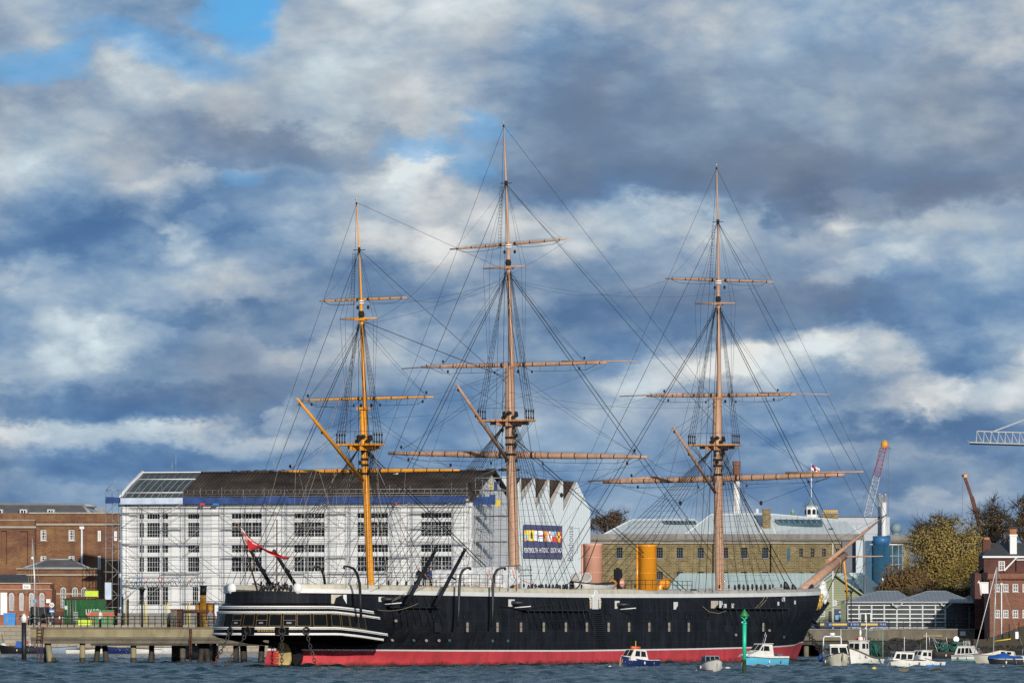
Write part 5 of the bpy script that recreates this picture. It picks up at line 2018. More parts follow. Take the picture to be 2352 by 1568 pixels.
mb.prism([(u4(1150), 0), (u4(1150), z4(1094)), (u4(1228), z4(1097.4)), (u4(1325), z4(1105.6)), (u4(1330), z4(1118)), (u4(1330), 0)], 1.6, 3.0, 'roof_brown')
mb.build('rear_roof', B4.o)
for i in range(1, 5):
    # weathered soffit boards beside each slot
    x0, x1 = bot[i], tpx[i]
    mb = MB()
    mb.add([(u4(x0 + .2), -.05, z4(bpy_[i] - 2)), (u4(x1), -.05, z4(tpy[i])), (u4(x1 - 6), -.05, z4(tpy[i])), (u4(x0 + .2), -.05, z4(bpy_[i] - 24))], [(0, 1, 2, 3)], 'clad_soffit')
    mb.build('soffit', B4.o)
vl = facing((u4(1310.5), -.03, z4(1243)), (1, 0, 0))
vl = Matrix.Translation((u4(1311), -.03, z4(1248))) @ Matrix.Rotation(R(-90), 4, 'Y') @ Matrix.Rotation(R(90), 4, 'X')
letters('Boathouse', 1.15, 'ink_slate', B4.o, vl, 'wall_lettering', .02, space=1.03)
vl = Matrix.Translation((u4(1323), -.03, z4(1250))) @ Matrix.Rotation(R(-90), 4, 'Y') @ Matrix.Rotation(R(90), 4, 'X')
mb = MB()
for x0, y0, x1, y1 in ((1318, 1212, 1331, 1212.8), (1330, 1212, 1330.8, 1240), (1318, 1269, 1326, 1269.8), (1318, 1252, 1318.8, 1269), (1326, 1240, 1326.8, 1269), (1330, 1280, 1330.8, 1286)):
    mb.box((u4(x0), -.04, z4(y1)), (u4(x1), -.005, z4(y0)), 'ink_slate')
mb.build('wall_numeral', B4.o)

# ------------------------------------------------------------------ banner on that wall
BN = Fac(1203, 951.6, 0)
ban = thing('wall_banner', 'navy banner with signal flags and white lettering hung on the pale blue wall', 'banner', (BN.X, BN.Y, 0))
zb_ = lambda y: BN.z(y, 1245)
mb = MB()
for i, (x, ya, yb) in enumerate(((1203, 1203.5, 1281),)):
    mb.add([(BN.u(1203), -.06, zb_(1280.5)), (BN.u(1291.5), -.06, zb_(1282.5)), (BN.u(1291.5), -.06, zb_(1207)), (BN.u(1203), -.06, zb_(1203.5)),
            (BN.u(1203), .02, zb_(1280.5)), (BN.u(1291.5), .02, zb_(1282.5)), (BN.u(1291.5), .02, zb_(1207)), (BN.u(1203), .02, zb_(1203.5))],
           [(0, 1, 2, 3), (7, 6, 5, 4), (0, 4, 5, 1), (1, 5, 6, 2), (2, 6, 7, 3), (3, 7, 4, 0)], 'banner_navy')
mb.build('cloth', ban)


def flagpiece(parts, name='signal_flag'):
    mb = MB()
    for poly, key, lay in parts:
        mb.add([(BN.u(x), -.075 - .006 * lay, zb_(y)) for x, y in poly], [tuple(range(len(poly)))], key)
    mb.build(name, ban)


def rc(x0, y0, x1, y1):
    return [(x0, y1), (x1, y1), (x1, y0), (x0, y0)]


flagpiece([(rc(1204.5, 1217, 1214, 1228), 'ink_yellow', 0), (rc(1204.5, 1228, 1214, 1240), 'ink_sky', 0), (rc(1204.5, 1234, 1209, 1242), 'ink_orange', 1)])
flagpiece([(rc(1214.5, 1217, 1227, 1241.5), 'ink_yellow', 0), ([(1221 + 2.6 * math.cos(a), 1229 - 8 * math.sin(a)) for a in np.linspace(0, 6.0, 14)], 'banner_navy', 1)])
flagpiece([(rc(1227.5, 1218, 1234, 1241), 'ink_white', 0), (rc(1230, 1225, 1233, 1238), 'ink_sky', 1)])
flagpiece([(rc(1236, 1218.5, 1247, 1242.5), 'ink_white', 0), (rc(1236, 1228, 1247, 1232), 'ink_red', 1), (rc(1236, 1234, 1247, 1237), 'ink_sky', 1), (rc(1236, 1222, 1240, 1226), 'ink_sky', 1)])
flagpiece([([(1248, 1219), (1257, 1219), (1255, 1243), (1251, 1243)], 'ink_orange', 0)])
flagpiece([(rc(1257.5, 1219.5, 1268, 1243.5), 'ink_white', 0), ([(1257.5, 1219.5), (1259.5, 1219.5), (1268, 1243.5), (1266, 1243.5)], 'ink_red', 1), ([(1268, 1219.5), (1266, 1219.5), (1257.5, 1243.5), (1259.5, 1243.5)], 'ink_red', 1)])
flagpiece([(rc(1268.5, 1220, 1278, 1231.5), 'ink_sky', 0), (rc(1268.5, 1231.5, 1278, 1244), 'ink_red', 0)])
flagpiece([(rc(1278.5, 1220.5, 1289, 1244.5), 'ink_red', 0), (rc(1278.5, 1230, 1289, 1235), 'ink_yellow', 1), (rc(1282, 1220.5, 1285.5, 1244.5), 'ink_yellow', 1)])
for word, xc, wdt in (('PORTSMOUTH', 1219.5, 31), ('HISTORIC', 1249.6, 20), ('DOCKYARD', 1277.5, 24.5)):
    letters(word, 1.0, 'ink_white', ban, facing((BN.u(xc), -.07, zb_(1263.5)), (1, 0, 0), 1.0, {'PORTSMOUTH': .30, 'HISTORIC': .30, 'DOCKYARD': .285}[word]) @ Matrix.Scale(1.0, 4), 'banner_lettering', .01)

# ------------------------------------------------------------------ brick storehouse, far left
BR = Fac(-60, 985, 0, 'brick_storehouse', 'large red brick storehouse with slate roof at the far left', 'building', base=3.55)
u, zz = BR.u, (lambda y, px=150: BR.z(y, px))
hs, ws = [], []
for (x0, x1, y0, y1) in ((93.2, 106.8, 1216, 1240.5), (157.7, 171.3, 1216, 1240.5), (93.2, 106.8, 1275.6, 1296), (157.7, 171.3, 1275.6, 1296)):
    hs.append((u(x0), u(x1), zz(y1), zz(y0)))
mb = MB()
u1 = u(207)
wall_holes(mb, u(-60), u1, 0, zz(1178), hs, 'brick_red', 0, .35)
# end bay turns back towards the white boathouse
e1 = (u(276, 1.8), 1.8)
hs2 = []
mb.quad([(u1, 0, 0), (e1[0], e1[1], 0), (e1[0], e1[1], zz(1180)), (u1, 0, zz(1178))], 'brick_red')
mb.quad([(u(-60), 0, zz(1178)), (u1, 0, zz(1178)), (e1[0], e1[1], zz(1180)), (e1[0], 16, zz(1180)), (u(-60), 16, zz(1178))], 'lead')
mb.build('wall', BR.o)
for h in hs:
    window(BR.o, *h, .22, 3, 4, 'white_trim', 'glass_dark', .06, .14)
    m2 = MB()
    m2.box((h[0] - .15, -.12, h[2] - .16), (h[1] + .15, .1, h[2]), 'stone_trim')
    m2.build('sill', BR.o)
for (x0, x1, y0, y1) in ((224.5, 231.5, 1218, 1242), (262, 268.5, 1219, 1241), (224.5, 231.5, 1276, 1308)):
    k0 = (x0 - 207) / 69.0
    v = 1.8 * k0 - .03
    window(BR.o, BR.u(x0, v), BR.u(x1, v), zz(y1), zz(y0), v, 2, 4, 'white_trim', 'glass_dark', .06, .16)
for ya, yb, pr, kx, x0, x1 in ((1176, 1179.5, .35, 'stone_trim', 66, 207), (1201.5, 1206, .4, 'stone_trim', 66, 207), (1197, 1199, .2, 'brick_red', 66, 207)):
    m2 = MB()
    m2.box((u(x0), -pr, zz(yb)), (u(x1), .02, zz(ya)), kx)
    q0, q1 = u(207), u(276, 1.8)
    m2.add([(q0, -pr, zz(yb)), (q1, 1.8 - pr, zz(yb)), (q1, 1.8 - pr, zz(ya)), (q0, -pr, zz(ya)), (q0, 0, zz(ya)), (q1, 1.8, zz(ya))], [(0, 1, 2, 3), (3, 2, 5, 4)], kx)
    m2.build('cornice', BR.o)
m2 = MB()
ub = u(200)
m2.add([(u(-60), 2, zz(1178)), (u(204), 2, zz(1178)), (u(215), 8, zz(1178)), (u(183), 7, zz(1157.5)), (u(-60), 7, zz(1155))], [(0, 1, 3, 4), (1, 2, 3)], 'roof_slate')
m2.quad([(u(183), 7.05, zz(1157.5)), (u(215), 8, zz(1178)), (u(245, 9), 12, zz(1178)), (u(240, 9), 12, zz(1162))], 'lead')
m2.tube([(u(-60), 7, zz(1155)), (u(183), 7, zz(1157.3)), (u(204), 2, zz(1177))], .28, 'lead', 5)
m2.tube([(u(183), 7, zz(1157.3)), (u(213), 8, zz(1159.5))], .25, 'lead', 5)
m2.build('roof', BR.o)
for k in range(34):
    pass
for x in (52, 115, -4):
    m2 = MB()
    m2.box((u(x - 9), 1.6, zz(1177.5)), (u(x + 9), 6, zz(1168.5)), 'lead')
    m2.quad([(u(x - 5.5), 1.55, zz(1177)), (u(x + 5.5), 1.55, zz(1177)), (u(x + 5.5), 1.55, zz(1170.5)), (u(x - 5.5), 1.55, zz(1170.5))], 'glass_dark')
    for a in (-6.5, 0, 5.5):
        m2.box((u(x + a) - .04, 1.48, zz(1177)), (u(x + a) + .06, 1.55, zz(1170)), 'white_trim')
    m2.box((u(x - 7), 1.48, zz(1170.8)), (u(x + 7), 1.55, zz(1169.5)), 'white_trim')
    m2.build('dormer', BR.o)
m2 = MB()
m2.tube([(u(188), -.25, 0), (u(188), -.25, zz(1212))], .16, 'white_trim', 7)
m2.box((u(183), -.5, zz(1214.5)), (u(193.5), 0, zz(1208.5)), 'white_trim')
m2.build('downpipe', BR.o)
# projecting left wing with tall blind panels
m2 = MB()
v = -3.0
pan = [(BR.u(x0, v), BR.u(x1, v), zz(1298), zz(y0)) for x0, x1, y0 in ((-30, -8, 1216), (2, 16, 1219), (46, 64, 1220))]
wall_holes(m2, BR.u(-60, v), BR.u(80, v), 0, zz(1194.5), pan, 'brick_red', v, .4)
for p in pan:
    m2.quad([(p[0], v + .4, p[2]), (p[1], v + .4, p[2]), (p[1], v + .4, p[3]), (p[0], v + .4, p[3])], 'brick_red')
m2.quad([(BR.u(80, v), v, 0), (BR.u(80, v), 0, 0), (BR.u(80, v), 0, zz(1194.5)), (BR.u(80, v), v, zz(1194.5))], 'brick_red')
m2.quad([(BR.u(-60, v), v, zz(1194.5)), (BR.u(80, v), v, zz(1194.5)), (BR.u(80, v), 0, zz(1194.5)), (BR.u(-60, v), 0, zz(1194.5))], 'lead')
m2.build('wing', BR.o)
m2 = MB()
m2.box((BR.u(-60, v), v - .45, zz(1213)), (BR.u(83, v), v + .02, zz(1208.5)), 'stone_trim')
m2.box((BR.u(-60, v), v - .15, zz(1195.5)), (BR.u(80.5, v), v + .3, zz(1193.5)), 'stone_trim')
m2.build('cornice', BR.o)

# brick lodge with hipped slate roof in front of it
LG = Fac(40, 947, 0, 'brick_lodge', 'low brick lodge with hipped slate roof and round topped windows', 'building', base=3.55)
u, zl = LG.u, (lambda y: LG.z(y, 120))
mb = MB()
mb.box((u(40), 0, 0), (u(222), 11, zl(1306)), 'brick_red')
mb.box((u(40), -.3, 0), (u(60), 0, zl(1310)), 'brick_red')
mb.build('wall', LG.o)
for ya, yb, pr in ((1303.5, 1306.5, .5), (1317.5, 1321.5, .35), (1361, 1365, .12)):
    m2 = MB()
    if ya > 1360:
        for a, b in ((115, 139), (150, 166), (178, 186)):
            m2.box((u(a), -pr, zl(yb)), (u(b), .02, zl(ya)), 'stone_trim')
    else:
        m2.box((u(38), -pr, zl(yb)), (u(224), .02, zl(ya)), 'stone_trim')
    m2.build('cornice', LG.o)
m2 = MB()
za, zr_ = zl(1304), zl(1283.6)
q = [(u(54), -.4, za), (u(206), -.4, za), (u(206), 9, za), (u(54), 9, za), (u(108), 4.3, zr_), (u(156), 4.3, zr_)]
m2.add(q, [(0, 1, 5, 4), (1, 2, 5), (2, 3, 4, 5), (3, 0, 4)], 'roof_slate')
for a, b in ((4, 5), (0, 4), (1, 5), (0, 1)):
    m2.tube([q[a], q[b]], .14, 'lead', 5)
m2.build('roof', LG.o)


def arched(parent, F_, x0, x1, y0, y1, v, nx, nz, zf, fr='white_trim', ring=None):
    a, b, c, d = F_.u(x0, v), F_.u(x1, v), zf(y1), zf(y0)
    r = (b - a) / 2
    m_ = (a + b) / 2
    arc = [(m_ + r * math.cos(t), v, d - r + r * math.sin(t)) for t in np.linspace(0, math.pi, 11)]
    mb = MB()
    mb.add([(a, v, c), (b, v, c)] + arc, [tuple(range(13))], 'glass_dark')
    mb.tube([(b, v, c)] + arc + [(a, v, c), (b, v, c)], .07, fr, 4)
    for i in range(1, nx):
        x = a + (b - a) * i / nx
        mb.box((x - .035, v - .04, c), (x + .035, v, d - r * .2), fr)
    for j in range(1, nz):
        z = c + (d - r - c) * j / nz
        mb.box((a, v - .04, z - .03), (b, v, z + .03), fr)
    if ring:
        mb.tube([(m_ + (r + .2) * math.cos(t), v - .02, d - r + (r + .2) * math.sin(t)) for t in np.linspace(0, math.pi, 11)], .15, ring, 4)
    mb.build('window', parent)


for x0, x1 in ((140, 150.5), (167, 177.5), (188, 198)):
    arched(LG.o, LG, x0, x1, 1349, 1395, -.03, 3, 5, zl)
# low orange brick office at the quay edge
OF = Fac(-40, 934, 0, 'brick_office', 'single storey orange brick office with tall white arched windows and sign', 'building', base=3.55)
u, zo = OF.u, (lambda y: OF.z(y, 60))
mb = MB()
mb.box((u(-40), 0, 0), (u(119), 9, zo(1352)), 'brick_orange')
mb.box((u(-40), .12, zo(1352)), (u(115), 9, zo(1339)), 'brick_orange')
mb.build('wall', OF.o)
for ya, yb in ((1352, 1354.5), (1337.5, 1340)):
    m2 = MB()
    m2.box((u(-40), -.3, zo(yb)), (u(119.5), .02, zo(ya)), 'stone_trim')
    m2.build('string_course', OF.o)
m2 = MB()
m2.add([(u(-40), .6, zo(1337.4)), (u(80), .6, zo(1337.4)), (u(52), 5, zo(1318)), (u(-40), 5, zo(1318)), (u(80), 9, zo(1337.4))], [(0, 1, 2, 3), (1, 4, 2)], 'roof_dark_slate')
m2.build('roof', OF.o)
for x0, x1 in ((21.5, 31.5), (45, 53.5), (67.5, 77), (91.5, 101)):
    arched(OF.o, OF, x0, x1, 1361.5, 1401, -.03, 4, 4, zo, 'white_trim', 'brick_plum')
m2 = MB()
m2.box((u(1), -.1, zo(1411)), (u(16.5), .02, zo(1360)), 'white_trim')
m2.box((u(2), -.13, zo(1410)), (u(15.5), -.1, zo(1372)), 'sign_white')
m2.build('door', OF.o)
m2 = MB()
m2.box((u(52.5), -.42, zo(1352)), (u(70.5), -.33, zo(1341)), 'sign_white')
for k in range(6):
    m2.box((u(56 + k * 2), -.43, zo(1349.5)), (u(57.0 + k * 2), -.42, zo(1344 + (k % 3))), 'ink_slate')
m2.build('name_board', OF.o)
# ------------------------------------------------------------------ jetty on the left
JY = 651.0


def jx(px, Y=JY):
    return (px - CX) / F * Y


def jz(py, Y=JY):
    return CH + (HZ - py) / F * Y


jet = thing('concrete_jetty', 'weathered concrete jetty on leaning piles running behind the black ship stern', 'jetty', (jx(70), JY, 0))
jo = jx(70)
x1 = jx(690) - jo
mb = MB()
mb.box((0, 0, 2.55), (x1, 9, 3.38), 'concrete')
mb.box((0, -.12, 3.38), (x1, 9.1, 3.54), 'concrete_grey')
mb.build('deck_beam', jet)
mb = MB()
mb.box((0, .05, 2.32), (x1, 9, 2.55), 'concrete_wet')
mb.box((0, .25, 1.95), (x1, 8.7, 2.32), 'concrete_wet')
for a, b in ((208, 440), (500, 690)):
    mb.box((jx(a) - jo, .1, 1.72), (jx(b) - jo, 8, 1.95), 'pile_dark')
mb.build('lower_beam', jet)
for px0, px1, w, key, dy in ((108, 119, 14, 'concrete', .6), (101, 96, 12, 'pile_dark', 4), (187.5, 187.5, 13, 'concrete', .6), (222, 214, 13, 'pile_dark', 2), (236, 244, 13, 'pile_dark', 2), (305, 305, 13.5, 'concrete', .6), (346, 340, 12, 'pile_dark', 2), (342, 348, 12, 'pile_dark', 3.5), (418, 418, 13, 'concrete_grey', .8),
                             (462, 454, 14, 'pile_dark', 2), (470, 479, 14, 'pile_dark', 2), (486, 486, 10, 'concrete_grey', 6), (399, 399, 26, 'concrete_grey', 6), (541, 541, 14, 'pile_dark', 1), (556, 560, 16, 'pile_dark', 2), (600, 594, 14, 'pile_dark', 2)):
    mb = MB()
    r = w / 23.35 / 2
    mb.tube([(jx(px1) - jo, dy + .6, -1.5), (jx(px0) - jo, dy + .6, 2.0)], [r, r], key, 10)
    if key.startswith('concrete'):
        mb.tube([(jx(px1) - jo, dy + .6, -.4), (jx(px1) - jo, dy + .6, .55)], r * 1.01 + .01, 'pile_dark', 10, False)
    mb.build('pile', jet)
mb = MB()
rr = random.Random(3)
for k in range(32):
    x = .3 + (x1 - 6) * k / 31
    mb.tube([(x, .25, 3.54), (x, .25, 4.62)], .04, 'iron_rail', 5)
for z in (3.95, 4.3, 4.62):
    mb.tube([(.3, .25, z), (x1 - 5, .25, z)], .032, 'iron_rail', 5)
mb.build('railing', jet)
mb = MB()
for px in (86, 91.5, 95):
    mb.tube([(jx(px) - jo + (.25 if px > 90 else 0), -.22, 3.6), (jx(px) - jo, -.22, -.3)], .05, 'rust_brown', 5)
for k in range(11):
    z = .1 + k * .32
    mb.tube([(jx(86) - jo, -.22, z), (jx(95) - jo, -.22, z)], .035, 'rust_brown', 4)
mb.build('ladder', jet)
mb = MB()
for px in (436, 440):
    mb.tube([(jx(px) - jo, -.2, 3.4), (jx(px) - jo, -.2, -.3)], .06, 'rust_brown', 5)
for k in range(9):
    mb.tube([(jx(436) - jo, -.2, k * .38), (jx(440) - jo, -.2, k * .38)], .04, 'rust_brown', 4)
mb.build('ladder', jet)
for px0, px1, y0, lab in ((390, 417, 1397.5, 'tall rusty grey steel fender block standing on the jetty'), (474, 491, 1402, 'round topped grey fender block on the jetty beside the black ship stern')):
    t = thing('fender_block', lab, 'fender', (jx(px0), JY + 1.2, 3.54))
    w, h = (px1 - px0) / 23.35, jz(y0) - 3.54
    mb = MB()
    if px0 == 390:
        mb.box((0, 0, 0), (w * .55, 1.6, h), 'concrete_grey')
        mb.box((w * .55, .2, 0), (w, 1.6, h * .98), 'rust_brown')
        mb.box((-.05, -.05, h - .12), (w + .05, 1.7, h), 'rust_brown')
    else:
        mb.prism([(0, 0), (w, 0), (w, h * .75), (w * .8, h * .95), (w * .45, h), (w * .1, h * .85), (0, h * .6)], 0, 1.4, 'stone_grey')
        mb.tube([(w, -.03, h * .3), (w, -.03, h * .8), (w * .75, -.03, h)], .09, 'rust', 5)
    mb.build('block_body', t)
t = thing('fender_beam', 'dark horizontal steel tube held between the two fender blocks', 'beam', (jx(417), JY + 1.6, 0))
MB().tube([(-.2, 0, jz(1403.5)), (jx(474) - jx(417) + .2, 0, jz(1403.5))], .16, 'rust_brown', 8).build('steel_tube', t)


def person(name_label, base, h, top, legs, rz=0.0, pose=0, head=True, group=None):
    """A standing figure: one skin from feet to head, hair and clothes over it."""
    t = thing('person', name_label, 'person', base, rz, group)
    k = h / 1.75
    mb = MB()
    for s in (-1, 1):
        mb.tube([(s * .10 * k, -.07 * k, .03 * k), (s * .10 * k, .16 * k, .03 * k)], [.045 * k, .04 * k], 'cloth_dark', 6)
        mb.tube([(s * .10 * k, 0, .05 * k), (s * .10 * k, .01, .48 * k), (s * .09 * k, 0, .86 * k)], [.055 * k, .065 * k, .09 * k], legs, 8)
    mb.build('trousers', t)
    mb = MB()
    mb.tube([(0, 0, .80 * k), (0, 0, .95 * k), (0, .01 * k, 1.18 * k), (0, 0, 1.38 * k), (0, 0, 1.47 * k), (0, 0, 1.52 * k)], [.155 * k, .16 * k, .175 * k, .19 * k, .12 * k, .06 * k], top, 10)
    for s in (-1, 1):
        hand = (s * .26 * k, .10 * k, .82 * k) if not pose else (s * .16 * k, .34 * k, 1.08 * k)
        el = (s * .27 * k, -.02 * k, 1.10 * k) if not pose else (s * .27 * k, .05 * k, 1.10 * k)
        mb.tube([(s * .19 * k, 0, 1.41 * k), el, hand], [.07 * k, .058 * k, .045 * k], top, 7)
    mb.build('jacket', t)
    mb = MB()
    mb.tube([(0, 0, 1.46 * k), (0, .01 * k, 1.56 * k)], [.055 * k, .05 * k], 'skin', 7)
    mb.ball((0, .015 * k, 1.64 * k), .11 * k, 'skin', 10, (.82, .95, 1.12))
    mb.ball((0, .12 * k, 1.625 * k), .022 * k, 'skin', 5)
    for s in (-1, 1):
        hand = (s * .26 * k, .12 * k, .76 * k) if not pose else (s * .15 * k, .40 * k, 1.07 * k)
        mb.ball(hand, .05 * k, 'skin', 6, (.7, .8, 1.3))
    mb.build('body', t)
    mb = MB()
    mb.ball((0, -.015 * k, 1.67 * k), .115 * k, 'hair', 9, (.85, .92, 1.0))
    mb.build('hair', t)
    return t


person('person in a white top and dark trousers standing on the jetty', (jx(227.5), JY + 2.0, 3.54), 1.72, 'jersey_white', 'cloth_dark', 2.2)
for px, lab in ((113, 'white capped bollard'),):
    pass
mb = MB()
t = thing('street_lamp', 'tall black lamp post with flat topped lantern on the jetty by the scaffolding', 'lamp', (jx(318.5), JY + 6, 3.54))
mb.tube([(0, 0, 0), (0, 0, jz(1352, JY + 6) - 3.54)], [.11, .07], 'iron_rail', 8)
mb.build('post', t)
hh = jz(1351, JY + 6) - 3.54
mb = MB()
mb.lathe([(.1, hh - .55), (.3, hh - .1), (.48, hh), (.05, hh + .12)], 'black_iron', (0, 0, 0), 8)
mb.build('lantern', t)
for px, lab in ((66, 0), (358, 0)):
    pass


def simple(name, label, cat, loc, build, rz=0.0, group=None, part=None):
    t = thing(name, label, cat, loc, rz, group)
    mb = MB()
    build(mb)
    mb.build(part or 'body', t)
    return t


def zoomL(x, y):
    return x / 4.9 / 1.5918, (2080 + y / 4.9) / 1.5918


def gl(px, Y, z=3.55):
    return ((px - CX) / F * Y, Y, z)


GS = lambda Y: F / Y
# white capped mooring pile
p = gl(55, 700, 0)
t = thing('mooring_pile', 'dark steel mooring pile with a white cone cap left of the jetty', 'pile', p)
MB().tube([(0, 0, -1), (0, 0, 4.05)], .26, 'black_iron', 10).build('tube', t)
MB().lathe([(.29, 4.0), (.29, 4.55), (.2, 4.75), (.02, 4.98)], 'white_paint', (0, 0, 0), 10).build('cap', t)
# containers, skips and vans on the quay
Y0 = 917.0
S_ = Y0 / F
CB = Fac(147.4, Y0, 33)
ct = thing('shipping_container', 'green shipping container with white lettering on the quay', 'container', (CB.X, Y0, 3.55), -CB.b)
hC = CB.z(1376, 165) - 3.55
wC = CB.u(182)
mb = MB()
mb.box((0, 0, .15), (wC, 6.0, hC), 'container_green')
mb.build('box', ct)
mb = MB()
for k in (.24, .42, .6, .78):
    mb.tube([(wC * k, -.06, .2), (wC * k, -.06, hC - .1)], .035, 'steel_grey', 5)
mb.box((wC * .48, -.07, .2), (wC * .52, -.01, hC - .1), 'rust_brown')
for k in range(6):
    mb.box((wC * .62, -.04, .7 + k * .22), (wC * .92, -.01, .76 + k * .22), 'sign_white')
mb.box((wC * .05, -.05, hC * .62), (wC * .22, -.02, hC * .76), 'sign_white')
mb.build('doors', ct)
mb = MB()
mb.box((-.05, -.05, hC), (wC + .05, 6.05, hC + .12), 'rust_brown')
mb.build('top_rail', ct)
# the long side carries the lettering
m_ = Matrix.Translation((wC + .02, 3.0, hC * .5)) @ Matrix.Rotation(R(90), 4, 'Z') @ Matrix.Rotation(R(90), 4, 'X')
letters('UASC', 1.35, 'ink_white', ct, m_ @ Matrix.Scale(.9, 4), 'lettering', .02)
RB = Fac(150, Y0 + 1, 0)
simple('steel_plates', 'rusty steel plates stacked on top of the green shipping container', 'plates', (CB.X + .4, Y0 + .9, 3.55 + hC + .12), lambda m: [m.box((-.2, .0, 0), (2.4, 1.2, .14), 'rust_brown'), m.box((.3, .1, .14), (4.0, 1.4, .3), 'rust_brown')], -.1)


def skip(px0, px1, y0, Yq, key, label, zb_=3.55, lid=None, ribs_=5, z0=None):
    w, h = (px1 - px0) / F * Yq, CH + (HZ - y0) / F * Yq - zb_
    t = thing('skip', label, 'skip', gl(px0, Yq, zb_))
    mb = MB()
    mb.prism([(.12, 0), (w - .12, 0), (w, h), (0, h)], 0, 1.5, key)
    for k in range(ribs_):
        x = w * (k + .5) / ribs_
        mb.box((x - .05, -.07, .05), (x + .05, .01, h - .05), key)
    mb.box((-.05, -.08, h - .1), (w + .05, 1.58, h), lid or key)
    mb.build('bin', t)
    return t


skip(7.7, 36, 1407, 912, 'paint_blue', 'blue wheeled waste skip on the quay in front of the orange brick office')
t = skip(210, 261, 1400.5, 912, 'paint_green', 'green waste skip topped with red barrier rails on the quay', lid='paint_green', ribs_=6)
mb = MB()
w = 51 / F * 912
for z in (1.35, 1.62):
    mb.box((-.6, -.12, z), (w + .1, -.05, z + .16), 'paint_red')
for k in range(5):
    mb.box((-.5 + k * w / 4, -.14, .2), (-.42 + k * w / 4, -.04, 1.78), 'paint_red')
mb.build('barrier_rail', t)
for px0, px1, y0, y1, Yq, lab in ((196, 225, 1350, 1365, 921, 'lime green box on top of the green shipping container'), (179.5, 210, 1406.5, 1421, 909, 'lime green crate on the quay in front of the green shipping container')):
    z0 = CH + (HZ - y1) / F * Yq
    h = (y1 - y0) / F * Yq
    w = (px1 - px0) / F * Yq

    def bx(m, w=w, h=h):
        m.box((0, 0, 0), (w, 1.2, h), 'paint_lime')
        for k in (.02, .5, .98):
            m.box((w * k - .04, -.04, 0), (w * k + .04, .01, h), 'paint_lime')
        m.box((-.03, -.05, h - .07), (w + .03, 1.22, h + .01), 'paint_lime')
    simple('lime_crate', lab, 'crate', (gl(px0, Yq)[0], Yq, min(z0, 3.55) if y0 > 1400 else 3.55 + hC + .31), bx)


def van(px0, px1, y0, Yq, label, flip=1):
    t = thing('van', label, 'van', gl((px0 + px1) / 2, Yq), 0)
    w, h = (px1 - px0) / F * Yq, CH + (HZ - y0) / F * Yq - 3.55
    a = w / 2
    pr = [(-a, .3), (-a, h * .93), (-a * .9, h), (a * .45, h), (a * .72, h * .62), (a * .98, h * .5), (a, .3)]
    if flip < 0:
        pr = [(-x, z) for x, z in pr][::-1]
    mb = MB()
    mb.prism(pr, 0, 1.9, 'van_dark')
    mb.build('body', t)
    mb = MB()
    q = [(a * .46, h * .93), (a * .68, h * .62), (a * .2, h * .62), (a * .2, h * .93)]
    if flip < 0:
        q = [(-x, z) for x, z in q][::-1]
    mb.prism(q, -.015, .01, 'glass_dark')
    mb.build('side_window', t)
    mb = MB()
    mb.box((flip * a * .93 - .06, -.02, h * .42), (flip * a * .93 + .06, .05, h * .5), 'sign_white')
    mb.build('headlight', t)
    for s in (-.62, .62):
        mb = MB()
        mb.tube([(a * s, -.03, .32), (a * s, .25, .32)], .32, 'tyre', 12)
        mb.tube([(a * s, -.04, .32), (a * s, -.02, .32)], .18, 'steel_grey', 10)
        mb.build('wheel', t)


van(82, 123, 1393, 914, 'dark van with sloping bonnet parked on the quay before the brick lodge')
van(64.5, 86, 1392, 920, 'dark boxy van parked behind the sloping van on the quay', -1)
person('person in dark clothes standing beside the blue skip on the quay', gl(49, 911), 1.66, 'cloth_dark', 'cloth_dark', 3.4)
simple('wheeled_bin', 'brown upright storage cabinet beside the green shipping container', 'cabinet', gl(128, 914), lambda m: [m.box((0, 0, 0), (1.05, 1, 1.85), 'rust_brown'), m.box((.45, -.04, .9), (.62, .01, 1.35), 'sign_white'), m.box((-.04, -.04, 1.85), (1.1, 1.04, 1.95), 'rust_brown')])
for px, y, r, kx, lab, Yq in ((81, 1379.5, .30, 'sign_blue', 'round blue road sign on a post before the orange brick office', 908), (119, 1388.5, .33, 'sign_white', 'round white road sign on a post at the lodge corner', 908)):
    z = CH + (HZ - y) / F * Yq - 3.55
    t = thing('road_sign', lab, 'sign', gl(px, Yq))
    MB().tube([(0, 0, 0), (0, 0, z + .2)], .04, 'steel_grey', 6).build('post', t)
    mb = MB()
    mb.tube([(0, -.06, z), (0, -.03, z)], r, kx, 18)
    if kx == 'sign_white':
        mb.tube([(0, -.065, z), (0, -.062, z)], r * .72, 'ink_slate', 16)
        mb.tube([(0, -.07, z), (0, -.066, z)], r * .6, 'sign_white', 16)
        mb.box((-.18, -.08, z - .06), (.18, -.071, z + .06), 'ink_slate')
    else:
        mb.box((-.03, -.07, z - .2), (.03, -.061, z + .2), 'sign_white')
    mb.build('disc', t)
    if kx == 'sign_white':
        mb = MB()
        mb.box((-.35, -.05, z - 1.05), (.35, -.03, z - .62), 'sign_blue')
        mb.box((-.25, -.055, z - .9), (.25, -.051, z - .78), 'sign_white')
        mb.build('plate', t)
simple('notice_board', 'white rectangular notice board on the corner of the orange brick office', 'sign', gl(106, 933.5, CH + (HZ - 1384) / F * 933.5), lambda m: m.box((0, -.1, 0), (.6, 0, .55), 'sign_white').box((-.03, -.08, -.03), (.63, .02, .58), 'ink_slate'))
for px in (290.5, 294, 331, 335.5, 381, 385.5, 431, 436):
    pass
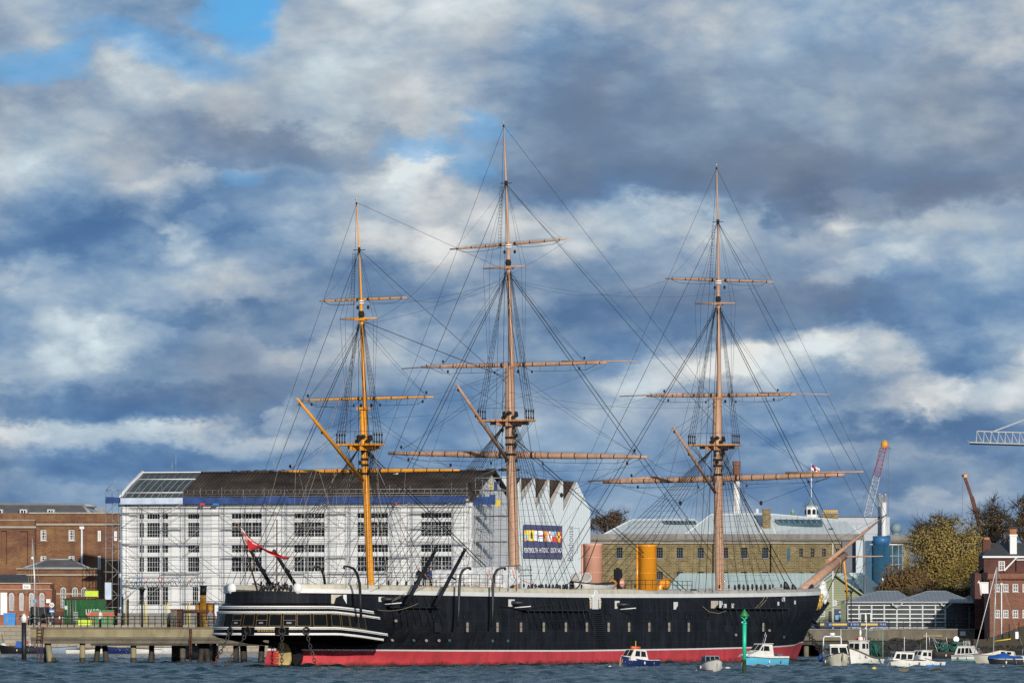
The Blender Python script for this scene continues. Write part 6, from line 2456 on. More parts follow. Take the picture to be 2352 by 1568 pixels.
for i, px in enumerate((292, 333, 383, 433)):
    t = thing('yellow_barrier', 'yellow tubular barrier post in front of the white boathouse', 'barrier', gl(px, 921), 0, 'yellow barriers along the boathouse')
    z0, z1 = CH + (HZ - 1404) / F * 921 - 3.55, CH + (HZ - 1382) / F * 921 - 3.55
    mb = MB()
    mb.tube([(-.12, 0, 0), (-.12, 0, z1), (.16, 0, z1 - .1), (.16, 0, 0)], .07, 'paint_yellow', 6)
    mb.build('hoop', t)
for px, h, lab in ((281.5, 1.0, 'black iron gate post with a ring finial, left of the gate pair'), (294, .92, 'black iron gate post with a curled bracket, right of the gate pair')):
    t = thing('gate_post', lab, 'post', gl(px, 908))
    zt = (CH + (HZ - 1370) / F * 908 - 3.55) * h
    mb = MB()
    mb.tube([(0, 0, 0), (0, 0, zt)], .13, 'iron_rail', 8)
    mb.tube([(0, 0, zt), (.0, 0, zt + .3)] + [(.35 * math.cos(a) , 0, zt + .75 + .4 * math.sin(a)) for a in np.linspace(-1.6, 4.0, 12)], .035, 'iron_rail', 5)
    mb.build('shaft', t)
# chain fence along the quay edge
t = thing('chain_fence', 'white posts with sagging chains along the edge of the stone quay', 'fence', (0, 0, 3.62))
for k, px in enumerate(range(16, 300, 32)):
    a, b = gl(px, 903), gl(px + 32, 903)
    MB().tube([(a[0], a[1], 0), (a[0], a[1], 1.15)], .06, 'stone_trim', 6).build('post', t)
    MB().tube([Vector((a[0], a[1], 1.1)).lerp(Vector((b[0], b[1], 1.1)), q) - ZX * .25 * 4 * q * (1 - q) for q in np.linspace(0, 1, 7)], .03, 'stone_trim', 4, False).build('chain', t)
# dark boathouse clutter: low parked hull shapes beyond the jetty rail
t = thing('low_wall', 'long low dark wall in front of the white boathouse', 'wall', gl(270, 924))
MB().box((0, 0, 0), (gl(452, 924)[0] - gl(270, 924)[0], .4, CH + (HZ - 1407) / F * 924 - 3.55), 'stone_grey').build('masonry', t)
for i, px in enumerate((358, 378, 306)):
    pass
# white topped bollards on the quay
for px, y, lab in ((357, 1411, 'white topped grey bollard on the jetty, left of the rusty fender block'), ):
    t = thing('bollard', lab, 'bollard', (jx(386), JY + 3, 3.54))
    MB().lathe([(.28, 0), (.28, .85)], 'concrete_grey', n=10).build('shaft', t)
    MB().lathe([(.3, .85), (.3, 1.25), (.1, 1.42)], 'white_paint', n=10).build('cap', t)
# steam tug behind the jetty
tug = thing('steam_tug', 'steam tug with orange and black funnel moored behind the jetty', 'boat', (jx(466, 690), 690, 0))
g_ = lambda px, py: ((px - 466) / F * 690, CH + (HZ - py) / F * 690)
mb = MB()
zt, zm = g_(466, 1344)[1], g_(466, 1366)[1]
mb.tube([(0, 0, 1.5), (.02, 0, zm)], [.36, .34], 'ink_orange', 14)
mb.build('funnel', tug)
MB().tube([(.02, 0, zm), (.05, 0, zt - .1)], .35, 'black_iron', 14).tube([(.05, 0, zt - .1), (.05, 0, zt)], .4, 'black_iron', 14).build('funnel_top', tug)
mb = MB()
mb.tube([(.02, 0, zm - .35), (.02, 0, zm - .25)], .375, 'steel_grey', 14)
mb.build('funnel_band', tug)
mb = MB()
a, b = g_(451, 1413), g_(490, 1384)
mb.box((a[0], .6, .8), (b[0], 3, b[1]), 'rust_brown')
mb.box((a[0] - .1, .5, b[1]), (b[0] + .1, 3.1, b[1] + .1), 'sheet_white')
for px in (455, 482):
    c = g_(px, 1395)
    mb.tube([(c[0], .55, c[1] - .5), (c[0], .55, c[1] + .35)], .32, 'crane_yellow', 10)
mb.build('deck_house', tug)
mb = MB()
a, b = g_(395, 1440), g_(500, 1425)
rings = []
for k in np.linspace(0, 1, 9):
    x = a[0] + (b[0] - a[0]) * k
    w = 1.6 * math.sin(math.pi * min(.97, k * .9 + .05)) ** .5
    rings.append([(x, 1.5 - w, 1.6), (x, 1.5 - w * .8, -.3), (x, 1.5 + w * .8, -.3), (x, 1.5 + w, 1.6)])
mb.loft(rings, 'black_iron', closed=True)
mb.build('tug_hull', tug)
mb = MB()
mb.box((g_(462, 1440)[0], -.8, .8), (g_(480, 1440)[0], -.4, g_(470, 1424)[1]), 'crane_yellow')
mb.build('winch', tug)
# yacht whose mast stands over the jetty, workboats under it
ya = thing('sailing_yacht', 'moored yacht with tall grey mast behind the jetty at the far left', 'yacht', gl(80, 790, 0))
k = 790 / F
mb = MB()
mb.tube([(0, 0, 1.0), (-.05, 0, CH + (HZ - 1330) * k), (-.32, 0, CH + (HZ - 1236) * k)], [.10, .085, .05], 'alu', 7)
mb.ball((-.3, 0, CH + (HZ - 1281) * k), .2, 'white_paint', 8)
mb.build('mast', ya)
for dx in (-1.6, -.7, .8, 1.9):
    MB().tube([(-.28, 0, CH + (HZ - 1245) * k), (dx, 0, 1.1)], .018, 'rope_tan', 4, False).build('shroud', ya)


def hull_mesh(L_, B, fb, rise, key, tr=.75, band=None, bk=None, keel=.35, n=15, flare=.18, full=.55):
    """Small-boat hull, bow towards +x, water at z = 0."""
    rings, tops = [], []
    for i in range(n):
        k = i / (n - 1)
        x = -L_ / 2 + L_ * k
        w = B / 2 * (tr + (1 - tr) * sstep(k / .4)) * (1 - max(0, (k - full) / (1 - full)) ** 2.2) ** .8
        w = max(w, .012)
        zs = fb + rise * max(0, (k - .3) / .7) ** 1.7
        low = .82 if k < .8 else .82 - .6 * (k - .8) / .2
        xo = x + (.10 * L_ * max(0, (k - .6) / .4) ** 2) * 0
        row = []
        for (f, zz) in ((1.0, zs), (1.0 - flare * .25, zs * .62), (low, .08), (low * .7, -keel * .6), (0.0, -keel)):
            xx = x - (L_ * .09) * max(0, (k - .55) / .45) ** 1.5 * (1 - (zz + keel) / (zs + keel))
            row.append((xx, -w * f, zz))
        row += [(p[0], -p[1], p[2]) for p in row[:-1][::-1]]
        rings.append(row)
        tops.append((x, w, zs))
    mb = MB()
    mb.loft(rings, key)
    mb.quad(rings[0][::-1], key)
    return mb, tops, rings


def boat(name, label, px, py, L_, B, fb, rise, rz, key, deck='boat_white', cat='boat', rub='boat_dark', tr=.75, group=None, stripe=None, **kw):
    t = thing(name, label, cat, tuple(wl(px, py)), R(rz), group)
    mb, tops, rings = hull_mesh(L_, B, fb, rise, key, tr, **kw)
    mb.build('hull', t)
    dm = MB()
    dm.loft([[(x, -w * .93, z - .08), (x, w * .93, z - .08)] for x, w, z in tops], deck, smooth=False)
    dm.build('deck', t)
    rm = MB()
    for s in (-1, 1):
        rm.tube([(x, s * w * 1.01, z) for x, w, z in tops], .035, rub, 5)
    rm.build('rubbing_strake', t)
    if cat == 'boat' and name != 'workboat':
        bx_ = tops[-2]
        rod(t, 'bow_line', [(bx_[0], 0, bx_[2] + .03), (bx_[0] + .35, .05, bx_[2] * .45), (bx_[0] + .6, .12, -.1)], .022, 'rope_tan', 4)
        for q_ in (3, 7):
            x_, w_, z_ = tops[q_]
            for s in (-1, 1):
                MB().ball((x_, s * (w_ + .06), z_ * .55), .085, 'ink_slate' if q_ == 3 else 'buoy_white', 7, (1, .8, 1.7)).build('fender', t)
    if stripe:
        sm = MB()
        for s in (-1, 1):
            sm.loft([[(x - .0, s * (w * .985 + .012), z * .86), (x, s * (w * .965 + .012), z * .74)] for x, w, z in tops[:-1]], stripe)
        sm.build('stripe', t)
    return t, tops


def cabin(t, prof, hw, key='boat_white', wins=(), front=None, roof=None, zroof=.05, taper=.86, name='cabin'):
    """Cabin from a side outline (x, z); windows are side panes, plus front screens."""
    n = len(prof)
    zmax, zmin = max(z for x, z in prof), min(z for x, z in prof)
    wv = lambda z: hw * (1 - (1 - taper) * (z - zmin) / (zmax - zmin))
    mb = MB()
    vs = [(x, -wv(z), z) for x, z in prof] + [(x, wv(z), z) for x, z in prof]
    fs = [tuple(range(n)), tuple(range(2 * n - 1, n - 1, -1))] + [(i, i + n, (i + 1) % n + n, (i + 1) % n) for i in range(n)]
    mb.add(vs, fs, key)
    c = mb.build(name, t)
    for poly in wins:
        for s in (-1, 1):
            wm = MB()
            wm.add([(x, s * (wv(z) + .014), z) for x, z in poly], [tuple(range(len(poly)))], 'glass_dark')
            wm.build('window', c)
    if front:
        (xa, za), (xb, zb2), cols = front
        for k in range(cols):
            f0, f1 = -1 + 2 * (k + .08) / cols, -1 + 2 * (k + .92) / cols
            nx, nz_ = (zb2 - za), -(xb - xa)
            ln = math.hypot(nx, nz_)
            ox, oz = nx / ln * .016, nz_ / ln * .016
            wm = MB()
            wm.add([(xa + ox, f0 * wv(za), za + oz), (xa + ox, f1 * wv(za), za + oz), (xb + ox, f1 * wv(zb2) * .97, zb2 + oz), (xb + ox, f0 * wv(zb2) * .97, zb2 + oz)], [(0, 1, 2, 3)], 'glass_dark')
            wm.build('windscreen', c)
    if roof:
        x0, x1 = roof
        rm = MB()
        w = wv(zmax) + .06
        rm.box((x0, -w, zmax), (x1, w, zmax + zroof), key)
        rm.build('cabin_roof', c)
    return c


def rod(t, name, pts, r, key, n=5):
    return MB().tube(pts, r, key, n).build(name, t)


# under the jetty: pontoon and workboats near the quay
pn = thing('floating_pontoon', 'low grey floating pontoon at the foot of the stone quay', 'pontoon', gl(-30, 893, 0))
MB().box((0, 0, -.3), (28, 3, .42), 'pile_dark').build('float', pn)
MB().box((-.1, -.1, .42), (28.1, 3.1, .55), 'concrete_grey').build('deck', pn)
for px, L_, key, rz, lab in ((96, 5.2, 'boat_blue', 178, 'dark blue workboat under the left end of the jetty'), (137, 4.6, 'boat_grey_blue', 5, 'pale blue workboat under the jetty'), (262, 4.6, 'boat_blue', 182, 'navy motor boat with white waterline under the jetty'), (205, 6.0, 'boat_white', 2, 'low white boat under the jetty beside the slanted dark piles'), (345, 6.5, 'boat_white', 183, 'low white boat under the middle of the jetty'), (395, 5, 'sheet_white', 0, 'small pale boat under the jetty beyond the wide concrete pile')):
    boat('workboat', lab, px, 1499.5, L_, 1.9, .75 if 'low' not in lab else .5, .25, rz, key, 'stone_grey')
rib, tp = boat('inflatable_boat', 'grey inflatable boat with a blue console moored by the quay at the far left', 42, 1499.5, 5.2, 2.0, .7, .4, 174, 'black_iron', 'stone_grey')
cabin(rib, [(-.6, .6), (-.5, 1.5), (.1, 1.6), (.5, .7)], .4, 'tarp_blue', name='console')
rod(rib, 'frame', [(-1.6, -.7, .7), (-1.7, -.7, 2.3), (-1.7, .7, 2.3), (-1.6, .7, .7)], .04, 'steel_grey')
for px, lab in ((64, 0),):
    mb = MB()
    mb.tube([(-2.2, -.9, .75), (1.4, -.9, .8)], .22, 'rust', 8)
    mb.build('side_tube', rib)
lr = thing('lifebuoy', 'red and white lifebuoy on the pontoon beside the inflatable boat', 'lifebuoy', gl(61, 860, CH + (HZ - 1482) / F * 860))
for k in range(8):
    a0, a1 = k * math.pi / 4, (k + 1) * math.pi / 4
    MB().tube([(.45 * math.cos(a), 0, .45 * math.sin(a)) for a in np.linspace(a0, a1, 5)], .17, 'ink_red' if k % 2 else 'white_paint', 7).build('ring_segment', lr)
bf = thing('fender_ball', 'white ball fender hanging at the far left end of the pontoon', 'fender', gl(7.5, 876, .7))
MB().ball((0, 0, 0), .5, 'buoy_white', 12, (1, 1, 1.2)).tube([(0, 0, .5), (-.2, 0, 1.9)], .04, 'rope_dark', 5).build('ball', bf)
wp = thing('wooden_mast', 'bare tan wooden pole rising behind the ship stern near the red flag', 'pole', gl(635, 800, 0))
MB().tube([(0, 0, 2), (.05, 0, CH + (HZ - 1192) / F * 800)], [.14, .08], 'boat_teak', 7).build('pole', wp)

# mooring chains hanging from the stern and bow
LINK = None


def chain_run(label, a, b, r, key_top, key_bot, sag=.0, group=None):
    t = thing('mooring_chain', label, 'chain', tuple(a), 0, group)
    a, b = Vector(a), Vector(b)
    ln = (b - a).length
    n = int(ln / (r * 2.55))
    d = (b - a)
    mbs = {key_top: MB(), key_bot: MB()}
    for i in range(n):
        f0, f1 = i / n, (i + 1) / n
        q = lambda f: d * f - ZX * sag * 4 * f * (1 - f)
        c = (q(f0) + q(f1)) / 2
        ax = (q(f1) - q(f0)).normalized()
        s = Vector((1, 0, 0)) if i % 2 else Vector((0, 1, 0))
        s = (s - ax * s.dot(ax)).normalized()
        key = key_top if f0 < .5 else key_bot
        pts = [c + ax * (r * 1.75 * math.cos(th)) + s * (r * 1.05 * math.sin(th)) for th in np.linspace(0, 2 * math.pi, 11)]
        mbs[key].tube(pts, r * .36, key, 5, False)
    for key, m in mbs.items():
        m.build('upper_links' if key == key_top else 'rusty_links', t)


def ship_w(p):
    c, s = SC, SS_
    return Vector((OX + p.x * c - p.y * s, OY + p.x * s + p.y * c, p.z))


for (x0, y0), (x1_, y1), lab in (((232, 745), (-20, 1200), 'rusty mooring chain from the port corner of the ship stern to the water, leftmost'), ((440, 770), (130, 1222), 'red rusted mooring chain slanting from the left square plate under the stern'),
                                 ((873, 780), (862, 1225), 'dark mooring chain hanging straight down past the propeller'), ((1175, 775), (1310, 1238), 'dark mooring chain hanging from the round plate right of the propeller')):
    ph = gal_phi(z3(x0, y0)[0], 9.15, 7.4)
    c = gal(ph, 9.35, 7.6)
    a = ship_w(Vector((c[0], -c[1], 3.1)))
    b = None
    if b is None:
        q = z3(x1_, y1)
        b = at(q[0], q[1], a.y - .3)
    b.z = min(b.z, -.1)
    chain_run(lab, a, b, .125, 'chain_dark', 'chain', .12)
for k, (x0, y0, x1_, y1) in enumerate(((1095, 1130, 1400, 1560), (1150, 1160, 1470, 1560))):
    a = at(*zb(x0, y0), 714)
    b = at(*zb(x1_, y1), 716)
    chain_run('dark mooring chain from the ship bow, %s of the two' % ('left' if k == 0 else 'right'), a, b, .13, 'chain_dark', 'chain_dark', .2)
# people on the walkway of the ship
for i, (px, kx, lab) in enumerate(((962, 'cloth_dark', 'person in a dark coat on the ship walkway, leftmost of three people'), (975.5, 'cloth_dark', 'person in dark clothes on the ship walkway, middle of three people'), (988, 'cloth_blue', 'person in a blue jacket on the ship walkway beside the white sheeting'))):
    p = SP(px, 1345, 3.6)
    w_ = ship_w(Vector((p.x, p.y, W0_.z)))
    person(lab, tuple(w_), 1.72, kx, 'cloth_dark', (2.6, 3.6, 4.4)[i], i == 1)
# ------------------------------------------------------------------ yellow stone storehouse with pale roofs
def c4(x, y):
    return (2100 + x / 1.853) / 1.5918, (1650 + y / 1.853) / 1.5918


def c5(x, y):
    return (2794 + x / 1.853) / 1.5918, (1650 + y / 1.853) / 1.5918


YS = Fac(1340, 1010, 0, 'stone_storehouse', 'long yellow brick storehouse with pale hipped roofs behind the ship', 'building', base=3.55)
u, zy = YS.u, (lambda y: YS.z(y, 1600))
hs = []
for x in (1422.7, 1515, 1561, 1609, 1665, 1709, 1757):
    hs.append((u(x - 7), u(x + 7), zy(1281), zy(1257)))
    hs.append((u(x - 7), u(x + 7), zy(1330), zy(1312.5)))
mb = MB()
wall_holes(mb, u(1340), u(1790), 0, zy(1246), hs, 'brick_yellow', 0, .35)
mb.quad([(u(1790), 0, 0), (u(1790), 3, 0), (u(1790), 3, zy(1246)), (u(1790), 0, zy(1246))], 'brick_yellow')
v2 = 1.2
hs2 = []
for x0, x1 in ((1835, 1844), (1861, 1870.5), (1887.5, 1896.7), (1919, 1928)):
    hs2.append((YS.u(x0, v2), YS.u(x1, v2), zy(1279), zy(1258.7)))
    hs2.append((YS.u(x0, v2), YS.u(x1, v2), zy(1330), zy(1313)))
wall_holes(mb, YS.u(1790, v2), YS.u(1965, v2), 0, zy(1246), hs2, 'brick_yellow', v2, .35)
mb.build('wall', YS.o)
for h in hs:
    window(YS.o, *h, .2, 3, 4, 'ink_slate', 'glass_dark', .04, .05)
    m2 = MB()
    m2.box((h[0] - .15, -.1, h[2] - .18), (h[1] + .15, .05, h[2]), 'stone_grey')
    m2.build('sill', YS.o)
for h in hs2:
    window(YS.o, h[0], h[1], h[2], h[3], v2 + .2, 2, 3, 'stone_grey', 'glass_dark', .045, .06)
m2 = MB()
m2.quad([(YS.u(1807.5, v2), v2 - .03, zy(1289)), (YS.u(1815, v2), v2 - .03, zy(1289)), (YS.u(1815, v2), v2 - .03, zy(1258.5)), (YS.u(1807.5, v2), v2 - .03, zy(1258.5))], 'glass_blue')
m2.build('slit_window', YS.o)
for i, (ya, yb, pr, kx) in enumerate(((1225.5, 1238, .35, 'stone_grey'), (1238, 1241.5, .55, 'concrete_grey'), (1241.5, 1246, .25, 'stone_grey'), (1246, 1248, .4, 'stone_trim'))):
    m2 = MB()
    m2.box((u(1340), -pr, zy(yb)), (u(1790.5), .5, zy(ya)), kx)
    m2.box((u(1790.5), v2 - pr, zy(yb)), (YS.u(1985, v2), v2 + .5, zy(ya)), kx)
    m2.build('cornice', YS.o)
for x in (1638, 1770, 1766 + 4):
    m2 = MB()
    m2.tube([(u(x), -.2, 0), (u(x), -.2, zy(1247))], .1, 'iron_rail', 6)
    m2.build('downpipe', YS.o)
for pts, rid, lab in ((((1388, 1225.5), (1632, 1225.5)), ((1453, 1196), (1600, 1196)), 0), (((1575, 1225.5), (1782, 1225.5)), ((1636, 1184), (1770, 1182)), 1), (((1744, 1225.5), (1978, 1226)), ((1772, 1182.5), (1952, 1198)), 2)):
    off = lab * .02
    e0, e1 = (u(pts[0][0]), .8 + off, zy(pts[0][1])), (u(pts[1][0]), .8 + off + (v2 if lab == 2 else 0), zy(pts[1][1]))
    r0, r1 = (u(rid[0][0]), 9 + off, zy(rid[0][1]) + .35), (u(rid[1][0]), 9 + off, zy(rid[1][1]) + .35)
    b0_, b1_ = (e0[0], 18, e0[2]), (e1[0], 18, e1[2])
    m2 = MB()
    m2.add([e0, e1, r1, r0, b0_, b1_], [(0, 1, 2, 3), (4, 3, 2, 5), (0, 3, 4), (1, 5, 2)], 'roof_pale')
    m2.tube([e0, r0, r1, e1], .12, 'roof_pale', 4)
    m2.build('roof', YS.o)
for (x0, x1, ya, yb, v) in ((1521, 1600, 1195.5, 1201.5, 6.6), (1780, 1890, 1192, 1200.5, 5.2)):
    m2 = MB()
    q = [YS.p(x0 + 8, yb, v - .6), YS.p(x1, yb + .3, v - .6), YS.p(x1 - 6, ya + .6, v + .5), YS.p(x0, ya, v + .5)]
    m2.add(q + [(p[0], p[1] + .3, p[2] - .5) for p in q], [(0, 1, 2, 3), (0, 4, 5, 1), (1, 5, 6, 2), (3, 2, 6, 7), (0, 3, 7, 4)], 'glass_blue')
    for k in range(9):
        a, b = Vector(q[0]).lerp(Vector(q[1]), k / 8), Vector(q[3]).lerp(Vector(q[2]), k / 8)
        m2.tube([a + Vector((0, -.05, .05)), b + Vector((0, -.05, .05))], .05, 'lead', 4)
    m2.build('skylight', YS.o)
m2 = MB()
for y, w in ((1224, 10), (1186, 9.6)):
    pass
m2.box((u(1753.5), 3.0, zy(1226)), (u(1771.5), 4.6, zy(1166.5)), 'brick_yellow')
m2.box((u(1752), 2.85, zy(1189)), (u(1773), 4.75, zy(1183.5)), 'brick_yellow')
m2.box((u(1752.5), 2.9, zy(1169)), (u(1772.5), 4.7, zy(1166)), 'stone_grey')
m2.build('chimney', YS.o)
for x, y0, y1 in ((1668.5, 1209.5, 1211), (1912, 1211, 1213)):
    m2 = MB()
    m2.box((u(x - 12 if x < 1700 else x - 4), 3.6, zy(y1)), (u(x + 11 if x < 1700 else x + 5), 4.4, zy(y0)), 'ink_slate')
    m2.build('roof_vent', YS.o)
m2 = MB()
m2.tube([YS.p(1579, 1196, 8), YS.p(1580, 1184, 8), YS.p(1577, 1189, 8)], .1, 'steel_grey', 5)
m2.build('aerial', YS.o)

# things that stand behind its roofs
def far(px, Y, z=3.55):
    return ((px - CX) / F * Y, Y, z)


CL = Fac(1880, 1045, 0, 'clad_hall', 'grey panel clad hall rising behind the pale roofs', 'building', base=3.55)
m2 = MB()
zc = lambda y: CL.z(y, 1950)
m2.box((CL.u(1858), 0, 0), (CL.u(2043.5), 30, zc(1187)), 'clad_grey')
m2.build('wall', CL.o)
m2 = MB()
m2.box((CL.u(1856), -.3, zc(1187)), (CL.u(2022), 30, zc(1185.3)), 'ink_slate')
m2.build('roof_edge', CL.o)
for px, r, y0, y1, kx, lab in ((2020, 4.2, 1187, 1135, 'steel_flue', 'tall shiny steel flue, leftmost of the flue group'), (2034, 3.8, 1187, 1136.5, 'steel_flue', 'shiny steel flue with copper glint, right of the flue group'), (2026.5, 3, 1187, 1139, 'steel_flue', 'thin steel flue half hidden between two taller flues'), (2030.5, 5.6, 1188, 1155, 'white_trim', 'short fat white flue in front of the steel flues')):
    Yq = 1046 if kx == 'steel_flue' else 1043
    t = thing('flue', lab, 'flue', far(px, Yq))
    k = Yq / F
    z0, z1 = 0, CH + (HZ - y1) * k - 3.55
    MB().tube([(0, 0, 0), (0, 0, z1)], r * k, kx, 14).tube([(0, 0, z1), (0, 0, z1 + .12)], r * k * 1.08, kx, 14).build('pipe', t)
# cupola with flagpole
k = 1030 / F
t = thing('cupola', 'white octagonal clock cupola with lead roof behind the pale roofs', 'cupola', far(1863.5, 1030))
zc2 = lambda y: CH + (HZ - y) * k - 3.55
rr_ = 15.5 * k
mb = MB()
mb.lathe([(rr_, 0), (rr_, zc2(1164.5)), (rr_ * 1.12, zc2(1164)), (rr_ * 1.12, zc2(1162.6))], 'white_trim', n=8, smooth=False)
mb.build('lantern', t)
MB().lathe([(rr_ * 1.12, zc2(1162.6)), (rr_ * .62, zc2(1157)), (rr_ * .38, zc2(1152)), (rr_ * .2, zc2(1145)), (.05, zc2(1143))], 'radome', n=8).build('cupola_roof', t)
for i in range(8):
    a = math.pi / 8 + i * math.pi / 4
    c, s = math.cos(a), math.sin(a)
    d = rr_ * math.cos(math.pi / 8) + .03
    wq = .28
    mb = MB()
    pts = [(-wq, zc2(1181)), (wq, zc2(1181)), (wq, zc2(1171)), (0, zc2(1168.5)), (-wq, zc2(1171))]
    mb.add([(d * c - x * s, d * s + x * c, z) for x, z in pts], [(0, 1, 2, 3, 4)], 'glass_dark')
    mb.build('louvre', t)
fp = thing('flagpole', 'white flagpole flying a white ensign above the cupola', 'flagpole', far(1863.5, 1030, zc2(1145) + 3.55))
MB().tube([(0, 0, -.3), (0, 0, (1145 - 1063.5) * k)], [.09, .05], 'white_paint', 6).build('pole', fp)
mb = MB()
for i in range(6):
    for j in range(5):
        x0, x1, z0, z1 = i * .2, i * .2 + .2, -j * .17, -j * .17 - .17
        f = lambda x, z: (x * 1.05 + .05, .10 * math.sin(x * 4 + z * 3), (1145 - 1066) * k + z * (1 + .1 * x) - .55 * x)
        kx = 'ink_red' if i == 2 or j == 2 else ('flag_blue' if i < 2 and j < 2 else 'white_paint')
        mb.quad([f(x0, z1), f(x1, z1), f(x1, z0), f(x0, z0)], kx)
mb.build('flag', fp)
t = thing('chimney_stack', 'wide buff chimney stack with a row of clay pots behind the pale roofs', 'chimney', far(1907, 1032))
k = 1032 / F
zz_ = lambda y: CH + (HZ - y) * k - 3.55
MB().box((-18 * k, 0, 0), (18 * k, 1.2, zz_(1177.5)), 'brick_yellow').box((-19.5 * k, -.1, zz_(1179)), (19.5 * k, 1.3, zz_(1177)), 'stone_trim').build('stack', t)
for i in range(8):
    MB().lathe([(.2, zz_(1177)), (.17, zz_(1170.5))], 'pot_buff', ((-15.5 + i * 4.4) * k, .6, 0), 8).build('chimney_pot', t)
t = thing('small_cupola', 'small green copper ventilator on the roof ridge left of the white cupola', 'cupola', far(1821, 1028))
k = 1028 / F
zz_ = lambda y: CH + (HZ - y) * k - 3.55
MB().box((-6 * k, -.4, 0), (6 * k, .4, zz_(1180.5)), 'brick_yellow').lathe([(.32, zz_(1180.5)), (.32, zz_(1174)), (.12, zz_(1170)), (.12, zz_(1167))], 'copper_green', n=8).build('turret', t)
t = thing('chimney_tower', 'tall brick topped white tapered chimney behind the foremast', 'chimney', far(1691.5, 1055))
k = 1055 / F
zz_ = lambda y: CH + (HZ - y) * k - 3.55
MB().lathe([(9.6 * k, 0), (9.4 * k, zz_(1181)), (7.6 * k, zz_(1104))], 'white_trim', n=8, smooth=False).build('white_shaft', t)
MB().lathe([(8.2 * k, zz_(1104)), (8.2 * k, zz_(1070)), (9.4 * k, zz_(1068)), (9.4 * k, zz_(1058.5))], 'brick_plum', n=8, smooth=False).build('brick_top', t)
t = thing('roof_stub', 'short white vent pipe on the pale roof right of the foremast', 'vent', far(1739, 1026))
k = 1026 / F
MB().tube([(0, 0, 0), (0, 0, CH + (HZ - 1168) * k - 3.55)], 4 * k, 'white_trim', 8).build('pipe', t)

# blue drum and glass tower, radome tower
DR = thing('drum_tower', 'blue cylindrical stair tower ringed with a glass drum beside the pale roofs', 'tower', far(2025, 985))
k = 985 / F
zd = lambda y: CH + (HZ - y) * k - 3.55
r = 20.5 * k
MB().lathe([(r, 0), (r, zd(1251))], 'drum_dimmed', n=24).lathe([(r, zd(1251)), (r, zd(1230.5))], 'drum_blue', n=24).build('drum', DR)  # lower drum coloured darker, as if dimmed behind the glass
mb = MB()
mb.box((-36 * k, .3, 0), (-19 * k, 2.2, zd(1241)), 'drum_dimmed')
mb.build('lift_block', DR)
MB().lathe([(1, zd(1252)), (46 * k, zd(1251.5)), (46 * k, zd(1248.5)), (1, zd(1248))], 'roof_pale', (8 * k, 2.2, 0), 24).build('canopy', DR)
mb = MB()
rg_ = 44 * k
for i in range(16):
    a0, a1 = 2 * math.pi * i / 16, 2 * math.pi * (i + 1) / 16
    p0_, p1_ = (8 * k + rg_ * math.cos(a0), 2.4 + rg_ * math.sin(a0)), (8 * k + rg_ * math.cos(a1), 2.4 + rg_ * math.sin(a1))
    mb.quad([(p0_[0], p0_[1], 0), (p1_[0], p1_[1], 0), (p1_[0], p1_[1], zd(1252)), (p0_[0], p0_[1], zd(1252))], 'glass_blue')
    mb.tube([(p0_[0], p0_[1], 0), (p0_[0], p0_[1], zd(1252))], .07, 'alu', 4)
for y in (1276, 1296):
    mb.lathe([(rg_ + .05, zd(y) - .06), (rg_ + .05, zd(y) + .06)], 'alu', (8 * k, 2.4, 0), 16)
mb.build('glass_drum', DR)
m2 = MB()
m2.box(((1965 - 2025) * k, -1.5, 0), ((1980.5 - 2025) * k, .5, zd(1240)), 'clad_blue')
m2.box(((1935 - 2025) * k, .4, 0), ((1989 - 2025) * k, 4, zd(1243)), 'ink_slate')
m2.build('white_fin', DR)
RT = thing('radome_tower', 'grey radar dome on top of a square stone tower', 'tower', far(2062, 1030))
k = 1030 / F
zr2 = lambda y: CH + (HZ - y) * k - 3.55
mb = MB()
mb.box((-16 * k, 1, 0), (30 * k, 14, zr2(1246)), 'brick_yellow')
mb.box((-20 * k, .2, zr2(1240)), (36 * k, 15, zr2(1228)), 'stone_grey')
mb.box((-22 * k, -.2, zr2(1246)), (39 * k, 15, zr2(1240)), 'concrete_grey')
mb.build('stone_tower', RT)
window(RT, 10 * k, 18 * k, zr2(1277), zr2(1262), .9, 2, 3, 'grey_trim', 'glass_dark')
MB().ball((0, 4, zr2(1212)), 13.8 * k, 'radome', 18).tube([(0, 4, zr2(1229)), (0, 4, zr2(1222))], 9 * k, 'radome', 14).build('dome', RT)
railing(RT, [(20 * k, .3, zr2(1228)), (39 * k, .3, zr2(1228))], .8, name='railing', key='steel_grey')
railing(RT, [(22 * k, .0, zr2(1262)), (40 * k, .0, zr2(1262))], 1.2, name='railing', key='steel_grey')

# ------------------------------------------------------------------ mint roofed boat shed
MS = Fac(1530, 900, 0, 'boat_shed', 'pale green boarded boat shed with mint coloured metal roofs behind the bow', 'building', base=3.4)
u, zm_ = MS.u, (lambda y: MS.z(y, 1800))
P_ = lambda x, y, v: MS.p(x, y, v)
mb = MB()
mb.box((u(1532), 5, 0), (u(1990), 22, zm_(1352)), 'board_green')
gb = [(u(1857), 0), (u(1981), 0), (u(1981), zm_(1364)), (u(1919), zm_(1319.5)), (u(1857), zm_(1364))]
mb.prism(gb, 1.0, 8.0, 'board_green')
mb.build('wall', MS.o)
mb = MB()
a, b, c, d = P_(1530, 1353, 4.6), P_(1992, 1353, 4.6), P_(1935, 1315.5, 12), P_(1562, 1315.5, 12)
mb.add([a, b, c, d, (a[0], 22, a[2]), (b[0], 22, b[2])], [(0, 1, 2, 3), (0, 3, 4), (3, 2, 5, 4), (1, 5, 2)], 'roof_mint')
mb.build('roof', MS.o)
mb = MB()
zr3, za3 = zm_(1316.5), zm_(1366)
